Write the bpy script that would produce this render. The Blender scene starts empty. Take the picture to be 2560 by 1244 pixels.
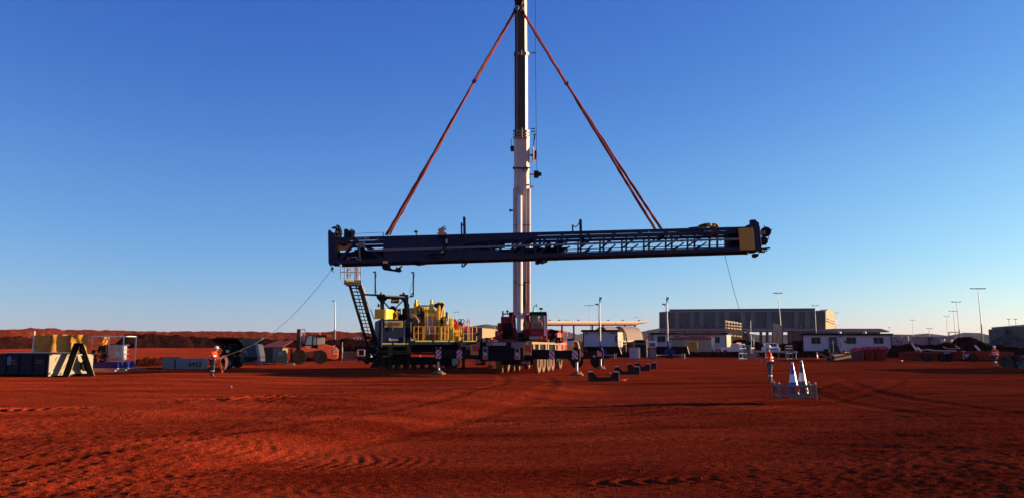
import bpy, math, random
import numpy as np
from mathutils import Vector, Matrix
C = bpy.context
scene = C.scene
COL = scene.collection
R = math.radians
random.seed(7)

# ------------------------------------------------------------------ camera, sky, sun, exposure
FPX = 1900.0
PITCH = math.atan((866 - 622) / FPX)
CAMH = 1.7
cam_data = bpy.data.cameras.new('camera')
cam = bpy.data.objects.new('camera', cam_data)
COL.objects.link(cam)
cam.location = (0, 0, CAMH)
cam.rotation_euler = (math.pi / 2 + PITCH, 0, 0)
cam_data.sensor_width = 36
cam_data.lens = 36 * FPX / 2560
cam_data.clip_start = 0.1
cam_data.clip_end = 30000
scene.camera = cam

SUN_EL = R(8.2)
SUN_AZ = R(4.5)          # measured from +x towards +y: a touch behind the machines
HORIZON_TINT = (0.76, 0.83, 1.05, 1)
SKY_R, SKY_G, SKY_B = (0.93, 1.65), (1.13, 1.38), (3.3, 0.68)
world = bpy.data.worlds.new('World')
scene.world = world
world.use_nodes = True
nt = world.node_tree
nt.nodes.clear()
wo = nt.nodes.new('ShaderNodeOutputWorld')
bg = nt.nodes.new('ShaderNodeBackground')
sky = nt.nodes.new('ShaderNodeTexSky')
sky.sky_type = 'NISHITA'
sky.sun_disc = False
sky.sun_elevation = SUN_EL
sky.sun_rotation = math.pi / 2 - SUN_AZ
sky.altitude = 600
sky.air_density = 1.0
sky.dust_density = 0.3
sky.ozone_density = 2.4
# camera colour response: the phone renders this sky bluer and deeper
sep = nt.nodes.new('ShaderNodeSeparateColor'); com = nt.nodes.new('ShaderNodeCombineColor')
# brighter air towards the low sun
tcw = nt.nodes.new('ShaderNodeTexCoord'); dt = nt.nodes.new('ShaderNodeVectorMath'); dt.operation = 'DOT_PRODUCT'
dt.inputs[1].default_value = (math.cos(SUN_AZ), math.sin(SUN_AZ), 0)
nt.links.new(tcw.outputs['Generated'], dt.inputs[0])
mad = nt.nodes.new('ShaderNodeMapRange'); mad.interpolation_type = 'SMOOTHSTEP'
for k_, v_ in (('From Min', -0.60), ('From Max', 0.15), ('To Min', 0.86), ('To Max', 1.13)): mad.inputs[k_].default_value = v_
nt.links.new(dt.outputs['Value'], mad.inputs['Value'])
vs_ = nt.nodes.new('ShaderNodeVectorMath'); vs_.operation = 'SCALE'
nt.links.new(sky.outputs[0], vs_.inputs[0]); nt.links.new(mad.outputs[0], vs_.inputs['Scale'])
# bluish veil just above the horizon
sx = nt.nodes.new('ShaderNodeSeparateXYZ'); nt.links.new(tcw.outputs['Generated'], sx.inputs[0])
hr = nt.nodes.new('ShaderNodeMapRange'); hr.interpolation_type = 'SMOOTHSTEP'
for k_, v_ in (('From Min', 0.0), ('From Max', 0.24), ('To Min', 1.0), ('To Max', 0.0)): hr.inputs[k_].default_value = v_
nt.links.new(sx.outputs['Z'], hr.inputs['Value'])
hm = nt.nodes.new('ShaderNodeMix'); hm.data_type = 'RGBA'; hm.inputs['A'].default_value = (1, 1, 1, 1); hm.inputs['B'].default_value = HORIZON_TINT
nt.links.new(hr.outputs['Result'], hm.inputs['Factor'])
hv = nt.nodes.new('ShaderNodeVectorMath'); hv.operation = 'MULTIPLY'
nt.links.new(vs_.outputs[0], hv.inputs[0]); nt.links.new(hm.outputs['Result'], hv.inputs[1])
nt.links.new(hv.outputs[0], sep.inputs[0])
for ch, (gain, pw) in enumerate([(SKY_R), (SKY_G), (SKY_B)]):
    a = nt.nodes.new('ShaderNodeMath'); a.operation = 'POWER'; a.inputs[1].default_value = pw
    b = nt.nodes.new('ShaderNodeMath'); b.operation = 'MULTIPLY'; b.inputs[1].default_value = gain
    nt.links.new(sep.outputs[ch], a.inputs[0]); nt.links.new(a.outputs[0], b.inputs[0]); nt.links.new(b.outputs[0], com.inputs[ch])
nt.links.new(com.outputs[0], bg.inputs[0])
bg.inputs[1].default_value = 0.05
nt.links.new(bg.outputs[0], wo.inputs[0])

sd = bpy.data.lights.new('sun', 'SUN')
sd.energy = 5.0
sd.angle = R(0.5)
sd.color = (1.0, 0.76, 0.48)
sun = bpy.data.objects.new('sun', sd)
COL.objects.link(sun)
sv = Vector((math.cos(SUN_EL) * math.cos(SUN_AZ), math.cos(SUN_EL) * math.sin(SUN_AZ), math.sin(SUN_EL)))
sun.rotation_euler = sv.to_track_quat('Z', 'Y').to_euler()

scene.view_settings.view_transform = 'Standard'
scene.view_settings.look = 'None'
scene.view_settings.exposure = 1.0
scene.view_settings.gamma = 1.0
scene.cycles.max_bounces = 6
scene.cycles.use_denoising = True

# ------------------------------------------------------------------ helpers
CP, SP = math.cos(PITCH), math.sin(PITCH)
def W(px, py, Y):
    "world point seen at photo pixel (px, py) that stands Y metres ahead"
    u = (px - 1280) / FPX
    v = (622 - py) / FPX
    t = Y / (CP - v * SP)
    return Vector((u * t, Y, CAMH + (SP + v * CP) * t))
def XZ(px, py, Y):
    w = W(px, py, Y)
    return (w.x, w.z)
def GY(py):
    "distance of the flat ground seen at photo row py"
    v = (622 - py) / FPX
    return CAMH * (CP - v * SP) / -(SP + v * CP)
def G(px, py):
    w = W(px, py, GY(py))
    return Vector((w.x, w.y, 0))

WM = {}
def wmat(o):
    return WM.get(o.name, Matrix.Identity(4)) if o else Matrix.Identity(4)
def props(o, label=None, cat=None, group=None, kind=None):
    if label: o['label'] = label
    if cat: o['category'] = cat
    if group: o['group'] = group
    if kind: o['kind'] = kind
    return o
def thing(name, label, cat, loc=(0, 0, 0), rz=0.0, group=None):
    o = bpy.data.objects.new(name, None)
    COL.objects.link(o)
    o.empty_display_size = 0.3
    place(o, loc, rz)
    return props(o, label, cat, group)
def place(o, loc, rz=0.0):
    o.location = loc
    o.rotation_euler = (0, 0, rz)
    WM[o.name] = Matrix.Translation(Vector(loc)) @ Matrix.Rotation(rz, 4, 'Z')
def link(o, parent, m=None):
    COL.objects.link(o)
    if parent:
        o.parent = parent
    WM[o.name] = m if m is not None else wmat(parent)
def copy_tree(o, parent=None):
    c = o.copy()
    COL.objects.link(c)
    c.parent = parent
    for ch in list(o.children):
        copy_tree(ch, c)
    return c
def dup(o, loc, rz=0.0, label=None, scale=None):
    c = copy_tree(o)
    c.location = loc
    c.rotation_euler = (0, 0, rz)
    if scale: c.scale = (scale, scale, scale)
    if label: c['label'] = label
    return c

SPLIT = {'lacing', 'cross_member', 'hanging_cable', 'stump', 'translucent_rib', 'wall_fitting', 'brace', 'crown_frame', 'gantry_post', 'boom_cheek'}
def loose(vs, fs, ms):
    par = list(range(len(vs)))
    def find(a):
        while par[a] != a:
            par[a] = par[par[a]]; a = par[a]
        return a
    for f in fs:
        for b in f[1:]: par[find(b)] = find(f[0])
    g = {}
    for f, m in zip(fs, ms): g.setdefault(find(f[0]), []).append((f, m))
    for k in g:
        idx = {}; nv = []; nf = []; nm = []
        for f, m in g[k]:
            q = []
            for i in f:
                if i not in idx: idx[i] = len(nv); nv.append(vs[i])
                q.append(idx[i])
            nf.append(q); nm.append(m)
        yield nv, nf, nm
class MB:
    def __init__(s):
        s.v = []; s.f = []; s.m = []; s.cur = 0
    def add(s, vs, fs):
        b = len(s.v)
        s.v += [tuple(v) for v in vs]
        for f in fs:
            s.f.append([b + i for i in f]); s.m.append(s.cur)
        return s
    def mat(s, i):
        s.cur = i; return s
    def box(s, x0, x1, y0, y1, z0, z1):
        vs = [(x0, y0, z0), (x1, y0, z0), (x1, y1, z0), (x0, y1, z0), (x0, y0, z1), (x1, y0, z1), (x1, y1, z1), (x0, y1, z1)]
        return s.add(vs, [(0, 3, 2, 1), (4, 5, 6, 7), (0, 1, 5, 4), (1, 2, 6, 5), (2, 3, 7, 6), (3, 0, 4, 7)])
    def pbox(s, px0, px1, py0, py1, Y, d, Yd=None):
        "box whose front face spans photo pixels at distance Y, d metres deep"
        a = W(px0, py1, Y); b = W(px1, py0, Y)
        return s.box(a.x, b.x, Y, Y + d, a.z, b.z)
    def bar(s, p, q, w, h=None, up=(0, 0, 1)):
        p = Vector(p); q = Vector(q); h = h or w
        d = (q - p)
        if d.length < 1e-6: return s
        d.normalize()
        u = Vector(up)
        if abs(d.dot(u)) > 0.98: u = Vector((0, 1, 0))
        a = d.cross(u).normalized(); b = a.cross(d).normalized()
        a *= w / 2; b *= h / 2
        vs = [p - a - b, p + a - b, p + a + b, p - a + b, q - a - b, q + a - b, q + a + b, q - a + b]
        return s.add(vs, [(0, 3, 2, 1), (4, 5, 6, 7), (0, 1, 5, 4), (1, 2, 6, 5), (2, 3, 7, 6), (3, 0, 4, 7)])
    def pbar(s, a, b, Y, w, h=None, Y2=None):
        return s.bar(W(a[0], a[1], Y), W(b[0], b[1], Y if Y2 is None else Y2), w, h, up=(0, 1, 0))
    def tube(s, p, q, r, n=10, r2=None):
        p = Vector(p); q = Vector(q); r2 = r if r2 is None else r2
        d = (q - p).normalized()
        u = Vector((0, 0, 1)) if abs(d.z) < 0.95 else Vector((1, 0, 0))
        a = d.cross(u).normalized(); b = a.cross(d).normalized()
        vs = []
        for c, rr in ((p, r), (q, r2)):
            for i in range(n):
                t = 2 * math.pi * i / n
                vs.append(c + a * math.cos(t) * rr + b * math.sin(t) * rr)
        fs = [(i, n + i, n + (i + 1) % n, (i + 1) % n) for i in range(n)]
        fs += [list(range(n)), list(range(2 * n - 1, n - 1, -1))]
        return s.add(vs, fs)
    def path(s, pts, r, n=6):
        pts = [Vector(p) for p in pts]
        vs = []; N = len(pts); prev = None
        for k, p in enumerate(pts):
            d = (pts[min(k + 1, N - 1)] - pts[max(k - 1, 0)]).normalized()
            if prev is None:
                u = Vector((0, 0, 1)) if abs(d.z) < 0.95 else Vector((1, 0, 0))
                a = d.cross(u).normalized()
            else:
                a = (prev - d * prev.dot(d)).normalized()
            prev = a
            b = a.cross(d).normalized()
            for i in range(n):
                t = 2 * math.pi * i / n
                vs.append(p + a * math.cos(t) * r + b * math.sin(t) * r)
        fs = []
        for k in range(N - 1):
            for i in range(n):
                fs.append((k * n + i, (k + 1) * n + i, (k + 1) * n + (i + 1) % n, k * n + (i + 1) % n))
        fs += [list(range(n)), list(range(N * n - 1, (N - 1) * n - 1, -1))]
        return s.add(vs, fs)
    def prism(s, poly, a, b, axis='y'):
        n = len(poly)
        def pt(p, c):
            return {'y': (p[0], c, p[1]), 'x': (c, p[0], p[1]), 'z': (p[0], p[1], c)}[axis]
        vs = [pt(p, a) for p in poly] + [pt(p, b) for p in poly]
        fs = [list(range(n)), list(range(2 * n - 1, n - 1, -1))]
        fs += [(i, n + i, n + (i + 1) % n, (i + 1) % n) for i in range(n)]
        return s.add(vs, fs)
    def pprism(s, pts, Y, d):
        "outline given in photo pixels at distance Y, extruded d metres"
        return s.prism([XZ(p[0], p[1], Y) for p in pts], Y, Y + d, 'y')
    def lathe(s, prof, c=(0, 0, 0), n=16, axis='z'):
        vs = []
        c = Vector(c)
        for r, h in prof:
            for i in range(n):
                t = 2 * math.pi * i / n
                q = (r * math.cos(t), r * math.sin(t), h)
                if axis == 'x': q = (q[2], q[0], q[1])
                if axis == 'y': q = (q[0], q[2], q[1])
                vs.append(c + Vector(q))
        fs = []
        for k in range(len(prof) - 1):
            for i in range(n):
                fs.append((k * n + i, k * n + (i + 1) % n, (k + 1) * n + (i + 1) % n, (k + 1) * n + i))
        fs += [list(range(n - 1, -1, -1)), list(range((len(prof) - 1) * n, len(prof) * n))]
        return s.add(vs, fs)
    def ball(s, c, r, n=10, sc=(1, 1, 1)):
        c = Vector(c); vs = []; fs = []
        m = max(4, n // 2)
        for j in range(1, m):
            ph = math.pi * j / m
            for i in range(n):
                t = 2 * math.pi * i / n
                vs.append(c + Vector((math.sin(ph) * math.cos(t) * r * sc[0], math.sin(ph) * math.sin(t) * r * sc[1], math.cos(ph) * r * sc[2])))
        top = len(vs); vs.append(c + Vector((0, 0, r * sc[2]))); vs.append(c - Vector((0, 0, r * sc[2])))
        for j in range(m - 2):
            for i in range(n):
                fs.append((j * n + i, (j + 1) * n + i, (j + 1) * n + (i + 1) % n, j * n + (i + 1) % n))
        for i in range(n):
            fs.append((top, i, (i + 1) % n))
            fs.append((top + 1, (m - 2) * n + (i + 1) % n, (m - 2) * n + i))
        return s.add(vs, fs)
    def clutter(s, x0, x1, y0, y1, z0, z1, n, sz, seed=1):
        "small fittings: boxes and short cylinders scattered through a volume"
        rd = random.Random(seed)
        for i in range(n):
            a, b, c = rd.uniform(x0, x1), rd.uniform(y0, y1), rd.uniform(z0, z1)
            w = [rd.uniform(.3, 1) * sz for _ in range(3)]
            if rd.random() < .6:
                s.box(a - w[0] / 2, a + w[0] / 2, b - w[1] / 2, b + w[1] / 2, c - w[2] / 2, c + w[2] / 2)
            else:
                d = rd.choice([(1, 0, 0), (0, 0, 1), (0, 1, 0)])
                d = Vector(d) * w[0]
                s.tube(Vector((a, b, c)) - d / 2, Vector((a, b, c)) + d / 2, w[1] * .35, 8)
        return s
    def build(s, name, mats, parent=None, smooth=False, local=False, bevel=0.0):
        if name in SPLIT:
            o = None
            pcs = list(loose(s.v, s.f, s.m))
            if len(pcs) > 1:
                for v, f, mm in pcs:
                    q = MB(); q.v, q.f, q.m = v, f, mm
                    SPLIT.discard(name); o = q.build(name, mats, parent, smooth, local, bevel); SPLIT.add(name)
                return o
        me = bpy.data.meshes.new(name)
        vs = s.v
        if parent is not None and not local:
            inv = wmat(parent).inverted()
            vs = [tuple(inv @ Vector(v)) for v in s.v]
        me.from_pydata(vs, [], s.f)
        if not isinstance(mats, (list, tuple)): mats = [mats]
        for m in mats: me.materials.append(m)
        me.polygons.foreach_set('material_index', s.m)
        if smooth is True:
            me.polygons.foreach_set('use_smooth', [True] * len(s.f))
        me.update()
        o = bpy.data.objects.new(name, me)
        link(o, parent)
        if smooth == 'auto':
            try: me.shade_auto_smooth
            except AttributeError: pass
            me.polygons.foreach_set('use_smooth', [True] * len(s.f))
            md = o.modifiers.new('edges', 'EDGE_SPLIT'); md.split_angle = R(38)
        if bevel:
            md = o.modifiers.new('bevel', 'BEVEL'); md.width = bevel; md.segments = 2; md.limit_method = 'ANGLE'; md.angle_limit = R(40)
        return o

def text(s, size, loc, mat, parent, name='lettering', rz=0.0, rx=90.0, depth=0.004, spin=0.0, align='CENTER', stretch=1.0, local=False, bold=0.0):
    cu = bpy.data.curves.new('t', 'FONT')
    cu.body = s; cu.size = size; cu.extrude = depth; cu.align_x = align; cu.align_y = 'CENTER'; cu.offset = bold
    cu.resolution_u = 3
    to = bpy.data.objects.new('t', cu)
    COL.objects.link(to)
    dg = C.evaluated_depsgraph_get()
    me = bpy.data.meshes.new_from_object(to.evaluated_get(dg))
    bpy.data.objects.remove(to)
    M = Matrix.Translation(Vector(loc)) @ Matrix.Rotation(rz, 4, 'Z') @ Matrix.Rotation(R(rx), 4, 'X') @ Matrix.Rotation(spin, 4, 'Z') @ Matrix.Diagonal((stretch, 1, 1, 1))
    if parent is not None and not local: M = wmat(parent).inverted() @ M
    me.transform(M)
    me.materials.clear(); me.materials.append(mat)
    o = bpy.data.objects.new(name, me)
    link(o, parent)
    return o

def skin(name, verts, edges, rad, mat, parent, sub=1, local=True, root=0):
    me = bpy.data.meshes.new(name)
    vs = verts
    me.from_pydata([tuple(v) for v in vs], edges, [])
    me.materials.append(mat)
    o = bpy.data.objects.new(name, me)
    link(o, parent)
    md = o.modifiers.new('skin', 'SKIN'); md.use_smooth_shade = True
    lay = me.skin_vertices[0] if me.skin_vertices else None
    for i, r in enumerate(rad):
        rr = r if isinstance(r, tuple) else (r, r)
        o.data.skin_vertices[0].data[i].radius = rr
        o.data.skin_vertices[0].data[i].use_root = (i == root)
    ms = o.modifiers.new('sub', 'SUBSURF'); ms.levels = sub; ms.render_levels = sub
    return o

# ------------------------------------------------------------------ materials
MATS = {}
def M(name, col, rough=0.6, metal=0.0, var=0.18, scale=3.0, dust=0.0, bump=0.0, spec=0.4, dust_col=(0.30, 0.075, 0.03)):
    if name in MATS: return MATS[name]
    m = bpy.data.materials.new(name)
    m.use_nodes = True
    n = m.node_tree.nodes; l = m.node_tree.links
    b = n['Principled BSDF']
    b.inputs['Roughness'].default_value = rough
    b.inputs['Metallic'].default_value = metal
    b.inputs['Specular IOR Level'].default_value = spec
    tc = n.new('ShaderNodeTexCoord')
    no = n.new('ShaderNodeTexNoise'); no.inputs['Scale'].default_value = scale; no.inputs['Detail'].default_value = 6; no.inputs['Roughness'].default_value = 0.65
    l.new(tc.outputs['Object'], no.inputs['Vector'])
    mx = n.new('ShaderNodeMix'); mx.data_type = 'RGBA'
    lo = tuple(max(0, c * (1 - var)) for c in col) + (1,)
    hi = tuple(min(1, c * (1 + var)) for c in col) + (1,)
    mx.inputs['A'].default_value = lo; mx.inputs['B'].default_value = hi
    rp = n.new('ShaderNodeMapRange'); rp.inputs['From Min'].default_value = 0.3; rp.inputs['From Max'].default_value = 0.7
    l.new(no.outputs['Fac'], rp.inputs['Value'])
    l.new(rp.outputs['Result'], mx.inputs['Factor'])
    out = mx.outputs['Result']
    if dust > 0:
        n2 = n.new('ShaderNodeTexNoise'); n2.inputs['Scale'].default_value = scale * 0.6; n2.inputs['Detail'].default_value = 8
        l.new(tc.outputs['Object'], n2.inputs['Vector'])
        r2 = n.new('ShaderNodeMapRange'); r2.inputs['From Min'].default_value = 0.42; r2.inputs['From Max'].default_value = 0.75
        r2.inputs['To Max'].default_value = dust
        l.new(n2.outputs['Fac'], r2.inputs['Value'])
        m2 = n.new('ShaderNodeMix'); m2.data_type = 'RGBA'
        l.new(r2.outputs['Result'], m2.inputs['Factor']); l.new(out, m2.inputs['A']); m2.inputs['B'].default_value = dust_col + (1,)
        out = m2.outputs['Result']
    l.new(out, b.inputs['Base Color'])
    rr = n.new('ShaderNodeMapRange'); rr.inputs['To Min'].default_value = max(0.05, rough - 0.12); rr.inputs['To Max'].default_value = min(1, rough + 0.15)
    l.new(no.outputs['Fac'], rr.inputs['Value']); l.new(rr.outputs['Result'], b.inputs['Roughness'])
    if bump > 0:
        bp = n.new('ShaderNodeBump'); bp.inputs['Strength'].default_value = 0.6; bp.inputs['Distance'].default_value = bump
        l.new(no.outputs['Fac'], bp.inputs['Height']); l.new(bp.outputs['Normal'], b.inputs['Normal'])
    MATS[name] = m
    return m

NAVY = M('navy_paint', (0.013, 0.018, 0.044), 0.6, 0, .2, 2, .05, 0, .15)
NAVYD = M('dark_navy_steel', (0.005, 0.005, 0.011), 0.7, 0, .3, 3, .03, 0, .1)
BLACK = M('black_steel', (0.005, 0.0045, 0.005), 0.65, 0, .3, 4, .04, 0, .15)
RUBBER = M('tyre_rubber', (0.012, 0.01, 0.01), 0.9, 0, .3, 6, .18, 0, .1)
DUSTY = M('dusty_tyre', (0.19, 0.10, 0.055), 0.95, 0, .25, 6, .3, .004)
GREY = M('grey_steel', (0.13, 0.12, 0.115), 0.6, .2, .2, 3, .15)
SILVER = M('galvanised_steel', (0.40, 0.38, 0.36), 0.45, .4, .15, 5, .05)
WHITE = M('white_paint', (0.60, 0.58, 0.55), 0.45, 0, .08, 2, .08)
CREAM = M('cream_paint', (0.52, 0.43, 0.29), 0.5, 0, .12, 2, .12)
YELLOW = M('yellow_paint', (0.75, 0.33, 0.012), 0.45, 0, .15, 2, .1)
LIME = M('hi_vis_yellow', (0.80, 0.70, 0.02), 0.5, 0, .08, 2, .05)
OCHRE = M('ochre_plate', (0.50, 0.20, 0.02), 0.55, 0, .12, 2, .1)
RED = M('red_paint', (0.28, 0.008, 0.013), 0.5, 0, .15, 2, .06, 0, .2)
ORANGE = M('orange_paint', (0.72, 0.11, 0.025), 0.42, 0, .12, 2, .1)
HIVIS = M('orange_cloth', (0.70, 0.055, 0.007), 0.9, 0, .12, 12, .06, .004)
DRILL = M('navy_cloth', (0.025, 0.03, 0.05), 0.95, 0, .25, 10, .2, .004)
JEAN = M('blue_grey_cloth', (0.09, 0.088, 0.11), 0.95, 0, .2, 10, .15, .004)
SKIN = M('skin', (0.45, 0.24, 0.15), 0.6, 0, .1, 8)
LEATHER = M('boot_leather', (0.16, 0.07, 0.03), 0.8, 0, .2, 8, .4)
REFL = M('reflective_tape', (0.75, 0.77, 0.78), 0.35, .2, .05, 8)
CONC = M('concrete', (0.26, 0.21, 0.20), 0.9, 0, .2, 3, .25, .003)
STEELY = M('weathered_steel', (0.032, 0.023, 0.017), 0.95, 0, .3, 4, .12, .003, .04)
TIMBER = M('timber', (0.38, 0.24, 0.12), 0.85, 0, .25, 6, .3)
SLING = M('red_webbing', (0.20, 0.026, 0.012), 0.85, 0, .25, 9, .1, .01)
ROPE = M('rope_fibre', (0.10, 0.085, 0.07), 0.9, 0, .1, 9)
ROPER = M('orange_rope_fibre', (0.65, 0.22, 0.12), 0.9, 0, .1, 9)
GLASSM = M('tinted_glass', (0.05, 0.065, 0.075), 0.12, 0, .1, 2, .1, 0, .8)
BLUE = M('blue_paint', (0.012, 0.018, 0.16), 0.6, 0, .12, 2, .05, 0, .15)
TEAL = M('teal_paint', (0.02, 0.14, 0.15), 0.5, 0, .15, 2, .2)
CONEM = M('orange_plastic', (0.85, 0.10, 0.04), 0.5, 0, .08, 5, .15)
REDW = M('red_stripe', (0.42, 0.02, 0.06), 0.5, 0, .1, 5)
LAMPRED = M('red_lens', (0.55, 0.01, 0.01), 0.3, 0, .1, 5)
def emis(name, col, st):
    m = bpy.data.materials.new(name); m.use_nodes = True
    b = m.node_tree.nodes['Principled BSDF']
    b.inputs['Base Color'].default_value = col + (1,)
    b.inputs['Emission Color'].default_value = col + (1,); b.inputs['Emission Strength'].default_value = st
    return m
# ------------------------------------------------------------------ ground and terrain
def _h(ix, iy, s):
    v = np.sin(ix * 127.1 + iy * 311.7 + s * 74.7) * 43758.5453
    return v - np.floor(v)
def vn(x, y, s=0):
    ix = np.floor(x); iy = np.floor(y); fx = x - ix; fy = y - iy
    fx = fx * fx * (3 - 2 * fx); fy = fy * fy * (3 - 2 * fy)
    a = _h(ix, iy, s); b = _h(ix + 1, iy, s); c = _h(ix, iy + 1, s); d = _h(ix + 1, iy + 1, s)
    return (a + (b - a) * fx + (c - a) * fy + (a - b - c + d) * fx * fy) * 2 - 1
def fbm(x, y, o=4, s=0, g=0.5):
    t = 0; a = 1
    for k in range(o):
        t = t + a * vn(x, y, s + k * 13); x = x * 2.03 + 5.1; y = y * 2.03 - 3.7; a *= g
    return t

def soil(name, a, b, bscale=6.0, bdist=0.03, far=False):
    m = bpy.data.materials.new(name); m.use_nodes = True
    n = m.node_tree.nodes; l = m.node_tree.links
    p = n['Principled BSDF']; p.inputs['Roughness'].default_value = 1.0; p.inputs['Specular IOR Level'].default_value = 0.0
    if 'Diffuse Roughness' in p.inputs: p.inputs['Diffuse Roughness'].default_value = 1.0
    tc = n.new('ShaderNodeTexCoord')
    n1 = n.new('ShaderNodeTexNoise'); n1.inputs['Scale'].default_value = 0.35; n1.inputs['Detail'].default_value = 8; n1.inputs['Roughness'].default_value = .6
    n2 = n.new('ShaderNodeTexNoise'); n2.inputs['Scale'].default_value = bscale; n2.inputs['Detail'].default_value = 9; n2.inputs['Roughness'].default_value = .72
    n3 = n.new('ShaderNodeTexVoronoi'); n3.inputs['Scale'].default_value = bscale * 3.5
    mp = n.new('ShaderNodeMapping'); mp.inputs['Scale'].default_value = (0.35, 1.4, 1.0)
    l.new(tc.outputs['Object'], mp.inputs['Vector'])
    l.new(mp.outputs['Vector'], n1.inputs['Vector'])
    for q in (n2, n3): l.new(tc.outputs['Object'], q.inputs['Vector'])
    mx = n.new('ShaderNodeMix'); mx.data_type = 'RGBA'
    mx.inputs['A'].default_value = a + (1,); mx.inputs['B'].default_value = b + (1,)
    ad = n.new('ShaderNodeMath'); ad.operation = 'ADD'
    l.new(n1.outputs['Fac'], ad.inputs[0]); l.new(n2.outputs['Fac'], ad.inputs[1])
    mr = n.new('ShaderNodeMapRange'); mr.inputs['From Min'].default_value = .80; mr.inputs['From Max'].default_value = 1.22
    l.new(ad.outputs[0], mr.inputs['Value']); l.new(mr.outputs['Result'], mx.inputs['Factor'])
    # grit: single grains and crumbs of darker and paler soil
    n4 = n.new('ShaderNodeTexNoise'); n4.inputs['Scale'].default_value = bscale * 2.6; n4.inputs['Detail'].default_value = 5; n4.inputs['Roughness'].default_value = .8
    mp4 = n.new('ShaderNodeMapping'); mp4.inputs['Scale'].default_value = (1.0, .55, 1.0)
    l.new(tc.outputs['Object'], mp4.inputs['Vector']); l.new(mp4.outputs['Vector'], n4.inputs['Vector'])
    g4 = n.new('ShaderNodeMapRange'); g4.inputs['From Min'].default_value = .36; g4.inputs['From Max'].default_value = .64; g4.inputs['To Min'].default_value = .42; g4.inputs['To Max'].default_value = 1.5
    l.new(n4.outputs['Fac'], g4.inputs['Value'])
    vm = n.new('ShaderNodeVectorMath'); vm.operation = 'SCALE'
    l.new(mx.outputs['Result'], vm.inputs[0]); l.new(g4.outputs['Result'], vm.inputs['Scale'])
    l.new(vm.outputs[0], p.inputs['Base Color'])
    sb = n.new('ShaderNodeMath'); sb.operation = 'MULTIPLY_ADD'; sb.inputs[1].default_value = -0.25
    l.new(n3.outputs['Distance'], sb.inputs[0]); l.new(n2.outputs['Fac'], sb.inputs[2])
    bp = n.new('ShaderNodeBump'); bp.inputs['Strength'].default_value = 1.0; bp.inputs['Distance'].default_value = bdist
    l.new(sb.outputs[0], bp.inputs['Height']); l.new(bp.outputs['Normal'], p.inputs['Normal'])
    return m
SOIL = soil('red_soil', (0.20, 0.016, 0.006), (0.60, 0.069, 0.022), 10.0, 0.11)
SOILD = soil('shaded_red_soil', (0.018, 0.004, 0.003), (0.042, 0.009, 0.006), 0.8, 0.3)  # soil colour darkened to carry the shade on the banks
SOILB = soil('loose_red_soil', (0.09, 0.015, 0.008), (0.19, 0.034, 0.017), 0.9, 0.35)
SOILG = soil('grey_gravel', (0.07, 0.045, 0.036), (0.12, 0.085, 0.07), 1.2, 0.12)

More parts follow.
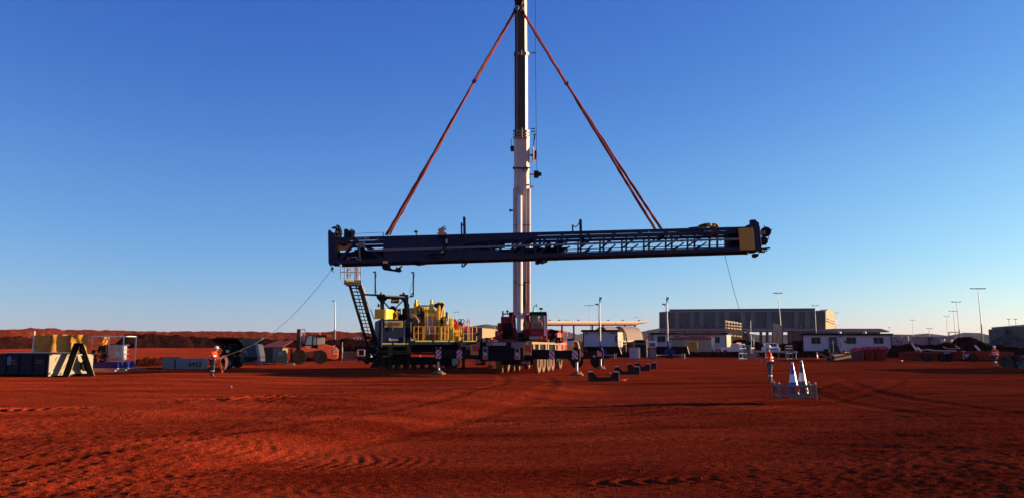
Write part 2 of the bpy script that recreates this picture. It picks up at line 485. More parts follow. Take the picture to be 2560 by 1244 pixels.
def ground_height(x, y):
    h = 0.11 * vn(x / 9 + 3, y / 13, 1) + 0.03 * vn(x / 3.1, y / 5.0, 2)
    near = np.clip(1 - (np.hypot(x, y) - 55) / 40, 0, 1)
    # wheel ruts: gentle curves across the yard, each a shallow trough with small side ridges and a tread ripple
    def rut(h, cx, cy, rad, width, depth, a0, a1, lam, ph=0):
        dx = x - cx; dy = y - cy
        r = np.hypot(dx, dy); a = np.degrees(np.arctan2(dy, dx))
        win = np.clip((a - a0) / 6, 0, 1) * np.clip((a1 - a) / 6, 0, 1)
        d = (r - rad) / width
        prof = -np.exp(-d * d * 2.5) + 0.55 * np.exp(-(np.abs(d) - 1.15) ** 2 * 6)
        tread = np.sin((np.radians(a) * rad + np.abs(r - rad) * .7) * 2 * np.pi / lam + ph) * np.exp(-d ** 4)
        return h + win * near * (depth * .38 * prof + depth * .12 * tread * np.clip(.3 + vn(x / 3, y / 3, 77), 0, 1))
    rd = random.Random(4)
    for (cx, cy, rad, a0, a1, dp) in [(-30, 62, 52, -75, -20, .05), (-27, 62, 52, -75, -20, .05), (40, 70, 60, -150, -100, .045), (43, 70, 60, -150, -100, .04),
                                  (-60, 40, 62, -35, 12, .045), (-60, 40, 59.6, -35, 12, .045), (8, -20, 38, 45, 125, .04), (8, -20, 40.4, 45, 125, .04),
                                  (-5, -60, 76, 60, 115, .035), (25, 90, 72, -130, -70, .05), (25, 90, 74.5, -130, -70, .05), (-2, 5, 12, 10, 150, .04), (-2, 5, 14, 10, 150, .03),
                                  (60, 20, 47, 130, 200, .045), (60, 20, 49.2, 130, 200, .045)]:
        h = rut(h, cx, cy, rad, 0.42, dp, a0, a1, rd.uniform(.22, .34), rd.random() * 6)
    # slewed-tyre scrub marks: nested arcs pushed up where a loader turned on the spot
    def scrub(h, cx, cy, wx, wy, ox, lam, amp, rot=0):
        ca, sa = math.cos(rot), math.sin(rot)
        u = (x - cx) * ca + (y - cy) * sa; v = -(x - cx) * sa + (y - cy) * ca
        win = np.clip(1.15 - ((u / wx) ** 2 + (v / wy) ** 2), 0, 1) ** .7
        arc = u - (v / wy) ** 2 * ox
        warp = arc + 0.12 * vn(u * 1.3, v * 1.3, 9)
        br = np.clip(.5 + .9 * vn(u * 1.1 + 7, v * 1.4, 19), 0, 1)
        return h + amp * win * br * (np.abs(np.sin(warp * np.pi / lam + .6 * vn(u * 2.2, v * 2.2, 3))) ** 1.6 - .5)
    for args in [(-8.7, 24.5, 2.0, 3.0, -0.9, .36, .17, 0), (-14.0, 20.6, 2.6, 1.3, .7, .34, .10, .3), (-2.6, 13.2, 1.7, 1.3, -.6, .24, .016, -.15),
                 (-4.6, 13.8, 1.5, 1.2, -.5, .26, .016, -.1), (-2.6, 10.2, 2.0, .8, .4, .22, .008, .2), (1.5, 10.6, 2.0, .4, .3, .3, .03, .05), (-6.2, 10.2, 2.5, .9, .5, .28, .008, .3)]:
        h = scrub(h, *args)
    # low step of spread fill running from the near left to the crane; its face looks at the sun
    for (ax, ay, bx, by, st, wd) in ((-6.5, 10.5, 4.5, 36.0, .16, 1.1), (-16, 14.0, 2.0, 30.0, .10, .9), (3.0, 8.0, 16, 30, -.07, 1.6)):
        L = math.hypot(bx - ax, by - ay); ux, uy = (bx - ax) / L, (by - ay) / L
        s_ = (x - ax) * ux + (y - ay) * uy; d = (x - ax) * uy - (y - ay) * ux + .5 * vn(s_ / 3, s_ * 0, 5)
        h = h - st * np.tanh(d / wd) * np.exp(-(d / 5) ** 2) * np.clip(s_ / 3, 0, 1) * np.clip((L - s_) / 5, 0, 1)
    # churned surface: long thin scrapes plus lumps, finest near the viewer
    fine = np.clip(1 - (y - 10) / 60, 0.15, 1)
    sm = np.clip(0.55 + 0.9 * vn(x / 6 + 9, y / 9, 21), 0.12, 1)
    h = h + near * 0.008 * fbm(x / .40, y / .8, 3, 5) * sm * (0.6 + .4 * fine)
    h = h + near * fine * 0.016 * np.abs(fbm((x + .3 * y) / .15, y / .12, 2, 31)) * (0.4 + sm)
    h = h + near * 0.010 * np.clip(vn((x * .96 + y * .28) / 2.2, (y * .96 - x * .28) / .22, 40), 0, 1) * sm
    return h
def make_ground():
    rows = []
    py = 1330.0
    ys = [-60.0, -20.0, 0.0, 3.0, 5.0, 6.4]
    y = GY(1290)
    while y < 110:
        ys.append(y)
        y += max(0.035, y * y / (CAMH * 760.0) * 0.42)
    while y < 9000:
        ys.append(y); y *= 1.12
    ys = np.array(ys)
    nx = 900
    t = np.linspace(-1, 1, nx)
    X = np.outer(10 + 0.80 * np.maximum(ys, 0), t)
    far = ys > 100
    X[far] *= 1.6
    Yg = np.repeat(ys[:, None], nx, 1)
    Z = ground_height(X, Yg)
    Z[ys < 6] = -0.05
    Z[ys > 110] *= 0.3
    Z += 0.5 * np.clip((Yg - 116) / 3, 0, 1) * np.clip((X - 8) / 5, 0, 1)
    def ss(t): t = np.clip(t, 0, 1); return t * t * (3 - 2 * t)
    Z += 1.42 * ss((Yg - 88) / 110) * ss((-X - 2) / 22)      # raised bench in front of the spoil bank
    ny = len(ys)
    co = np.stack([X, Yg, Z], -1).reshape(-1, 3).astype(np.float32)
    ii = np.arange(ny - 1)[:, None] * nx + np.arange(nx - 1)[None, :]
    quads = np.stack([ii, ii + 1, ii + 1 + nx, ii + nx], -1).reshape(-1, 4).astype(np.int32)
    me = bpy.data.meshes.new('ground')
    me.vertices.add(len(co)); me.vertices.foreach_set('co', co.ravel())
    me.loops.add(quads.size); me.loops.foreach_set('vertex_index', quads.ravel())
    me.polygons.add(len(quads)); me.polygons.foreach_set('loop_start', np.arange(0, quads.size, 4, dtype=np.int32))
    me.polygons.foreach_set('loop_total', np.full(len(quads), 4, dtype=np.int32))
    me.polygons.foreach_set('use_smooth', np.ones(len(quads), dtype=bool))
    me.update(calc_edges=True)
    me.materials.append(SOIL)
    o = bpy.data.objects.new('ground', me); COL.objects.link(o)
    o['kind'] = 'structure'
    return o
make_ground()
def make_gravel():
    rs = np.random.RandomState(3); n = 5200
    y = 6.5 + 34 * rs.rand(n) ** 1.7; x = (rs.rand(n) * 2 - 1) * (3 + .72 * y)
    k = vn(x / 2.2, y / 3.5, 61) > -.35
    x, y = x[k], y[k]; n = len(x)
    s = .006 + .022 * rs.rand(n) ** 4
    z = ground_height(x, y) + s * .3
    oc = np.array([(1, 0, 0), (0, 1, 0), (-1, 0, 0), (0, -1, 0), (0, 0, .8), (0, 0, -.8)])
    V = np.repeat(np.stack([x, y, z], -1)[:, None], 6, 1) + oc[None] * s[:, None, None] * (.7 + .6 * rs.rand(n, 6, 3))
    tri = np.array([(0, 1, 4), (1, 2, 4), (2, 3, 4), (3, 0, 4), (1, 0, 5), (2, 1, 5), (3, 2, 5), (0, 3, 5)])
    me = bpy.data.meshes.new('gravel')
    me.from_pydata(V.reshape(-1, 3).tolist(), [], (tri[None] + 6 * np.arange(n)[:, None, None]).reshape(-1, 3).tolist())
    me.materials.append(M('red_pebble', (.085, .012, .006), 1.0, 0, .5, 9, 0, 0, 0))
    o = bpy.data.objects.new('gravel', me); COL.objects.link(o); o['kind'] = 'stuff'
make_gravel()

def mound(name, ridge, mat, slope=36, back=None, nu=160, nv=18, rough=0.25, seed=1, zbase=-0.1, size=1.6, z0=0.0):
    "earth bank following ridge points (px, py, Y); the face falls to the ground at the slope angle"
    P = [W(*r) for r in ridge]
    L = [0]
    for a, b in zip(P, P[1:]): L.append(L[-1] + (b - a).length)
    s = np.linspace(0, L[-1], nu)
    xs = np.interp(s, L, [p.x for p in P]); ys = np.interp(s, L, [p.y for p in P]); zs = np.interp(s, L, [max(p.z, 0.02) for p in P])
    tx = np.gradient(xs); ty = np.gradient(ys); q = np.hypot(tx, ty); tx /= q; ty /= q
    nx_, ny_ = ty, -tx          # towards the viewer for a left-to-right ridge
    rows = []
    cot = 1 / math.tan(R(slope)); cb = 1 / math.tan(R(back or slope))
    tv = np.concatenate([np.linspace(1, 0, nv), -np.linspace(0.1, 1, nv // 2)])
    ox = fbm(s / 3.0, s * 0 + seed, 3, seed) * rough
    for t in tv:
        w = np.maximum(zs - z0, .05) * (cot if t > 0 else cb)
        x = xs + nx_ * w * t; y = ys + ny_ * w * t
        at = abs(t)
        z = zs * (1 - at) + (z0 + zbase) * at
        k = np.clip(zs, 0.15, 3) * rough
        z = z + (fbm(x / size, y / size + seed, 4, seed) * k * 0.35 + ox * 0.3 * (at < .3)) * (1 - at * at * .9) - 0.04 * k
        rows.append(np.stack([x, y, z], -1))
    V = np.array(rows); nvv = len(tv)
    mb = MB()
    mb.v = [tuple(p) for p in V.reshape(-1, 3)]
    for i in range(nvv - 1):
        for j in range(nu - 1):
            mb.f.append([i * nu + j, i * nu + j + 1, (i + 1) * nu + j + 1, (i + 1) * nu + j]); mb.m.append(0)
    o = mb.build(name, mat, None, smooth=True)
    return o
def bank(name, *a, **k):
    o = mound(name, *a, **k); o['kind'] = 'structure'; return o
# long lit spoil bank along the left horizon, its face turned towards the low sun
bank('embankment', [(-260, 832, 200), (20, 822, 215), (80, 818, 222), (150, 822, 228), (300, 825, 240), (420, 828, 252), (560, 826, 264), (700, 829, 276), (790, 830, 284), (838, 826, 290), (905, 830, 298), (960, 836, 305)], SOILB, slope=30, rough=.2, seed=3, nu=700, nv=26, size=2.2, z0=1.4)
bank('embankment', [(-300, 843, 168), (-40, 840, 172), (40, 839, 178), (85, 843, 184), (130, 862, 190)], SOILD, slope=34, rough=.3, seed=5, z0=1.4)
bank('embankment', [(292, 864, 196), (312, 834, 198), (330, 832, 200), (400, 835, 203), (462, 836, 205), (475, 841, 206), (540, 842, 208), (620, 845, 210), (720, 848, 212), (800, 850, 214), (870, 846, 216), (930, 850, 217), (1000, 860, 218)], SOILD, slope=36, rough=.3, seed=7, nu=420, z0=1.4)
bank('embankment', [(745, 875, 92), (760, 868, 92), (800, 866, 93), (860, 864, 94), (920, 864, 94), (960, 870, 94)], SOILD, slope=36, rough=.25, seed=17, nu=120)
bank('embankment', [(1100, 866, 150), (1180, 850, 140), (1210, 846, 138), (1260, 838, 137), (1300, 835, 140), (1420, 850, 146), (1500, 852, 150), (1600, 853, 152), (1650, 866, 155)], SOILB, slope=32, rough=.25, seed=8)
# yard bund in front of the offices
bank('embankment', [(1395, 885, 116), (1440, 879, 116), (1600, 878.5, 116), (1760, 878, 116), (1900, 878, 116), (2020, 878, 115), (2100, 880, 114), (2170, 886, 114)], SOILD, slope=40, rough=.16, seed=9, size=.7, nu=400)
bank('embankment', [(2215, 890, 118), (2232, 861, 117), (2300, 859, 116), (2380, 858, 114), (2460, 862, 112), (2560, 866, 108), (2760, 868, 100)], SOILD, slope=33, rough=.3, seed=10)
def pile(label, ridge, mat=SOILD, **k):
    o = mound('dirt_stockpile', ridge, mat, **k); return props(o, label, 'dirt pile', 'loose dirt stockpiles')
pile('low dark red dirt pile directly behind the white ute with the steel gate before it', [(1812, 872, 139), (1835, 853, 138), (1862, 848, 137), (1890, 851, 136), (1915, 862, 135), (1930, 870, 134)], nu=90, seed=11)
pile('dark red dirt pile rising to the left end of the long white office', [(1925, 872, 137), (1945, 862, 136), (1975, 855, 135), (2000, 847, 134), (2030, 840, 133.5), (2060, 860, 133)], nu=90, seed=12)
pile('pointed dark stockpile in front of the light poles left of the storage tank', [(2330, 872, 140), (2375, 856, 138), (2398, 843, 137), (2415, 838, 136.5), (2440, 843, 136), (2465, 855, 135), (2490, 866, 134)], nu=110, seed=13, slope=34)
pile('large grey brown stockpile in front of the round storage tank', [(2440, 872, 130), (2478, 852, 128), (2500, 838, 127), (2510, 833, 126), (2530, 838, 125), (2575, 842, 123), (2640, 850, 121), (2700, 868, 120)], SOILG, nu=120, seed=14, slope=34)
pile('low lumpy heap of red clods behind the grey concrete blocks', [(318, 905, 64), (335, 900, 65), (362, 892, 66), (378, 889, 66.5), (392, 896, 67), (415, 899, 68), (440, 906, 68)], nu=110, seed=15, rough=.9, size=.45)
# far hills, blue with distance
HILL = soil('hill_scrub', (0.10, 0.055, 0.04), (0.16, 0.09, 0.06), 0.01, 4.0)
bank('hills', [(930, 866, 3600), (1120, 836, 3500), (1180, 814, 3400), (1215, 809, 3400), (1245, 813, 3400), (1290, 845, 3300), (1340, 824, 3300), (1372, 821, 3300), (1420, 828, 3300), (1448, 836, 3300), (1470, 828, 3400), (1560, 838, 3400), (1590, 832, 3300), (1620, 824, 3300), (1650, 819, 3300), (1700, 816, 3300), (1800, 822, 3300), (1900, 836, 3200), (2050, 834, 3200), (2200, 834, 3100), (2280, 835, 3000), (2320, 832, 3000), (2370, 838, 3000), (2410, 830, 2900), (2450, 831, 2900), (2480, 838, 2900), (2560, 840, 2900), (2700, 836, 2800), (2900, 860, 2800)], HILL, slope=14, rough=.02, seed=20, nu=400, size=300)
# ------------------------------------------------------------------ buildings and far structures
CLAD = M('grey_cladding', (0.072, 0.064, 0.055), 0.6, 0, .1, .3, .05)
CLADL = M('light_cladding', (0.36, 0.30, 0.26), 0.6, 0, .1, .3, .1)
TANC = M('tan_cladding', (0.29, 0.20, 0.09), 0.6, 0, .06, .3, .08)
PURL = M('dusty_purlin', (0.30, 0.19, 0.19), 0.7, 0, .12, .6, .2)
OFFW = M('office_panel', (0.34, 0.32, 0.37), 0.5, 0, .05, .8, .04)
OFFE = M('office_end_panel', (0.38, 0.32, 0.25), 0.5, 0, .05, .8, .04)
WIN = M('window_glass', (0.02, 0.014, 0.016), 0.3, 0, .1, 1, 0, 0, .15)
FABRIC = M('shelter_fabric', (0.40, 0.28, 0.19), 0.8, 0, .06, .5, .1)
REDST = M('red_oxide_steel', (0.16, 0.045, 0.05), 0.7, 0, .15, 1, .2)

# large shed: upper clad box on a row of columns, tan sunlit end wall
sh = thing('industrial_shed', 'huge dark grey shed with pale ribs, open along its base, behind the white offices', 'shed', (W(1648, 866, 320).x, 320, 0))
Yl, Yr = 320, 306
def SP_(px, py): # point on the shed's front plane
    t = (px - 1648) / (2062 - 1648)
    return W(px, py, Yl + (Yr - Yl) * t)
def quad_slab(mb, a, b, c, d, off):
    "a,b,c,d front corners (anticlockwise from lower left), off = back offset vector"
    o = Vector(off)
    vs = [a, b, c, d, a + o, b + o, c + o, d + o]
    return mb.add(vs, [(0, 1, 2, 3), (7, 6, 5, 4), (0, 4, 5, 1), (1, 5, 6, 2), (2, 6, 7, 3), (3, 7, 4, 0)])
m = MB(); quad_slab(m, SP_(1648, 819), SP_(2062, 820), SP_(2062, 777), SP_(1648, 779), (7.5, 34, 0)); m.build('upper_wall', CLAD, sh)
m = MB(); quad_slab(m, SP_(2038, 860), SP_(2062, 860), SP_(2062, 819.6), SP_(2038, 819.6), (0, 30, 0)); m.build('corner_wall', CLAD, sh)
e0 = SP_(2062, 838); e1 = SP_(2062, 777); f0 = W(2087, 838, 352); f1 = W(2087, 783, 352); fm = W(2070, 772, 325)  # skewed plan: end wall splayed out of square to show from the camera
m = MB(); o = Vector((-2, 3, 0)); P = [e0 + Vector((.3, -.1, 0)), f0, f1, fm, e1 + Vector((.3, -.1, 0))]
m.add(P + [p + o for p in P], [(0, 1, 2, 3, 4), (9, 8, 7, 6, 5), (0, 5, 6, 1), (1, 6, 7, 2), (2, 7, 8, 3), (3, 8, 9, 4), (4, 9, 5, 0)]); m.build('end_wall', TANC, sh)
m = MB()
for k in (0, 1): m.bar(e0.lerp(e1, .62 + .1 * k) + Vector((.9, -.6, 0)), f0.lerp(f1, .55 + .1 * k) + Vector((.9, -.6, 0)), .25)
m.build('wall_trim', CREAM, sh)
m = MB(); quad_slab(m, SP_(1648, 779), SP_(2062, 776.7), SP_(2062, 774.9), SP_(1668, 776.9), (6.6, 30, 0)); m.build('roof_edge', PURL, sh)
m = MB(); quad_slab(m, SP_(1683, 777) + Vector((0, 8, 0)), SP_(2058, 775) + Vector((0, 8, 0)), SP_(2058, 766.5) + Vector((0, 8, 0)), SP_(1683, 769.5) + Vector((0, 8, 0)), (5.4, 24, 0)); m.build('roof', CLAD, sh)
m = MB()
for px in (1692, 1730, 1753, 1792, 1816, 1857, 1882, 1922, 1990, 2017): m.bar(SP_(px, 779.6) + Vector((0, -.25, 0)), SP_(px, 818.5) + Vector((0, -.25, 0)), 1.9, .3)
for px in (1692, 1730, 1753, 1792, 1816, 1857, 1882, 1922, 1990, 2017): pass
m.build('translucent_rib', M('pale_sheet', (0.115, 0.105, 0.10), 0.5, 0, .1, .5), sh)
m = MB(); quad_slab(m, SP_(1652, 825), SP_(2036, 826), SP_(2036, 819.8), SP_(1652, 819.6), (0, 1.5, 0)); m.build('crane_rail_beam', PURL, sh)
m = MB(); quad_slab(m, SP_(1655, 828.5), SP_(2030, 829), SP_(2030, 826.2), SP_(1655, 825.4), (0, 3, 0)); m.build('lower_beam', REDST, sh)
m = MB(); quad_slab(m, SP_(1655, 866) + Vector((0, 33, 0)), SP_(1930, 866) + Vector((0, 33, 0)), SP_(1930, 826) + Vector((0, 33, 0)), SP_(1655, 826) + Vector((0, 33, 0)), (0, 1, 0)); m.build('back_wall', M('pinkish_wall', (.34, .24, .27), .7, 0, .1, .2), sh)
for px in (1651, 1711, 1773, 1816, 1857, 1870, 1902, 1918, 1972, 1985, 2012, 2034):
    m = MB(); m.bar(Vector((SP_(px, 866).x, SP_(px, 866).y, 0)), SP_(px, 826), .9, .9); m.build('column', REDST, sh)
for px in (1661, 1712, 1741, 1772, 1804, 1842, 1870, 2000):
    m = MB(); q = SP_(px, 815.5) + Vector((0, -.8, 0)); m.box(q.x - .5, q.x + .5, q.y - .6, q.y + .4, q.z - .35, q.z + .35); m.bar(q, q + Vector((0, 1, .8)), .15); m.build('floodlight', GREY, sh)

# low annex right of it
an = thing('low_shed', 'long low shed with pinkish sloping roof right of the huge grey shed', 'shed', (W(2088, 866, 290).x, 290, 0))
m = MB(); m.pbox(2070, 2200, 828, 866, 290, 20); m.build('wall', CLAD, an)
m = MB(); m.pprism([(2082, 828.4), (2206, 828.4), (2203, 820), (2088, 820)], 289.5, 18); m.build('roof', PURL, an)
m = MB(); m.pprism([(2200, 829), (2222, 829), (2222, 826), (2212, 823), (2203, 820)], 289.8, 9); m.build('end_gable', TANC, an)

def office(name, label, px0, px1, pt, pb, Y, win, door=None, end=13, roof_over=4, blue=True):
    o = thing(name, label, 'site office', (W(px0, 866, Y).x, Y, 0))
    a = W(px0, pb, Y); b = W(px1, pt, Y)
    m = MB(); e = W(px1 + end, pb, Y + 3.0)
    k_ = a.x / Y * 3.1; P = [(a.x, Y), (b.x, Y), (max(e.x, b.x + k_), Y + 3), (a.x + k_, Y + 3)]  # parallelogram plan: end wall from image pixels, left side along the camera's sight line
    m.prism(P, a.z, b.z, 'z'); m.build('wall', [OFFW], o)
    if end > 4:
        m = MB(); dx = e.x - b.x; L = math.hypot(dx, 3)
        nx, ny = 3 / L * .03, -dx / L * .03
        m.add([(b.x + nx + .02, Y + ny + .05, a.z + .02), (e.x + nx, Y + 3 + ny, a.z + .02), (e.x + nx, Y + 3 + ny, b.z - .02), (b.x + nx + .02, Y + ny + .05, b.z - .02)], [(0, 1, 2, 3)]); m.build('end_wall', OFFE, o)
    m = MB(); P2 = [(a.x - .35, Y - .35), (b.x + .25, Y - .35), (e.x + .3, Y + 3.3), (a.x - .35 + k_, Y + 3.3)]
    m.prism(P2, b.z, b.z + .30, 'z'); m.build('roof', NAVYD, o)
    m = MB()
    m.bar((a.x, Y - .02, a.z), (a.x, Y - .02, b.z), .14, .1, up=(0, 1, 0)); m.bar((b.x, Y - .02, a.z), (b.x, Y - .02, b.z), .12, .1, up=(0, 1, 0))
    m.box(a.x, b.x, Y - .03, Y + .05, a.z - .1, a.z - .003); m.build('trim', NAVYD, o)
    m = MB()
    n = int((b.x - a.x) / 2.4) + 1
    for k in range(n + 1):
        x = a.x + .3 + (b.x - a.x - .6) * k / n
        m.box(x - .12, x + .12, Y + .2, Y + .45, 0, a.z - .1)
        m.box(x - .12, x + .12, Y + 2.5, Y + 2.75, 0, a.z - .1)
    m.build('stump', STEELY, o)
    for (w0, w1, h0, h1) in win:
        f = MB(); f.pbox(w0, w1, h0, h1, Y - .05, .045)
        fo = f.build('window', SILVER if False else M('window_frame', (.03, .02, .025), .5, .2, .1), o)
        g = MB(); d = (w1 - w0) * .07
        c = (w0 + w1) / 2
        g.pbox(w0 + d, c - .4, h0 + 1, h1 - 1, Y - .062, .01); g.pbox(c + .4, w1 - d, h0 + 1, h1 - 1, Y - .062, .01)
        g.build('pane', WIN, fo)
        g = MB(); g.pbox(c - .35, c + .35, h0 + .5, h1 - .5, Y - .066, .01); g.build('mullion', GREY, fo)
    if door:
        f = MB(); f.pbox(door[0], door[1], door[2], door[3], Y - .05, .045); fo = f.build('door', M('door_blue', (.02, .024, .06), .5, 0, .1), o)
        g = MB(); c = (door[0] + door[1]) / 2; g.pbox(c - 1.6, c + 1.9, door[2] + 11.5, door[2] + 16.5, Y - .058, .006); g.build('notice', WHITE, fo)
        g = MB(); w = W(door[0] + 2, door[2] + 14, Y); g.box(w.x - .03, w.x + .03, Y - .12, Y - .05, w.z - .08, w.z + .08); g.build('handle', SILVER, fo)
    return o
of = office('site_office', 'long white site office with three windows and a navy door, nearest the tank side', 2008, 2227, 837, 876, 124,
       [(2029, 2051, 842, 858), (2117, 2140, 842, 858), (2185, 2208, 842, 858)], (2073, 2092, 841, 863), end=2)
a = W(2073, 863, 124); b = W(2092, 863, 124)
m = MB()
for k in range(5): m.box(b.x - 1.2 + k * .0, b.x + .1, 124 - 1.5 + k * .28, 124 - .1, k * a.z / 5 + .02, (k + 1) * a.z / 5 - .03)
m.build('step', STEELY, of)
m = MB()
for s in (0, 1):
    x = a.x + s * (b.x - a.x)
    for yy in (122.5, 123.8): m.tube((x, yy, 0), (x, yy, a.z + .95), .035, 6)
    m.tube((x, 122.5, a.z + .95), (x, 123.8, a.z + .95), .035, 6); m.tube((x, 122.5, a.z + .45), (x, 123.8, a.z + .45), .025, 6)
m.tube((b.x, 122.5, a.z + .95), (b.x + 1.0, 122.4, .5), .035, 6); m.tube((b.x, 122.5, a.z + .5), (b.x + .9, 122.4, .1), .03, 6)
m.build('handrail', GREY, of)
for px in (2099, 2162): 
    g = MB(); w = W(px, 830.5, 125); g.ball(w, .28, 10); g.build('roof_vent', WHITE, of)
m = MB(); w = W(2114, 853, 123.9); m.box(w.x - .1, w.x + .1, 123.8, 123.95, w.z - .15, w.z + .15); w = W(2101, 840, 123.9); m.bar((w.x - .3, 123.85, w.z - .1), (w.x + .3, 123.85, w.z + .08), .06); m.build('wall_fitting', BLACK, of)
of2 = office('site_office', 'white site office with small windows behind the second tall camera tower', 1632, 1815, 835, 872, 133,
       [(1644, 1663, 839, 854), (1788, 1799, 841, 856), (1683, 1699, 838, 842)], None, end=13)
g = MB()
for k in range(4): g.pbox(1692 + k * 28, 1716 + k * 28, 831.5, 833.6, 131.5, .8)
g.build('roof_panel', REDST, of2)
of3 = office('site_office', 'windowless white office box in front of the fabric shelters', 1459, 1543, 828, 866, 118, [(1538, 1542, 837, 853)], None, end=14)
m = MB(); w = W(1549, 862, 119.5)
m.tube((w.x, 118.2, 0), (w.x, 118.2, 2.7), .04); m.tube((w.x + 1, 119.5, 0), (w.x + 1, 119.5, 2.7), .04); m.tube((w.x, 118.2, 2.6), (w.x + 1, 119.5, 2.6), .04); m.tube((w.x, 118.2, 2.1), (w.x + 1, 119.5, 2.1), .03)
m.build('handrail', SILVER, of3)
m = MB()
for px in (1467, 1497, 1530, 1536): w = W(px, 832, 117.9); m.box(w.x - .13, w.x + .13, 117.85, 117.95, w.z - .1, w.z + .1)
m.build('wall_fitting', BLACK, of3)

# carport-like truck canopy: long thin roof on columns
YC = 205
cp = thing('truck_canopy', 'long flat cream canopy roof on thin columns behind the red crane', 'canopy', (W(1400, 866, YC).x, YC, 0))
def CPt(px, py): return W(px, py, YC + (px - 1366) * .14)
m = MB(); quad_slab(m, CPt(1300, 806), CPt(1594, 806.5), CPt(1594, 801.5), CPt(1300, 801), (0, 14, 0)); m.build('roof_fascia', FABRIC, cp)
m = MB(); quad_slab(m, CPt(1302, 810), CPt(1598, 810), CPt(1598, 806.7), CPt(1302, 806.2), (0, 13, 0)); m.build('roof_beam', REDST, cp)
m = MB(); quad_slab(m, CPt(1594.5, 806.4), CPt(1625, 804), CPt(1631, 800.6), CPt(1594.5, 802), (0, 14, 0)); m.build('roof_tip', FABRIC, cp)
for px in (1407, 1437, 1484, 1512, 1566, 1592):
    m = MB(); q = CPt(px, 866); m.bar((q.x, q.y + 3, 0), (q.x, q.y + 3, CPt(px, 810).z), .45); m.build('column', REDST, cp)
for px in (1374, 1398, 1446, 1521, 1557, 1598):
    m = MB(); q = CPt(px, 800.2); m.box(q.x - .3, q.x + .3, q.y, q.y + .5, q.z, q.z + .25); m.build('roof_light', GREY, cp)

def shelter(label, px, pt, Y, r, L, ang):
    c = W(px, 866, Y); c.z = 0; z0 = W(px, pt, Y).z - r
    o = thing('fabric_shelter', label, 'dome shelter', (c.x, Y, 0), 0, 'arched fabric shelters behind the offices')
    d = Vector((math.cos(ang), math.sin(ang), 0)); e = Vector((math.sin(ang), -math.cos(ang), 0))
    n = 20
    def arc(rr, q): return [c + d * q + e * (-math.cos(math.pi * i / n) * rr) + Vector((0, 0, z0 + math.sin(math.pi * i / n) * rr)) for i in range(n + 1)]
    A, B, A2, B2 = arc(r, 0), arc(r, L), arc(r - .12, 0), arc(r - .12, L)
    m = MB(); V = A + B + A2 + B2; k = n + 1; F = []
    for i in range(n):
        F += [(i, i + 1, k + i + 1, k + i), (2 * k + i, 3 * k + i, 3 * k + i + 1, 2 * k + i + 1), (i, 2 * k + i, 2 * k + i + 1, i + 1), (k + i, k + i + 1, 3 * k + i + 1, 3 * k + i)]
    m.add(V, F); m.build('canopy', FABRIC, o, smooth='auto')
    m = MB()
    for q in range(9):
        pts = arc(r - .3, L * q / 8); m.path(pts, .07, 5)
    m.build('frame_hoop', GREY, o)
    m = MB()
    for s in (-1, 1):
        a_ = c + e * r * s; b_ = a_ + d * L
        m.bar((a_.x, a_.y, z0 / 2), (b_.x, b_.y, z0 / 2), .25, z0)
    m.build('base_wall', CREAM, o)
    return o
shelter('arched cream fabric shelter nearer the camera tower, its end open', 1503, 815, 225, 3.9, 4.5, R(30))
shelter('arched cream fabric shelter at the right end of the cream canopy', 1546, 814, 228, 4.2, 6.0, R(30))
m = MB(); m.pbox(1571, 1612, 829, 852, 235, 4)
b = m.build('wall', CREAM, thing('flat_building', 'pale flat-roofed building just right of the arched shelters', 'building', (W(1571, 866, 235).x, 235, 0)))
m = MB(); m.pbox(1569, 1618, 828, 829.6, 234.8, 4.6); m.build('roof', FABRIC, b.parent)
m = MB(); m.pbox(1575, 1660, 842, 866, 240, 3); m.build('brick_wall', M('brick_red', (.22, .09, .06), .9, 0, .15, .5), b.parent)
# buildings behind the drill rig
bb = thing('warehouse', 'grey warehouse with tan sunlit end behind the deck rails of the drill rig', 'warehouse', (W(1160, 866, 190).x, 190, 0))
m = MB(); m.pbox(1135, 1205, 818.5, 866, 190, 12); m.build('wall', CLAD, bb)
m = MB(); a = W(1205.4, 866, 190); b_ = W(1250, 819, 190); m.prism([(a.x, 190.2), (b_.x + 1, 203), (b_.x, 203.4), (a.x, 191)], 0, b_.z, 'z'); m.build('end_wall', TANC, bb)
m = MB(); m.pbox(1133, 1207, 817, 818.4, 189.6, 13); m.build('roof', PURL, bb)
# brown low buildings / plant at the right
pl = thing('process_building', 'low mauve process building right of the long white office', 'building', (W(2258, 866, 260).x, 260, 0))
m = MB(); m.pbox(2232, 2322, 842, 866, 260, 10); m.build('wall', M('mauve_wall', (.32, .22, .22), .7, 0, .12, .3, .1), pl)
m = MB(); m.pbox(2323, 2341, 840.5, 866, 259.5, 10); m.build('dark_wing', CLAD, pl)
m = MB(); m.pbox(2230, 2325, 840.6, 841.9, 259.4, 11); m.build('roof', PURL, pl)
m = MB(); m.clutter(W(2232, 840, 258).x, W(2270, 840, 258).x, 255, 258, 1.8, 4.6, 26, 2.2, 3); m.build('pipework', PURL, pl)
pt_ = thing('process_plant', 'small pinkish process plant with white tanks left of the pointed stockpile', 'plant', (W(2360, 866, 255).x, 255, 0))
m = MB(); m.clutter(W(2345, 866, 255).x, W(2392, 866, 255).x, 254, 260, 1.0, 4.5, 40, 2.2, 5); m.build('equipment', PURL, pt_)
for px, h in ((2357, 846), (2375, 848), (2390, 850)):
    m = MB(); q = W(px, h, 254); m.tube((q.x, 254, 0), (q.x, 254, q.z), .7, 12); m.build('tank', CREAM, pt_, smooth='auto')
m = MB(); a = W(2372, 829, 250); b_ = W(2398, 829, 250)
for q in (a, b_): m.bar((q.x, 250, 0), (q.x, 250, q.z), .25)
m.bar(a, b_, .25); m.build('gantry', GREY, pt_)
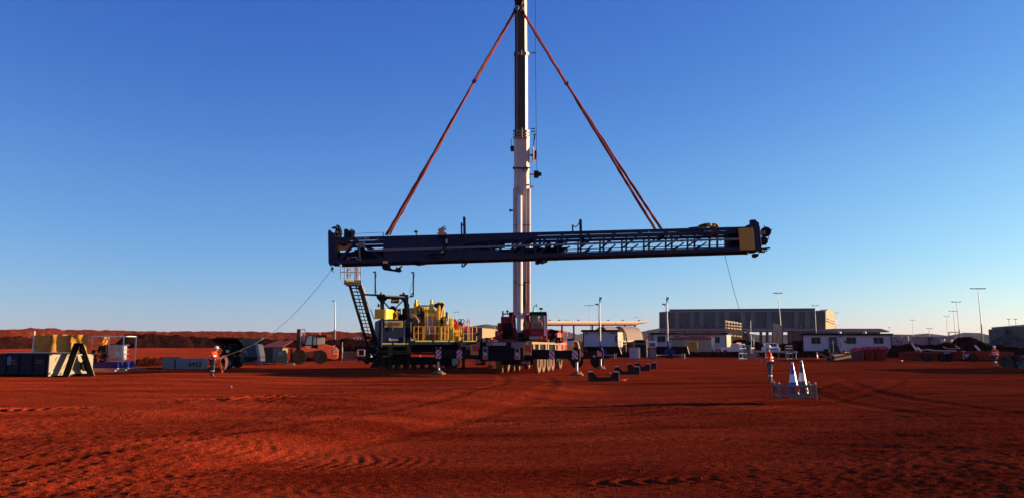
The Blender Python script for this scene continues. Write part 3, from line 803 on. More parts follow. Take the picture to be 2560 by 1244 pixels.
# round storage tank
tk = thing('storage_tank', 'large round olive grey storage tank with railings on top at right edge', 'storage tank', (W(2570, 866, 185).x, 185, 0))
c = Vector((W(2596, 866, 185).x, 185, 0)); zt = W(2520, 816, 176).z; r = 9.2
TANKM = M('olive_tank', (.085, .09, .075), .7, 0, .12, .5, .12)
m = MB(); m.lathe([(r, 0), (r, zt), (r + .12, zt), (r + .12, zt + .25), (r - .6, zt + .3), (0.1, zt + 1.1)], c, 40); m.build('shell', TANKM, tk, smooth='auto')
m = MB()
for k in range(9):
    t = R(185 + k * 20); q = c + Vector((math.cos(t) * 3, math.sin(t) * 3, zt + .8)); m.tube(q, q + Vector((0, 0, 1.1)), .05, 5)
    t2 = R(185 + (k + 1) * 20); q2 = c + Vector((math.cos(t2) * 3, math.sin(t2) * 3, zt + .8))
    m.tube(q + Vector((0, 0, 1.1)), q2 + Vector((0, 0, 1.1)), .05, 5); m.tube(q + Vector((0, 0, .55)), q2 + Vector((0, 0, .55)), .05, 5)
m.build('railing', GREY, tk)
for px in (2523, 2540):
    m = MB(); q = W(px, 812, 180); m.tube((q.x, 180, q.z), (q.x, 180, q.z + 1.4), .05, 6); m.box(q.x - .3, q.x + .3, 179.8, 180.2, q.z + 1.4, q.z + 1.52); m.build('tank_light', GREY, tk)
m = MB(); q = W(2503, 866, 182)
m.lathe([(1.8, 0), (1.8, zt - .4), (.2, zt - .2)], (q.x, 183, 0), 20); m.build('side_tank', TANKM, tk, smooth='auto')

# ------------------------------------------------------------------ light poles
def light_pole(label, px, ptop, pbx, heads, hgt=18.0, Y=None, two_tone=True, wid=1.0):
    Y = Y or FPX * (hgt - CAMH) / (866 - ptop)
    top = W(px, ptop, Y); bx = W(pbx, 866, Y).x
    o = thing('light_pole', label, 'light pole', (bx, Y, 0), 0, 'tall light poles around the yard')
    m = MB(); T = Vector((top.x, Y, top.z)); B = Vector((bx, Y, 0))
    m.tube(B, B.lerp(T, .45), .22 * wid, 10, .17 * wid); m.build('base_pole', GREY, o, smooth='auto')
    m = MB(); m.tube(B.lerp(T, .45), T, .13 * wid, 10, .08 * wid); m.build('pole', SILVER, o, smooth='auto')
    for dx in heads:
        m = MB(); q = T + Vector((dx, 0, .1))
        m.box(q.x - .34, q.x + .34, Y - .4, Y + .2, q.z - .10, q.z + .09)
        m.build('lamp_head', GREY, o, bevel=.03)
    m = MB(); m.bar(T + Vector((min(heads + [0]) , 0, 0)), T + Vector((max(heads + [0]), 0, 0)), .12); m.build('cross_arm', GREY, o)
    return o
light_pole('tallest light pole with four dark heads beside the round storage tank', 2445, 721, 2458, [-1.9, -.6, .6, 1.7])
light_pole('second tallest pole at right with two dark heads left of the tallest one', 2391, 754, 2402, [-1.6, -.6, 1.3])
light_pole('light pole with three heads standing just left of the two headed tall pole', 2383, 777, 2391, [-1.7, 0, 1.6])
light_pole('short thin white light pole left of the pair of close poles', 2366, 790, 2370, [-1.2, 1.2])
light_pole('lone thin pole behind the mauve process building', 2281, 799, 2284, [-1.3, 0, 1.3])
light_pole('light pole with wide double head in front of the huge grey shed', 1945, 732, 1957, [-1.2, -.3, .9], Y=232)
light_pole('thin light pole in front of the right part of the huge grey shed', 2037, 763, 2042, [-.9, .9], Y=285)
light_pole('light pole with two tilted lamps just right of the tan shed end', 2088, 781, 2092, [-1.3, 1.3], Y=355, hgt=20)
light_pole('white light pole standing beyond the canopy roof left of the camera tower', 1474, 763, 1479, [-1.8, -.2, .9, 1.5], Y=320)
light_pole('white pole with small twin head above the deck rails of the drill rig', 1141, 779, 1141, [-1.0, 1.0], Y=330)
light_pole('plain white pole rising from the red spoil bank behind the forklift', 838, 752, 837, [-.5], Y=215, wid=1.5)
light_pole('faint small pole behind the canopy just right of the crane', 1417, 799, 1420, [-1.2, 1.2], Y=480)
light_pole('faint small pole peeping over the right end of the canopy', 1590, 793, 1590, [-1, 1], Y=430)
light_pole('short pole with a cluster of lamps above the mauve process building', 2323, 820, 2325, [-.8, .8], Y=330)
light_pole('small pole with one square lamp at right end of the long white office roof', 2223, 818, 2225, [0], Y=320)

# ------------------------------------------------------------------ camera tower trailers with solar panels
def tower():
    o = thing('camera_tower', '', 'camera tower', (0, 0, 0), 0, 'solar camera towers in front of the offices')
    m = MB(); m.box(-1.1, 1.5, -.7, .7, .45, .6); m.bar((1.5, 0, .5), (2.4, 0, .45), .1); m.build('trailer_frame', GREY, o)
    m = MB(); m.box(-.6, -.1, -.5, .5, .62, 1.6); m.box(.25, .85, -.55, .55, .62, 1.5); m.box(-.05, .2, -.3, .3, .62, 1.9); m.build('battery_box', BLUE, o, bevel=.03)
    m = MB(); m.tube((0, 0, 1.2), (0, 0, 2.6), .13, 10); m.build('mast_base', BLUE, o, smooth='auto')
    m = MB(); m.tube((0, 0, 2.6), (0, 0, 5.6), .10, 10); m.tube((0, 0, 5.6), (0, 0, 8.2), .07, 10); m.tube((-.22, 0, 2), (-.22, 0, 7.9), .03, 6); m.build('mast', SILVER, o, smooth='auto')
    m = MB(); m.tube((-.12, 0, 3.2), (-.12, 0, 5.2), .03, 6); m.path([(0, 0, 8.1), (-.2, 0, 7.7), (-.25, 0, 6), (-.22, 0, 3)], .02, 5); m.build('cable', BLACK, o)
    m = MB(); m.tube((0, 0, 8.2), (0, 0, 8.9), .05, 8); m.box(-.12, .2, -.12, .12, 8.5, 8.62); m.box(-.05, .28, -.15, .15, 8.7, 8.95)
    m.tube((0, 0, 8.9), (0, 0, 9.25), .015, 5); m.tube((0, 0, 8.4), (.3, 0, 8.2), .03, 6); m.build('sensor_head', BLACK, o)
    m = MB(); m.bar((0, 0, 8.2), (-.35, 0, 7.9), .05); m.tube((-.68, 0, 7.95), (-.4, 0, 7.95), .1, 10); m.ball((-.35, 0, 7.9), .13, 8); m.build('camera', BLACK, o, smooth='auto')
    for x0, x1, tilt in ((-2.3, -.25, 1), (.25, 2.6, 1)):
        m = MB(); m.add([(x0, -.9, 1.75), (x1, -.9, 1.75), (x1 + (.45 if x1 > 1 else -.0), .15, .75), (x0 + (.55 if x0 < -1 else 0), .15, .75),
                          (x0, -.86, 1.79), (x1, -.86, 1.79), (x1 + (.45 if x1 > 1 else 0), .19, .79), (x0 + (.55 if x0 < -1 else 0), .19, .79)],
                         [(0, 3, 2, 1), (4, 5, 6, 7), (0, 1, 5, 4), (1, 2, 6, 5), (2, 3, 7, 6), (3, 0, 4, 7)]); m.build('solar_panel', M('solar_cell', (.005, .004, .006), .5, 0, .2, 3, .06, 0, .15), o)
    m = MB(); m.bar((2.6, -.9, 1.75), (3.1, .15, .72), .06, .12); m.build('panel_edge', WHITE, o)
    for s in (-1, 1):
        w = MB(); w.lathe([(.18, -.1), (.33, -.1), (.35, 0), (.33, .1), (.18, .1)], (.2, s * .85, .35), 18, 'y'); w.build('wheel', RUBBER, o, smooth='auto')
    for x in (-1.9, 2.2):
        for s in (-1, 1):
            m = MB(); m.tube((x, s * .9, .02), (x, s * .9, .75), .035, 6); m.box(x - .13, x + .13, s * .9 - .13, s * .9 + .13, 0, .03); m.bar((x, s * .9, .5), (x * .5, s * .6, .52), .06); m.build('stabiliser', SILVER, o)
    return o
t1 = tower()
t1.location = (W(1501, 866, 112).x, 112, -.02); t1['label'] = 'solar camera tower with tall mast before the windowless white office'
t2 = dup(t1, (W(1670, 866, 112).x, 112, -.02), 0.0, 'solar camera tower with tall mast before the office beside the yellow cabinet')

# ------------------------------------------------------------------ yard clutter in front of the offices
YB = 117
def boxy(name, label, cat, px0, px1, pt, Y, d, mat, pb=None, bevel=.03, group=None):
    a = W(px0, 866, Y); b = W(px1, pt, Y)
    o = thing(name, label, cat, ((a.x + b.x) / 2, Y, 0), 0, group)
    z0 = 0 if pb is None else max(0, W(px0, pb, Y).z)
    m = MB(); m.box(a.x, b.x, Y, Y + d, z0, b.z); m.build('body', mat, o, bevel=bevel)
    return o, a.x, b.x, b.z
o, x0, x1, z1 = boxy('fuel_container', 'pale concrete coloured container behind the second camera tower with a flat roof rack on it', 'container', 1680, 1780, 848, 122, 2.4, M('pale_container', (.36, .29, .25), .7, 0, .18, .8, .25))
m = MB()
for k in range(22): x = x0 + .15 + k * (x1 - x0 - .3) / 21; m.bar((x, YB + 4.97, .3), (x, YB + 4.97, z1 - .2), .05, .05)
m.build('corrugation', M('pale_container2', (.34, .28, .24), .7, 0, .18, .8, .25), o)
m = MB(); m.box(x0 - .2, x1 - .1, 121.6, 124.8, z1 + .02, z1 + .3)
for k in range(9):
    xx = x0 + k * (x1 - x0) / 9; m.tube((xx, 121.9, z1 + .4), (xx + 1.2, 122.3, z1 + .38), .08, 6)
m.bar((x0 + 1.2, 121.9, z1 + 1.0), (x0 + 3, 122, z1 + .55), .12); m.bar((x0 + 3, 122, z1 + .55), (x0 + 6.2, 122, z1 + .6), .14); m.build('roof_rack', REDST, o)
o, x0, x1, z1 = boxy('storage_cabinet', 'yellow storage cabinet with a dark round vent in front of the pale container', 'cabinet', 1720, 1744, 853, 119.5, 1.1, YELLOW)
m = MB(); m.box(x0 + .05, (x0 + x1) / 2 - .01, 119.44, 119.5, .3, z1 - .1); m.box((x0 + x1) / 2 + .01, x1 - .05, 119.44, 119.5, .3, z1 - .1); m.build('door', OCHRE, o)
m = MB(); m.lathe([(.13, 0), (.13, .05)], (W(1731, 857, 119.4).x, 119.4, W(1731, 857, 119.4).z), 12, 'y'); m.build('vent', BLACK, o)
m = MB(); m.box(x0 - .9, x0 - .3, 119.4, 119.5, 1.6, 1.95); m.build('blue_sign', M('pale_blue_sign', (.25, .35, .5), .5), o)
o = thing('sign_post', 'cream painted post with pale yellow board right of the yellow cabinet', 'sign post', G(1783, 891).to_tuple() if False else (W(1783, 866, 118).x, 118, 0))
a = W(1779, 843, 118); b = W(1787, 860, 118)
m = MB(); m.box(a.x, b.x, 118, 118.15, b.z, a.z); m.build('board', M('pale_yellow', (.75, .68, .3), .6), o)
m = MB(); m.box((a.x + b.x) / 2, b.x + .05, 118.02, 118.2, 0, b.z); m.build('post', CREAM, o)
# grey tote, white locker, dark booth
o = thing('liquid_tote', 'grey caged liquid tote on the ground in front of the red brick wall', 'tote', (W(1587, 866, 105).x, 105, 0))
a = W(1575, 868, 105); b = W(1600, 885, 105)
m = MB(); m.box(a.x + .06, b.x - .06, 105.06, 106, .17, a.z - .05); m.build('bottle', M('grey_plastic', (.32, .33, .38), .5, 0, .15, 3), o, bevel=.06)
m = MB()
for k in range(7): x = a.x + (b.x - a.x) * k / 6; m.tube((x, 105, .12), (x, 105, a.z), .02, 5)
for k in range(6): z = .15 + (a.z - .15) * k / 5; m.tube((a.x, 105, z), (b.x, 105, z), .02, 5); m.tube((b.x, 105, z), (b.x, 106.1, z), .02, 5)
m.build('cage', SILVER, o)
m = MB(); m.box(a.x, b.x, 105, 106.1, 0, .13); m.build('pallet', GREY, o)
o = thing('smoko_booth', 'small dark curtained booth behind the grey caged tote', 'booth', (W(1600, 866, 115).x, 115, 0))
m = MB(); m.pprism([(1588, 893), (1613, 893), (1613, 851), (1607, 848), (1594, 848), (1588, 851)], 115, 2.2); m.build('curtain', BLACK, o)
m = MB(); m.tube(W(1586, 858, 114.8), W(1622, 858, 114.8), .03, 6); m.tube((W(1617, 866, 115).x, 115, 0), W(1617, 845, 115), .04, 6); m.build('rail', SILVER, o)
o, x0, x1, z1 = boxy('tool_locker', 'white locker on a dark stand left of the second camera tower', 'locker', 1623, 1640, 851, 110, .8, M('pale_blue_white', (.5, .5, .62), .5), pb=867)
m = MB(); m.box(x0, x1, 110, 110.8, .1, z1 - 1.15 if z1 > 1.3 else .3)
for x in (x0 + .04, x1 - .04): m.box(x - .04, x + .04, 110, 110.08, 0, .9)
m.build('stand', GREY, o)
m = MB(); m.box(x0 + .04, x1 - .04, 109.97, 109.998, 1.75, 2.3); m.build('lid_panel', M('lid_dark', (.05, .05, .1), .5), o)
# small blue/yellow generator left, behind the far outrigger
o, x0, x1, z1 = boxy('generator', 'cream generator with yellow base and blue top behind the crane outriggers', 'generator', 1419, 1433, 851, 95, 1.2, CREAM, pb=866)
m = MB(); m.box(x0, x1, 94.98, 96.2, .9, W(1419, 866.4, 95).z); m.build('base', YELLOW, o)
m = MB(); m.box(x0, x1 + .1, 95.2, 96, z1 + .005, z1 + .3); m.build('top_unit', BLUE, o)
m = MB(); w = W(1434, 851, 95); m.path([(w.x, 94.9, w.z), (w.x + .5, 94.9, w.z - .1), (w.x + .7, 94.9, w.z - .8), (w.x + .8, 94.9, 1.0)], .09, 6); m.build('cover_edge', WHITE, o)
m = MB(); m.box(x0 + .1, x1 - .1, 95.1, 96, 0, .9); m.build('skid', BLACK, o)

# utes
def ute(label, px, pt, Y, rz):
    s = 1.0
    o = thing('utility_truck', label, 'ute', (W(px, 866, Y).x, Y, 0), 0, 'white utility trucks parked in front of the dirt piles')
    # local: faces -y, width along x
    m = MB()
    prof = [(-2.5, .45), (-2.55, .95), (-2.4, 1.12), (-1.35, 1.22), (-.75, 1.72), (.35, 1.78), (.6, 1.2), (2.5, 1.15), (2.5, .45)]
    m.prism([(y, z) for y, z in prof], -.9, .9, 'x')
    m.build('body', WHITE, o, local=True, bevel=.06)
    m = MB(); m.add([(-.72, -1.31, 1.27), (.72, -1.31, 1.27), (.66, -.8, 1.70), (-.66, -.8, 1.70)], [(0, 1, 2, 3)]); 
    for v in range(4): m.v[v] = (m.v[v][0], m.v[v][1] - .035, m.v[v][2] + .02)
    m.build('windscreen', GLASSM, o, local=True)
    for sx in (-1, 1):
        m = MB(); m.prism([(-.68, 1.66), (.28, 1.7), (.42, 1.25), (-1.15, 1.25)], sx * .905, sx * .915, 'x'); m.build('side_window', GLASSM, o, local=True)
        m = MB(); m.box(sx * .95 - .08, sx * .95 + .08, -1.05, -.9, 1.25, 1.45); m.bar((sx * .85, -.98, 1.25), (sx * .95, -.98, 1.3), .04); m.build('mirror', WHITE, o, local=True)
        m = MB(); m.box(sx * .68 - .17, sx * .68 + .17, -2.56, -2.5, .85, 1.0); m.build('headlight', SILVER, o, local=True)
        for yy in (-1.6, 1.6):
            w = MB(); w.lathe([(.2, -.12), (.37, -.12), (.39, 0), (.37, .12), (.2, .12)], (sx * .82, yy, .38), 20, 'x'); w.build('wheel', RUBBER, o, local=True, smooth='auto')
    m = MB(); m.box(-.45, .45, -2.57, -2.5, .8, .95); m.box(-.85, .85, -2.66, -2.5, .42, .62); m.build('grille', BLACK, o, local=True)
    m = MB(); m.box(-.6, .6, -.35, -.2, 1.79, 1.84)
    for x in (-.5, 0, .5): m.tube((x, -.28, 1.84), (x, -.28, 1.95), .05, 8)
    m.build('light_bar', ORANGE, o, local=True)
    m = MB(); m.tube((.7, -2.6, 1.1), (.7, -2.6, 2.6), .015, 5); m.build('flag_whip', SILVER, o, local=True)
    place(o, (W(px, 866, Y).x, Y, 0.5), rz)
    return o
ute('white ute with roof rack beside the teal cabinet', 1843, 855, 121, R(38))
ute('white ute facing the yard behind the man holding the right rope', 1926, 858, 118, R(-8))
o, x0, x1, z1 = boxy('pump_cabinet', 'teal fronted cabinet with cream side next to the white ute with rack', 'cabinet', 1862, 1874, 861, 113, 1.2, TEAL)
m = MB(); m.box(x1 + .005, x1 + .22, 113, 114.1, .2, z1); m.build('side_panel', CREAM, o)
m = MB(); m.lathe([(.22, 0), (.22, .04)], (W(1867, 866, 113).x, 112.95, 1.5), 16, 'y'); m.build('fan', BLACK, o)
m = MB(); m.tube((x1 + .25, 112.9, 0), (x1 + .25, 112.9, 5.6), .03, 6); m.build('flag_whip', SILVER, o)
# barrier frames and rails in front of the utes
def gate(px, label, Y=98, h=2.1, w=.9, lit=WHITE):
    c = W(px, 866, Y).x
    o = thing('steel_gate', label, 'gate', (c, Y, 0), 0, 'upright steel gates at the yard edge')
    m = MB()
    for s in (-.5, 0, .5): m.bar((c + s * w, Y + s * .4, 0), (c + s * w, Y + s * .4, h), .1)
    for z in (.25, .9, 1.5, h - .06): m.bar((c - w / 2, Y - .2, z), (c + w / 2, Y + .2, z), .07)
    m.build('frame', lit, o)
    m = MB(); m.box(c - w / 2 - .1, c + w / 2 + .1, Y - .3, Y + .3, 0, .05); m.build('foot', STEELY, o)
gate(1855, 'white ladder-like steel gate standing beside the white ute with rack')
gate(1972, 'grey steel gate with one bright leg left of the long white office', 96, 1.9, 1.0, GREY)
gate(1863, 'thin grey steel gate just in front of the teal cabinet', 95, 1.6, .4, GREY)
o = thing('pipe_barrier', 'long low pipe rail with short uprights in front of the white utes', 'barrier', (W(1930, 866, 106).x, 106, 0))
m = MB(); a = W(1882, 877.5, 106); b = W(1994, 879.5, 106)
m.tube(a, b, .11, 8); m.build('rail', SILVER, o, smooth='auto')
for px in (1884, 1914, 1946, 1968, 1990):
    m = MB(); w = W(px, 878, 106); m.tube((w.x, 106.1, 0), (w.x, 106.1, w.z + .1), .06, 6); m.build('post', GREY, o)
m = MB(); m.box(W(1868, 878, 104).x, W(1893, 878, 104).x, 104, 105, 0, .85); m.build('block', M('dusty_block', (.25, .13, .11), .9), o)
# lattice billboard back and pale screen
lb = thing('stacked_form_frame', 'tall tan lattice panel frame standing behind the end of the white office', 'frame', (W(1830, 866, 150).x, 150, 0))
A = W(1814, 866, 150); 
def LP(px, py): return W(px, py, 150 + (px - 1814) * .06)
m = MB()
for px in (1816, 1824, 1831, 1838, 1845, 1853):
    t = (px - 1814) / 40; q = LP(px, 801 + 5 * t); m.bar(q, Vector((q.x, q.y, 0)), .42, .3)
for py in (806, 813, 820, 838): m.bar(LP(1813, py - 2), LP(1854, py + 2), .3, .25)
m.build('frame', TANC, lb)
m = MB()
for a_, b_, t0, t1_ in ((1814, 1822, 800, 816), (1823.5, 1830, 801, 817), (1832, 1838, 802, 820), (1840, 1846, 803.5, 818), (1826, 1836, 824, 846), (1838, 1846, 824, 846)):
    quad_slab(m, LP(a_, t1_) + Vector((0, .2, 0)), LP(b_, t1_ + .6) + Vector((0, .2, 0)), LP(b_, t0 + .8) + Vector((0, .2, 0)), LP(a_, t0) + Vector((0, .2, 0)), (0, .2, 0))
m.build('panel', CREAM, lb)
sc_ = thing('shade_screen', 'tall pale hanging screen with a yellow rust streak between the white utes and offices', 'screen', (W(1945, 866, 148).x, 148, 0))
m = MB(); m.pprism([(1933, 862), (1955, 866), (1956, 812), (1932, 806)], 148, .15); m.build('sheet', M('screen_cloth', (.42, .30, .20), .8, 0, .12, .6, .1), sc_)
m = MB(); m.pprism([(1940, 860), (1949, 862), (1947, 830), (1944, 824), (1941, 838)], 147.9, .06); m.build('stain', OCHRE, sc_)
m = MB(); m.bar(W(1956.4, 870, 148), W(1956.4, 811, 148), .2); m.bar(W(1931.4, 870, 148), W(1931.4, 805, 148), .2); m.build('frame', GREY, sc_)
# ladder/scaffold inside shed base
o = thing('water_drum', 'open dark drum at the left of the office steps', 'drum', (W(2067, 866, 116).x, 116, 0))
m = MB(); c = W(2067, 873, 116); m.lathe([(.42, 0), (.42, c.z), (.46, c.z), (.46, c.z + .08), (.4, c.z + .08), (.4, .5)], (c.x, 116, 0), 18); m.build('shell', NAVYD, o, smooth='auto')
# ------------------------------------------------------------------ traffic cones
def cone(h=.75):
    o = thing('traffic_cone', '', 'cone', (0, 0, 0), 0, 'orange and white cones dotted round the yard')
    m = MB(); m.box(-.2, .2, -.2, .2, 0, .04); m.lathe([(.15, .04), (.03, h)], (0, 0, 0), 18); m.build('body', CONEM, o, smooth='auto')
    m = MB(); m.lathe([(.118, h * .32), (.078, h * .62)], (0, 0, 0.0), 18); 
    m.v = [(a * 1.04, b * 1.04, c) for a, b, c in m.v]; m.build('reflective_band', REFL, o, smooth='auto')
    return o
c0 = cone(.95)
CL = [(2043, 896, 'orange cone left of the long white office, leaning light on its right side'), (2134, 900, 'orange cone in front of the orange skips'),
      (2252, 901, 'orange and white cone between the orange skips and the orange trailer'), (2518, 914, 'orange and white cone right of the walking man at the dark skip'),
      (1050, 911, 'small dark orange cone under the deck of the drill rig'),
      (1453, 885, 'grey white cone behind the crane outrigger, nearest the generator'), (1473, 887, 'tall white topped cone right of the grey white one'), (1534, 887, 'small cone beside the first solar camera tower'), (1634, 889, 'red and white cone below the white locker'),
      (1487, 886, 'thin white cone above the farthest striped beam end')]
for k, (px, py, lb) in enumerate(CL):
    p = G(px, py)
    if k == 0: place(c0, p); c0['label'] = lb
    else: dup(c0, p, .3 * k, lb)
BOLL = []
for px, py, lb in ((1526, 889, 'thin white marker post beside the first camera tower'), (1701, 885, 'bright cream marker post in front of the second camera tower')):
    p = G(px, py); o = thing('marker_post', lb, 'post', p)
    m = MB(); m.tube(p, p + Vector((0, 0, 1.15)), .07, 8); m.box(p.x - .15, p.x + .15, p.y - .15, p.y + .15, 0, .04); m.build('post', CREAM, o, smooth='auto')
    m = MB(); m.tube(p + Vector((0, 0, 1.0)), p + Vector((0, 0, 1.16)), .075, 8); m.build('cap', REFL, o)

# ------------------------------------------------------------------ stillage with two big cones
YS = GY(999)
st = thing('stillage', 'beige steel crate with barred sides holding two tall cones, nearest to the viewer', 'crate', (W(1993, 1000, YS).x, YS, 0))
x0, x1 = W(1947, 990, YS).x, W(2040, 990, YS).x
STM = M('beige_steel', (.17, .105, .07), .6, .1, .2, 5, .3, .001)
ztop = W(1993, 961, YS).z; ytop = YS + .95
m = MB()
for x in (x0 + .04, x1 - .04):
    for y in (YS, ytop): m.box(x - .04, x + .04, y - .04, y + .04, 0, ztop + .03)
m.build('corner_post', STM, st, bevel=.006)
m = MB()
for x in (x0 + .04, x1 - .04):
    for y in (YS, ytop): m.lathe([(.035, ztop + .032), (.036, ztop + .06), (.015, ztop + .09)], (x, y, 0), 10)
m.build('stacking_cap', M('pale_cap', (.35, .26, .2), .5), st)
m = MB(); 
for y in (YS, ytop):
    m.box(x0 + .085, x1 - .085, y - .03, y + .03, ztop - .07, ztop); m.box(x0 + .085, x1 - .085, y - .03, y + .03, .1, .19)
for x in (x0 + .04, x1 - .04):
    m.box(x - .03, x + .03, YS + .045, ytop - .045, ztop - .07, ztop); m.box(x - .03, x + .03, YS + .045, ytop - .045, .1, .19)
m.build('rail', STM, st)
for y in (YS, ytop):
    m = MB(); n = 17
    for k in range(n): x = x0 + .11 + (x1 - x0 - .22) * k / (n - 1); m.box(x - .008, x + .008, y - .008, y + .008, .185, ztop - .065)
    m.build('bar_panel', STM, st)
for x in (x0 + .04, x1 - .04):
    m = MB()
    for k in range(12): y = YS + .07 + .8 * k / 11; m.box(x - .008, x + .008, y - .008, y + .008, .185, ztop - .065)
    m.build('bar_panel', STM, st)
m = MB(); m.box(x0 + .02, x1 - .02, YS + .05, ytop - .05, .12, .15); m.build('floor', STEELY, st)
m = MB(); m.box(x0 + .42, x1 - .42, YS - .04, YS - .032, .02, .12); m.build('id_plate', STM, st)
st.rotation_euler = (0, 0, R(-9))
def big_cone(label, px, ptop, Y, cols, tilt):
    base = W(px, 975, Y); h = W(px, ptop, Y).z - .16
    o = thing('tall_cone', label, 'cone', (base.x, Y, 0.155), 0, 'tall cones standing in the crate')
    seg = [(0, .40, 0), (.40, .67, 1), (.67, 1.0, 2)]
    for a, b, k in seg:
        m = MB(); r = lambda t: .20 * (1 - t) + .035 * t
        m.lathe([(r(a), a * h), (r(b), b * h)], (base.x, Y, .155), 20)
        m.build(('lower_sleeve', 'reflective_band', 'upper_sleeve')[k], cols[k], o, smooth='auto')
    m = MB(); m.lathe([(.04, h), (.045, h + .02), (.03, h + .05)], (base.x, Y, .155), 12); m.build('tip', REFL, o, smooth='auto')
    m = MB(); m.box(base.x - .24, base.x + .24, Y - .24, Y + .24, .155, .19); m.build('base', BLACK, o)
GL = M('blue_gloss_plastic', (.03, .045, .22), .22, 0, .1, 6, .1)
GD = M('dark_gloss_plastic', (.035, .035, .04), .22, 0, .1, 6, .2)
RF = M('white_gloss_band', (.62, .62, .72), .2, 0, .05, 6, .05)
big_cone('tall blue and white cone standing left in the beige crate', 1984, 908, YS + .38, (GL, RF, GL), 0)
big_cone('tall black and white cone standing right in the beige crate', 2007, 903, YS + .62, (GD, M('cream_gloss_band', (.6, .5, .45), .2, 0, .05, 6, .05), GD), 0)
o = thing('chain_coil', 'small orange coil of chain hanging inside the barred crate', 'chain', (W(1992, 975, YS).x, YS + .12, .3))
m = MB(); c = W(1993, 968, YS + .12)
for k in range(4): m.path([c + Vector((math.cos(t) * .075, .02 * k - .03, math.sin(t) * .03 - .035 * k)) for t in [i * math.pi / 6 for i in range(13)]], .014, 6)
m.path([c + Vector((.04 + .02 * math.sin(i), 0, -.13 - i * .035)) for i in range(6)], .012, 5)
m.build('links', CONEM, o, smooth='auto')
o = thing('chain_coil', 'tan rope hanging in a loop at the right end inside the crate', 'rope', (x1 - .2, YS + .1, .3))
m = MB(); c = W(2024, 958, YS + .12); m.path([c, c + Vector((.05, 0, -.1)), c + Vector((-.03, 0, -.2)), c + Vector((.05, 0, -.3)), c + Vector((.0, 0, -.36))], .018, 6); m.build('loop', TIMBER, o, smooth='auto')
o.name = 'rope_loop'

# ------------------------------------------------------------------ V cradles
def cradle(label, px0, px1, pt, pb, Ytop=None, off=0):
    Y = GY(pb)
    o = thing('steel_cradle', label, 'cradle', (W((px0 + px1) / 2, pb, Y).x, Y, 0), 0, 'dark steel cradles lying in a row beside the crane')
    x0, x1 = W(px0, pb, Y).x, W(px1, pb, Y).x; w = x1 - x0; h = W(px0, pt, Y).z; d = .42
    m = MB(); poly = [(x0, 0), (x1, 0), (x1, h), (x1 - .12 * w, h), (x1 - .27 * w, .38 * h), (x0 + .27 * w, .38 * h), (x0 + .12 * w, h), (x0, h)]
    m.prism(poly, Y, Y + .03, 'y'); m.prism(poly, Y + d - .03, Y + d, 'y'); m.build('side_plate', STEELY, o)
    m = MB(); 
    def strip(a, b, t=.025): 
        m.bar((a[0], Y + d / 2, a[1]), (b[0], Y + d / 2, b[1]), d + .10, t, up=(0, 0, 1)) if abs(b[0] - a[0]) > .05 else m.box(a[0] - t / 2, a[0] + t / 2, Y - .05, Y + d + .05, min(a[1], b[1]), max(a[1], b[1]))
    strip((x0 + .12 * w, h), (x0 + .27 * w, .38 * h)); strip((x0 + .27 * w, .39 * h), (x1 - .27 * w, .39 * h)); strip((x1 - .12 * w, h), (x1 - .27 * w, .38 * h))
    m.build('saddle_plate', STEELY, o)
    m = MB(); m.box(x0 - .015, x0 + .13 * w, Y - .06, Y + d + .06, h + .003, h + .03); m.box(x1 - .13 * w, x1 + .015, Y - .06, Y + d + .06, h + .003, h + .03); m.build('top_cap', M('pale_steel', (.5, .45, .4), .6, 0, .15, 4, .15), o)
    m = MB(); m.box(x1 + .002, x1 + .03, Y - .05, Y + d + .05, 0, h); m.build('end_plate', M('pale_steel', (.5, .45, .4)), o)
    return o
cradle('nearest dark steel cradle, widest of the row right of the crane', 1473, 1547, 929, 952)
cradle('second dark steel cradle just behind the nearest one', 1539, 1599, 916, 935)
cradle('third dark steel cradle, partly behind the second', 1571, 1625, 909, 926)
cradle('farthest dark steel cradle of the row', 1590, 1641, 906, 922)
o = thing('rag', 'crumpled orange rag on the ground right of the nearest cradle', 'rag', G(1556, 952))
m = MB(); c = G(1556, 952); m.ball(c + Vector((0, 0, .04)), .09, 8, (1.6, 1, .7)); m.ball(c + Vector((.12, .05, .06)), .06, 8, (1.2, 1, 1)); m.build('cloth', HIVIS, o)
rd = random.Random(12)
for k, (px, py, lb) in enumerate([(1525, 932, 'small pale stone between the two nearest cradles'), (1568, 949, 'tiny white stone right of the orange rag'), (1569, 921, 'pale scrap left of the third cradle'), (576, 967, 'tiny white stone on open ground below the man with the coil')]):
    c = G(px, py); o = thing('stone', lb, 'stone', c); m = MB(); m.ball(c + Vector((0, 0, .03)), .06, 7, (1.5, 1, .7)); m.build('rock', CONC, o)
# ------------------------------------------------------------------ mobile crane
CROOT = Vector((-0.35, 47.1, 0)); CRZ = R(-13)
cr = thing('mobile_crane', 'red and cream mobile crane with tall white boom raised over its striped black outriggers', 'crane', CROOT, CRZ)
CLIGHT = M('crane_cream', (.30, .205, .11), .45, 0, .1, 2, .15)
def CL_(x, y, z=0): return wmat(cr) @ Vector((x, y, z))
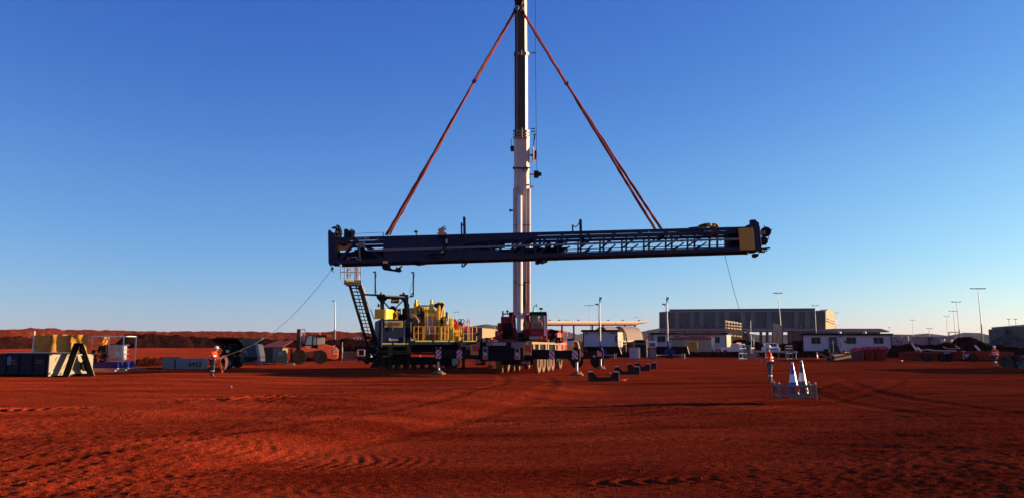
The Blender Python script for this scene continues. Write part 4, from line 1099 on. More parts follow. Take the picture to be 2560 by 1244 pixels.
# carrier (local frame: +y runs forward along the chassis, away from the viewer)
m = MB(); m.box(-1.33, 1.33, .2, 14.6, 1.25, 1.84); m.build('chassis', BLACK, cr, local=True)
m = MB()
m.box(-1.5, 1.5, .6, 14.4, 1.86, 2.02)
for s in (-1, 1):
    xo = 1.47 * s
    m.box(min(xo, xo - .1 * s), max(xo, xo - .1 * s), .9, 14.0, 1.42, 1.50)
    for y in (1.2, 2.9, 5.4, 6.2, 9.2, 10.2, 11.0, 13.1): m.box(min(xo, xo - .12 * s), max(xo, xo - .12 * s), y, y + .4, 1.0, 1.858)
m.build('deck', CLIGHT, cr, local=True, bevel=.02)
m = MB(); m.box(-1.35, 1.35, -1.25, .55, .85, 2.0); m.build('rear_body', NAVYD, cr, local=True, bevel=.04)
m = MB()
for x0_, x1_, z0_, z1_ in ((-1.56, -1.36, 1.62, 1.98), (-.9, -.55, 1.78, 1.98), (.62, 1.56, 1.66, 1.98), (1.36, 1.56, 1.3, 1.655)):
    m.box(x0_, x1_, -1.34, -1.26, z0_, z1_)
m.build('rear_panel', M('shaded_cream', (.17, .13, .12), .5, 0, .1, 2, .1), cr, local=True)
m = MB(); m.box(-.5, .28, -1.33, -1.27, 1.8, 1.95); p_ = m.build('number_plate', M('plate_grey', (.45, .45, .46), .5, 0, .1), cr, local=True)
text('LT 1090 7733', .11, CL_(-.11, -1.345, 1.87), BLACK, cr, 'plate_lettering', rz=CRZ)
for s in (-1, 1):
    m = MB(); m.box(s * .98 - .16, s * .98 + .16, -1.33, -1.262, .95, 1.72); q = m.build('light_panel', M('lamp_panel', (.16, .15, .17), .5, .2, .15), cr, local=True)
    for z, mt in ((1.5, BLACK), (1.28, SILVER), (1.08, LAMPRED)):
        m = MB(); m.lathe([(.09, 0), (.09, .05)], (s * .98, -1.37, z), 14, 'y'); m.build('lamp', mt, q, local=True)
    # yellow warning board with red quarter
    xa = 1.62 * s
    m = MB(); m.box(xa - .26, xa + .24, -1.42, -1.40, 1.22, 1.85)
    m.build('warning_board', OCHRE, cr, local=True)
    m = MB(); m.prism([(xa - .12, 1.45), (xa + .235, 1.38), (xa + .235, 1.80), (xa - .16, 1.80)], -1.425, -1.418, 'y'); m.build('warning_patch', M('board_red', (.45, .03, .02), .6, 0, .08), cr, local=True)
    m = MB(); m.box(s * 1.3 - .28, s * 1.3 + .28, -1.3, -1.1, .6, .84); m.build('mudflap', RUBBER, cr, local=True)
    m = MB(); m.box(s * 1.5 - .25, s * 1.5 + .25, -1.4, -1.34, .72, .84); m.build('marker_strip', REDW, cr, local=True)
for y in (3.5, 5.05, 7.0, 8.6, 12.0):
    for s in (-1, 1):
        w = MB()
        w.lathe([(.36, -.14), (.42, -.16), (.60, -.17), (.655, -.13), (.67, -.05), (.67, .05), (.655, .13), (.60, .17), (.42, .16), (.36, .14)], (s * 1.24, y, .67), 30, 'x')
        t_ = w.build('wheel', DUSTY, cr, local=True, smooth='auto')
        h = MB(); h.lathe([(.35, -.145), (.2, -.10), (.12, -.10), (.12, .10), (.2, .10), (.35, .145)], (s * 1.24, y, .67), 20, 'x')
        h.build('hub', STEELY, t_, local=True, smooth='auto')
for y in (3.5, 7.0, 12.0):
    m = MB(); m.tube((-1.1, y, .67), (1.1, y, .67), .14, 10); m.build('axle', BLACK, cr, local=True)
for s in (-1, 1):
    m = MB(); m.box(s * 1.3 - .2, s * 1.3 + .2, 9.6, 11.2, .6, 1.2); m.build('side_tank', BLACK, cr, local=True, bevel=.04)
# carrier cab at the far end and the upright signal-red locker
m = MB(); m.prism([(12.6, .9), (12.6, 2.6), (13.0, 3.0), (14.5, 2.95), (14.9, 1.9), (14.9, .9)], -1.45, 1.45, 'x'); m.build('carrier_cab', RED, cr, local=True, bevel=.05)
m = MB(); m.prism([(12.95, 2.15), (14.45, 2.15), (14.35, 2.8), (13.1, 2.85)], 1.455, 1.47, 'x'); m.build('cab_window', GLASSM, cr, local=True)
lk = MB(); xa_, xb_ = W(1393.5, 866, 57).x, W(1403.5, 866, 57.3).x; lk.prism([(xa_, 56.6), (xb_, 57.25), (xb_, 58.1), (xa_ - .1, 58.1)], 1.35, W(1398, 831, 57).z, 'z'); q = lk.build('red_locker', M('salmon_red', (.50, .09, .07), .45, 0, .08, 2, .05), cr)
a = W(1403.2, 866, 57.3); b_ = W(1403, 831, 57.2)
m = MB(); m.add([(W(1392, 866, 57.2).x, 57.15, 1.35), (W(1402.6, 866, 57.2).x, 56.6, 1.35), (W(1402.6, 866, 57.2).x, 56.6, b_.z - .02), (W(1392, 866, 57.2).x, 57.15, b_.z - .02)], [(0, 1, 2, 3)]); 
for ch_, z in (('K', 2.62), ('H', 2.38), ('I', 2.14), ('M', 1.9)):
    text(ch_, .22, ((xa_ + xb_) / 2 + .02, 56.90, z), M('plum_letter', (.1, .01, .015), .6), q, 'lettering', rz=math.atan2(.65, xb_ - xa_), spin=-math.pi / 2)
m = MB(); m.ball(W(1398, 827.5, 57.4), .10, 10); m.tube(W(1398, 831, 57.4), W(1398, 828, 57.4), .05, 8); m.build('beacon', CONEM, q, smooth='auto')
m = MB(); m.pbox(1376, 1392, 832, 847, 58.5, 1.5); m.build('tool_box', M('brown_box', (.25, .08, .05), .7, 0, .15, 2, .2), cr)
m = MB(); m.bar(W(1373, 828.5, 58.4), W(1392, 832.5, 58.4), .06, .5); m.build('box_lid', NAVYD, cr)
m = MB(); m.pbox(1369, 1378, 833, 850, 58.2, 1.5); m.build('red_box', RED, cr)
m = MB(); c = W(1388, 849, 57); m.box(c.x - 1.0, c.x + .5, 55.6, 57.4, 2.03, 2.12); m.clutter(c.x - .9, c.x + .4, 55.7, 57.3, 2.15, 2.35, 30, .42, 8); m.build('deck_gear', BLACK, cr)
m = MB(); c = W(1375, 849, 55); m.clutter(c.x - .4, c.x + .8, 53.9, 55, 2.05, 2.3, 9, .22, 18); m.build('deck_fittings', CLIGHT, cr)
m = MB(); m.pprism([(1316, 857), (1348, 857), (1346, 850), (1318, 850)], 50.2, 1.5); m.build('deck_step', CLIGHT, cr)

# outriggers: boxes at rear and front, telescoped beams, striped boards, jack legs with floats
for (y, hgt) in ((0.0, .66), (12.8, .55)):
    m = MB(); m.box(-1.75, 1.75, y - .42, y + .42, .92, .92 + hgt); m.build('outrigger_box', BLACK, cr, local=True)
    for s in (-1, 1):
        m = MB()
        m.box(*sorted((1.75 * s, 3.05 * s)), y - .33, y + .33, .96, .92 + hgt - .04); 
        q = m.build('outrigger_beam', BLACK, cr, local=True)
        m = MB(); m.box(*sorted((3.05 * s, 4.45 * s)), y - .27, y + .27, 1.0, .92 + hgt - .08); q2 = m.build('outrigger_extension', BLACK, cr, local=True)
        for bx, yy, par in ((2.9, y - .335, q), (4.28, y - .275, q2)):
            # red and white striped board
            x0_, x1_ = sorted(((bx - .17) * s, (bx + .17) * s)); z0_, z1_ = .98, .92 + hgt - .06
            m = MB(); nst = 5
            zz = z1_ - z0_
            for k in range(-3, 6):
                m.cur = k % 2
                lo = z0_ + k * zz / 4; hi = lo + zz / 4
                sl = .34 * -s
                poly = [(x0_, lo), (x1_, lo + sl), (x1_, hi + sl), (x0_, hi)]
                # clip to the board height
                def clip(poly, zc, keep_above):
                    out = []
                    for i in range(len(poly)):
                        p, q_ = poly[i], poly[(i + 1) % len(poly)]
                        ip = (p[1] >= zc) == keep_above; iq = (q_[1] >= zc) == keep_above
                        if ip: out.append(p)
                        if ip != iq:
                            t = (zc - p[1]) / (q_[1] - p[1]); out.append((p[0] + t * (q_[0] - p[0]), zc))
                    return out
                poly = clip(clip(poly, z0_, True), z1_, False) if poly else poly
                if len(poly) > 2: m.prism(poly, yy - .012, yy - .002, 'y')
            m.build('striped_board', [M('dull_white', (.55, .48, .50), .5, 0, .1, 4, .15), REDW], par, local=True)
        xj = 4.35 * s
        m = MB(); m.tube((xj, y, .80), (xj, y, .92 + hgt + .12), .15, 14); m.box(xj - .2, xj + .2, y - .2, y + .2, .88, .92 + hgt + .02); j = m.build('jack_housing', BLACK, cr, local=True, smooth='auto')
        m = MB(); m.tube((xj, y, .26), (xj, y, .85), .075, 14); m.build('jack_rod', SILVER, j, local=True, smooth='auto')
        m = MB(); m.box(xj - .36, xj + .36, y - .36, y + .36, 0, .08); m.lathe([(.34, .08), (.30, .16), (.1, .28)], (xj, y, 0), 16); m.build('float_pad', M('rusty_float', (.16, .075, .04), .85, 0, .3, 4, .35), cr, local=True)
        m = MB(); m.tube((xj + .12 * s, y - .1, .92 + hgt + .1), (xj + .12 * s, y - .1, .9), .03, 6)
        for k in (0, 1): m.tube((xj + .3 - .2 * k, y - .3, .1), (xj + .3 - .2 * k, y - .3, .26), .02, 6)
        m.build('float_handle', CREAM, cr, local=True)
for s in (1,):
    m = MB(); w = CL_(3.9, 12.45, 1.0); m.lathe([(.09, 0), (.09, .05)], w, 12, 'y'); m.build('marker_lamp', SILVER, cr)
m = MB(); w = G(1467, 912); m.lathe([(.3, -.12), (.52, -.15), (.56, -.06), (.56, .06), (.52, .15), (.3, .12)], (w.x - .1, 61.8, .56), 26, 'y'); m.v = m.v
sp = thing('spare_wheel_trolley', 'dark wheeled trolley with big tyre beyond the farthest striped beam end', 'trolley', (w.x - .1, 61.8, 0))
m.build('wheel', RUBBER, sp, smooth='auto')
m = MB(); m.lathe([(.52, -.155), (.40, -.16), (.40, -.13)], (w.x - .1, 61.8, .56), 26, 'y'); m.build('rim', BLACK, sp, smooth='auto')
m = MB(); m.lathe([(.3, -.12), (.5, -.15), (.54, 0), (.5, .15), (.3, .12)], (w.x - 1.75, 61.9, .54), 24, 'y'); m.build('wheel', RUBBER, sp, smooth='auto')
m = MB(); m.box(w.x - 2.6, w.x + .9, 62.15, 63.3, .75, 1.0); m.box(w.x - 2.2, w.x - .6, 62.2, 63.2, 1.0, 1.3); m.build('frame', BLACK, sp)

# superstructure, turned so the operator cab faces the viewer
YU = 50.9
m = MB(); c = CL_(0, 5.2); m.lathe([(1.25, 2.02), (1.25, 2.25), (1.1, 2.3)], (c.x, c.y, 0), 28); m.build('slew_ring', BLACK, cr, smooth='auto')
m = MB(); m.pprism([(1240, 848), (1248, 854), (1352, 854), (1366, 851), (1366, 846), (1240, 846)], YU + .1, 6); m.build('turntable', RED, cr)
m = MB(); m.pbox(1252, 1287, 790, 846, YU + 1.2, 5.2); m.build('engine_housing', RED, cr, bevel=.05)
m = MB(); m.pbox(1243.5, 1262, 806, 846, YU + .7, 4.8); m.build('counterweight', RED, cr, bevel=.05)
m = MB(); m.pbox(1256, 1280, 806.5, 842, YU + .62, .5); q = m.build('radiator_grille', BLACK, cr)
m = MB()
for k in range(12): m.pbox(1257, 1279, 808 + k * 2.8, 809 + k * 2.8, YU + .57, .04)
m.build('slat', BLACK, q)
m = MB(); m.pbox(1237.5, 1256, 826, 848, YU + .05, 1.2); q = m.build('winch_cover', RED, cr, bevel=.05)
m = MB(); m.pbox(1242, 1249.5, 831, 833.3, YU + .03, .015); m.pbox(1243, 1249, 836, 837, YU + .03, .015); m.build('marking', M('faded_white', (.45, .3, .3), .6), q)
m = MB(); m.pbox(1239.5, 1241.5, 811, 817.5, YU + .2, .1); m.bar(W(1240.5, 818, YU + .3), W(1240.5, 827, YU + .3), .03); m.build('mirror', BLACK, cr)
m = MB(); m.tube(W(1257, 790, YU + 1.5), W(1257, 776, YU + 1.5), .06, 6); m.tube(W(1257, 783.5, YU + 1.5), W(1277, 783.5, YU + 1.5), .05, 6); m.tube(W(1268.5, 783, YU + 1.5), W(1268.5, 778, YU + 1.5), .03, 6); m.ball(W(1268.5, 777, YU + 1.5), .09, 8); m.build('roof_rail', BLACK, cr)
m = MB(); m.pbox(1272, 1284, 779, 790, YU + 1.5, 1.2); m.build('exhaust_box', BLACK, cr)
# boom support plates
for px0, dy in ((1281, .2), (1316, .2)):
    m = MB(); m.pprism([(px0 - 6, 848), (px0, 786), (px0 + 7, 784), (px0 + 10, 820), (px0 + 10, 848)], YU + .9, .18); m.build('boom_cheek', RED, cr)
    m = MB(); m.pprism([(px0 - 6, 848), (px0, 786), (px0 + 7, 784), (px0 + 10, 820), (px0 + 10, 848)], YU + 4.5, .18); m.build('boom_cheek', RED, cr)
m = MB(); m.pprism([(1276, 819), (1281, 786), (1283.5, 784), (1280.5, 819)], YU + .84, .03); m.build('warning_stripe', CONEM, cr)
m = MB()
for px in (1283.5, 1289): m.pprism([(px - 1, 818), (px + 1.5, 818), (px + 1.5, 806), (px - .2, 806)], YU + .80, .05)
m.build('reflector', SILVER, cr)  # silver slips likewise stand for lit stripes on the cheek
m = MB(); m.pbox(1286, 1326, 822, 848, YU + .5, 5.5); m.build('slew_platform', RED, cr)
m = MB(); m.pbox(1295, 1308, 831, 842, YU + .3, .3); m.build('cylinder_foot', BLACK, cr)
m = MB(); m.pbox(1308, 1312, 804, 819, YU + .8, .2); m.pbox(1315, 1322, 804, 820, YU + .7, .2); m.build('valve_block', CLIGHT, cr)
# operator cab
cb = MB(); a = W(1326, 850, YU - .9); b = W(1366, 778, YU - .9); Yc = YU - .9
cb.box(a.x, b.x, Yc, Yc + 2.2, a.z, W(1326, 820, Yc).z); cab = cb.build('operator_cab', RED, cr, bevel=.03)
m = MB(); zt0 = W(1326, 786, Yc).z; m.box(a.x - .02, b.x + .02, Yc - .05, Yc + 2.2, zt0, b.z); m.build('cab_roof', BLACK, cab, bevel=.03)
m = MB()
for px in (1327, 1360.5): m.bar(W(px, 820, Yc + .04), W(px, 786, Yc + .04), .09, .09)
for px in (1327, 1365): m.bar(W(px, 820, Yc + 2.0), W(px, 786, Yc + 2.0), .12, .12)
m.bar(W(1361, 820.5, Yc + .05), W(1327, 820.5, Yc + .05), .06)
m.build('cab_pillar', RED, cab)
m = MB(); m.pbox(1328.5, 1359.5, 786.5, 820, Yc + .005, .012)
CABG = bpy.data.materials.new('clear_glass'); CABG.use_nodes = True
_n = CABG.node_tree.nodes; _l = CABG.node_tree.links
_tr = _n.new('ShaderNodeBsdfTransparent'); _tr.inputs[0].default_value = (.8, .82, .84, 1); _gl = _n.new('ShaderNodeBsdfGlossy'); _gl.inputs['Roughness'].default_value = .05
_mx = _n.new('ShaderNodeMixShader'); _fr = _n.new('ShaderNodeFresnel'); _fr.inputs[0].default_value = 1.5
_l.new(_fr.outputs[0], _mx.inputs[0]); _l.new(_tr.outputs[0], _mx.inputs[1]); _l.new(_gl.outputs[0], _mx.inputs[2]); _l.new(_mx.outputs[0], _n['Material Output'].inputs[0])
m.build('front_window', CABG, cab)
m = MB(); x = W(1364.5, 800, Yc).x; m.add([(x, Yc + .12, W(0, 819, Yc).z), (x, Yc + 1.9, W(0, 819, Yc).z), (x, Yc + 1.9, zt0), (x, Yc + .12, zt0)], [(0, 1, 2, 3)]); m.build('side_window', CABG, cab)
m = MB(); m.box(a.x + .05, b.x - .05, Yc + 2.1, Yc + 2.19, W(0, 820, Yc).z + .01, zt0); m.build('cab_back', M('grey_lining', (.2, .17, .18), .7, 0, .1), cab)
m = MB(); m.pbox(1333, 1355, 805.5, 821, Yc + .3, .15); m.build('console', BLACK, cab, bevel=.04)
m = MB(); m.pbox(1338, 1352, 790, 818, Yc + 1.2, .15); m.build('seat', BLACK, cab, bevel=.05)
m = MB(); m.pbox(1323, 1349, 839.5, 846.5, Yc - .22, .2); m.build('cab_step', M('step_grey', (.3, .24, .22), .7, .1, .1), cab)
m = MB(); m.pbox(1352, 1355.5, 840, 845.5, Yc - .08, .06); m.build('work_lamp', CREAM, cab)
m = MB(); m.pbox(1366.3, 1368, 786, 846, Yc + .1, .08); m.build('grab_rail', SILVER, cab)
m = MB(); m.pbox(1360, 1364, 788, 838, Yc - .03, .03); m.build('white_stripe', M('stripe_white', (.7, .55, .5), .5), cab)
for px in (1338, 1341.5, 1356):
    m = MB(); m.pbox(px, px + 2.5, 823.5, 826, Yc - .05, .04); m.build('grip', BLACK, cab)
text('LTM', .14, (W(1340, 830, Yc).x, Yc - .01, W(0, 830, Yc).z), M('faded_red', (.55, .2, .2), .6), cab, 'lettering')
m = MB(); p0 = W(1333, 778, Yc + .6); m.path([p0, p0 + Vector((.01, 0, .25)), p0 + Vector((.08, 0, .38)), p0 + Vector((.22, 0, .42))], .025, 6); m.ball(p0 + Vector((.22, 0, .45)), .05, 8); m.ball(p0 + Vector((.24, 0, .33)), .04, 8); m.build('anemometer', BLACK, cab)
m = MB(); c = W(1352.5, 770.5, Yc + .6); m.lathe([(.1, -.06), (.13, -.03), (.13, .03), (.1, .06)], c, 14); m.tube(c, c - Vector((0, 0, .2)), .02, 6); m.build('satellite_dome', BLACK, cab, smooth='auto')
m = MB(); m.pbox(1336, 1340, 773.5, 777.8, Yc + .3, .1); m.build('green_lamp', emis('green_glow', (.05, .8, .35), .9), cab)
m = MB(); m.pbox(1365.5, 1367.3, 783.5, 786, Yc - .1, .05); m.build('camera', BLACK, cab)

# boom
def boomY(z): return 57.2 - .281 * (z - 3.9)
def zb(py):
    T = math.tan(math.atan((622 - py) / FPX) + PITCH)
    return (CAMH + (57.2 + .281 * 3.9) * T) / (1 + .281 * T)
BD = Vector((0, -.281, 1)).normalized(); BX = Vector((1, 0, 0)); BY = BX.cross(BD).normalized()   # BY points away/back
if BY.y < 0: BY = -BY
def bpt(px, py, du=0, dv=0):
    z = zb(py); Y = boomY(z); w = W(px, py, Y)
    return Vector((w.x, Y, w.z)) + BX * du + BY * dv
def bsec(mb, py0, py1, pxc0, pxc1, w, dpt, prof=None, v0=0.0):
    a = bpt(pxc0, py0); b = bpt(pxc1, py1)
    hw = w / 2
    prof = prof or [(-hw * .62, -dpt / 2), (hw * .62, -dpt / 2), (hw * .92, -dpt * .34), (hw, -dpt * .12), (hw, dpt * .42), (hw * .9, dpt / 2), (-hw * .9, dpt / 2), (-hw, dpt * .42), (-hw, -dpt * .12), (-hw * .92, -dpt * .34)]
    n = len(prof)
    vs = [c + BX * u + BY * (v + v0) for c in (a, b) for u, v in prof]
    fs = [list(range(n)), list(range(2 * n - 1, n - 1, -1))] + [(i, n + i, n + (i + 1) % n, (i + 1) % n) for i in range(n)]
    mb.add(vs, fs)
BOOMW = M('boom_white', (.50, .42, .39), .38, 0, .07, 1.2, .08)
BOOMD = M('boom_greased_underside', (.035, .028, .026), .6, 0, .2, 2, .1)
def section(py0, py1, c0, c1, w, d, dark):
    m = MB(); bsec(m, py0, py1, c0, c1, w, d); o = m.build('boom_section', BOOMW, cr, smooth='auto')
    if dark:
        m = MB(); hw = w / 2
        bsec(m, py0 - 1 if py0 > py1 else py0, py1, c0, c1, w, d, prof=[(-hw * .60, -d / 2 - .006), (hw * .52, -d / 2 - .006), (hw * .52, -d / 2 + .004), (-hw * .60, -d / 2 + .004)])
        m.build('wear_face', BOOMD, o)
        m = MB(); bsec(m, py0, py1, c0, c1, .05, .05, v0=-d / 2 + .12, prof=[(-hw - .01, -.22), (-hw + .02, -.22), (-hw + .02, .1), (-hw - .01, .1)]); m.build('wear_strip', BOOMD, o)
    return o
section(790, 342, 1304.2, 1304.2, 1.14, 1.15, False)
section(345, 131, 1303.6, 1303, .95, 1.0, True)
section(134, -90, 1303, 1301.5, .86, .92, True)
def collar(py, h, w, d, n=1):
    for k in range(n):
        m = MB(); bsec(m, py + h * k * 1.3, py + h * k * 1.3 - h, 1303.6, 1303.6, w - .04 * (k % 2), d); m.build('boom_collar', M('collar_brown', (.26, .20, .17), .5, .2, .2, 4, .2), cr)
collar(140, 8, 1.10, 1.16); collar(331, 6, 1.22, 1.28, 3)
m = MB(); bsec(m, 345, 320, 1304, 1304, .1, .1, v0=-.70); bsec(m, 141, 128, 1303, 1303, .1, .1, v0=-.62); m.build('collar_bolt', GREY, cr)
# cross rod, brackets and the lower fork plate of the base section
m = MB(); m.tube(bpt(1284, 419, dv=-.66), bpt(1325, 419, dv=-.66), .045, 8); m.ball(bpt(1285, 419, dv=-.7), .11, 8); m.ball(bpt(1317, 419, dv=-.7), .10, 8); m.bar(bpt(1308, 419, dv=-.7), bpt(1308, 429, dv=-.7), .06); m.build('cross_rod', BLACK, cr)
def uplate(px_pts, mat, dv=-.6, th=.05, name='boom_plate'):
    m = MB(); n = len(px_pts); f = [bpt(a, b, dv=dv) for a, b in px_pts]; g = [p + BY * th for p in f]
    m.add(f + g, [list(range(n)), list(range(2 * n - 1, n - 1, -1))] + [(i, n + i, n + (i + 1) % n, (i + 1) % n) for i in range(n)]); return m.build(name, mat, cr)
uplate([(1286, 424), (1289, 436), (1295, 446), (1302, 448), (1310, 444), (1317, 430), (1320, 422)], BOOMW, dv=-.62, name='reinforcing_plate')
uplate([(1285, 463), (1285, 485), (1288, 467), (1292, 464.5), (1298, 468), (1299.5, 488), (1307, 500), (1308, 468), (1313, 464), (1323, 463), (1323, 459), (1285, 459)], BOOMW, dv=-.66, name='cylinder_fork')
for s, px in ((-1, 1286.6), (1, 1322.2)):
    m = MB(); m.tube(bpt(px, 780, dv=-.42), bpt(px, 470, dv=-.42), .13, 10); m.build('boom_edge_tube', BOOMW, cr, smooth='auto')
m = MB()
for py in (560, 700): 
    m.tube(bpt(1283.3, py, dv=-.62), bpt(1325, py, dv=-.62), .025, 6)
m.build('band', STEELY, cr)
a = W(1299.5, 831, YU + .5); b = bpt(1300, 488, dv=-.85)
m = MB(); m.tube(a, a.lerp(b, .60), .20, 18); m.tube(a.lerp(b, .60), a.lerp(b, .607), .225, 18); m.build('lift_cylinder', BOOMW, cr, smooth='auto')
m = MB(); m.tube(a.lerp(b, .60), b, .155, 16); m.build('lift_rod', M('pale_rod', (.62, .56, .52), .3, .1, .02, 2), cr, smooth='auto')
m = MB(); 
for t in (.13, .33, .5): m.tube(a.lerp(b, t), a.lerp(b, t + .004), .212, 18)
m.build('cylinder_band', STEELY, cr)
m = MB()
for k, px in enumerate((1309.5, 1311.5, 1313.5)): m.path([W(px, 822, YU + .6), W(px + 1.5, 800, YU + .7), bpt(px + (k - 1) * 2.5, 765, dv=-.7), bpt(px - 1, 735, dv=-.66), bpt(px, 700, dv=-.66)], .045, 6)
m.build('hose', M('brown_hose', (.08, .03, .02), .7, 0, .2, 4), cr, smooth='auto')
m = MB(); m.path([bpt(1325.6, 770, dv=-.2), bpt(1326, 600, dv=-.2), bpt(1326, 480, dv=-.2), bpt(1325, 440, dv=-.2)], .02, 5); m.build('cable', BLACK, cr)
m = MB(); m.bar(bpt(1275, 526), bpt(1285, 526), .12, .1); m.box(*[v for v in (bpt(1276, 526).x - .08, bpt(1276, 526).x + .05, bpt(1276, 526).y - .1, bpt(1276, 526).y + .1, bpt(1276, 526).z - .08, bpt(1276, 526).z + .08)]); m.build('boom_camera', BLACK, cr)
m = MB(); m.path([bpt(1281, 347), bpt(1278, 349), bpt(1278, 361), bpt(1279.5, 366)], .02, 5); m.build('bent_rod', BLACK, cr)
m = MB(); q = bpt(1280.3, 371); m.box(q.x - .1, q.x + .12, q.y - .15, q.y + .15, q.z - .2, q.z + .15); m.box(q.x - .14, q.x, q.y - .1, q.y + .1, q.z - .05, q.z + .1); m.build('side_lamp', BLACK, cr)
# cable reel guides on the right edge
m = MB(); q = bpt(1333, 388); m.lathe([(.6, -.06), (.64, 0), (.6, .06)], q, 22, 'x'); m.build('cable_reel', M('reel_tan', (.5, .28, .17), .6, 0, .1), cr, smooth='auto')
m = MB(); q = bpt(1337.6, 388); m.box(q.x - .07, q.x + .08, q.y - .25, q.y + .25, q.z - .28, q.z + .28); m.bar(bpt(1325, 388), bpt(1333, 388), .12); m.build('reel_motor', BLACK, cr)
m = MB(); m.path([bpt(1336, 338), bpt(1334.5, 352), bpt(1334, 366)], .03, 5); m.bar(bpt(1333, 336.5), bpt(1341, 335.5), .05); m.bar(bpt(1337, 337), bpt(1336, 350), .05); m.build('reel_arm', BLACK, cr)
m = MB(); q = bpt(1340.5, 436); m.box(q.x - .16, q.x + .17, q.y - .2, q.y + .2, q.z - .24, q.z + .24); q = bpt(1350, 435.5); m.box(q.x - .12, q.x + .1, q.y - .12, q.y + .12, q.z - .12, q.z + .12); m.build('sensor_winch', BLACK, cr)
m = MB(); m.bar(bpt(1324, 436), bpt(1337, 436), .1); m.bar(bpt(1325, 467), bpt(1334, 467), .13); m.build('bracket', M('tan_bracket', (.5, .3, .2), .6, 0, .1), cr)
m = MB(); m.path([bpt(1338.5, -60), bpt(1338.5, 130), bpt(1340.5, 320), bpt(1342, 425)], .018, 5); m.build('measuring_cable', BLACK, cr)
m = MB()
for py in (132.5, 321.5, 328.5): m.bar(bpt(1328, py + .5), bpt(1338, py), .06)
m.build('cable_guide', BLACK, cr)

# operator
# ------------------------------------------------------------------ hook block and slings
YH = 48.0
hk = thing('hook_block', 'dark hook block with pale shackles hanging in front of the boom at the top edge', 'hook block', W(1300, 30, YH))
m = MB(); m.pprism([(1286, -40), (1310, -40), (1311, -6), (1304, 10), (1290, 6), (1285, -5)], YH - .15, .4); m.build('sheave_block', BLACK, hk, bevel=.03)
m = MB(); c = W(1298, 16, YH); m.path([c + Vector((0, 0, .35)), c + Vector((.02, 0, .1)), c + Vector((.16, 0, -.08)), c + Vector((.05, 0, -.26)), c + Vector((-.14, 0, -.22)), c + Vector((-.2, 0, -.05))], .07, 8); m.build('hook', BLACK, hk, smooth='auto')
def ring(c, r, t, dx=0): return [Vector(c) + Vector((math.cos(i * math.pi / 7) * r, dx * math.sin(i * math.pi / 7), math.sin(i * math.pi / 7) * r * 1.4)) for i in range(15)]
m = MB(); m.path(ring(W(1293, 20, YH - .1), .1, 0), .035, 6); m.path(ring(W(1304, 22, YH + .1), .1, 0), .035, 6); m.path(ring(W(1303, 5, YH), .12, 0), .03, 6); m.build('shackle', SILVER, hk, smooth='auto')
m = MB()
for px, dy in ((1291, -.1), (1295, .1), (1300, -.1), (1304, .1)): m.tube(W(px, -30, YH + dy), W(px + 1, -260, YH + dy), .014, 6)
m.build('hoist_rope', STEELY, hk)
YF, YR = 47.0, 49.05
def sling(label, apex, joint, ends, side):
    o = thing('round_sling', label, 'sling', apex, 0, 'red lifting slings from hook to load')
    def wob(a, b, n, k): 
        rd_ = random.Random(k); out = []
        for i in range(n + 1):
            t = i / n; p = a.lerp(b, t); out.append(p + Vector((rd_.uniform(-.02, .02), rd_.uniform(-.02, .02), rd_.uniform(-.02, .02) - .12 * math.sin(math.pi * t) * .3)))
        return out
    m = MB()
    for s in (-1, 1):
        off = Vector((.05 * s, .06 * s, .02 * s)); m.path(wob(apex + off * .6, joint + off, 22, 3 + s), .066, 8)
    m.build('upper_leg', SLING, o, smooth=True)
    for k, e in enumerate(ends):
        m = MB()
        for s in (-1, 1): m.path(wob(joint + Vector((.03 * s, .02, 0)), e + Vector((.055 * s, 0, 0)), 26, 9 + s + 4 * k), .05, 8)
        m.build('lower_leg', SLING, o, smooth=True)
    m = MB(); m.path(ring(joint, .11, 0, .06), .03, 6); m.tube(joint - Vector((.16, 0, 0)), joint + Vector((.16, 0, 0)), .035, 8); m.build('joining_link', BLACK, o, smooth='auto')
    m = MB(); m.ball(apex, .17, 10, (.8, 1, 1.1)); m.build('eye', BLACK, o, smooth='auto')
    return o
sling('left red sling, running down left from the hook to the solid part of the mast', W(1288, 27, YH), W(1186, 203, YH), [W(966, 588, YF + .2), W(972, 587, YR - .2)], -1)
sling('right red sling, running down right from the hook to the lattice part of the mast', W(1308, 32, YH), W(1416, 208, YH), [W(1638, 573, YF + .2), W(1654, 573.5, YR - .2)], 1)

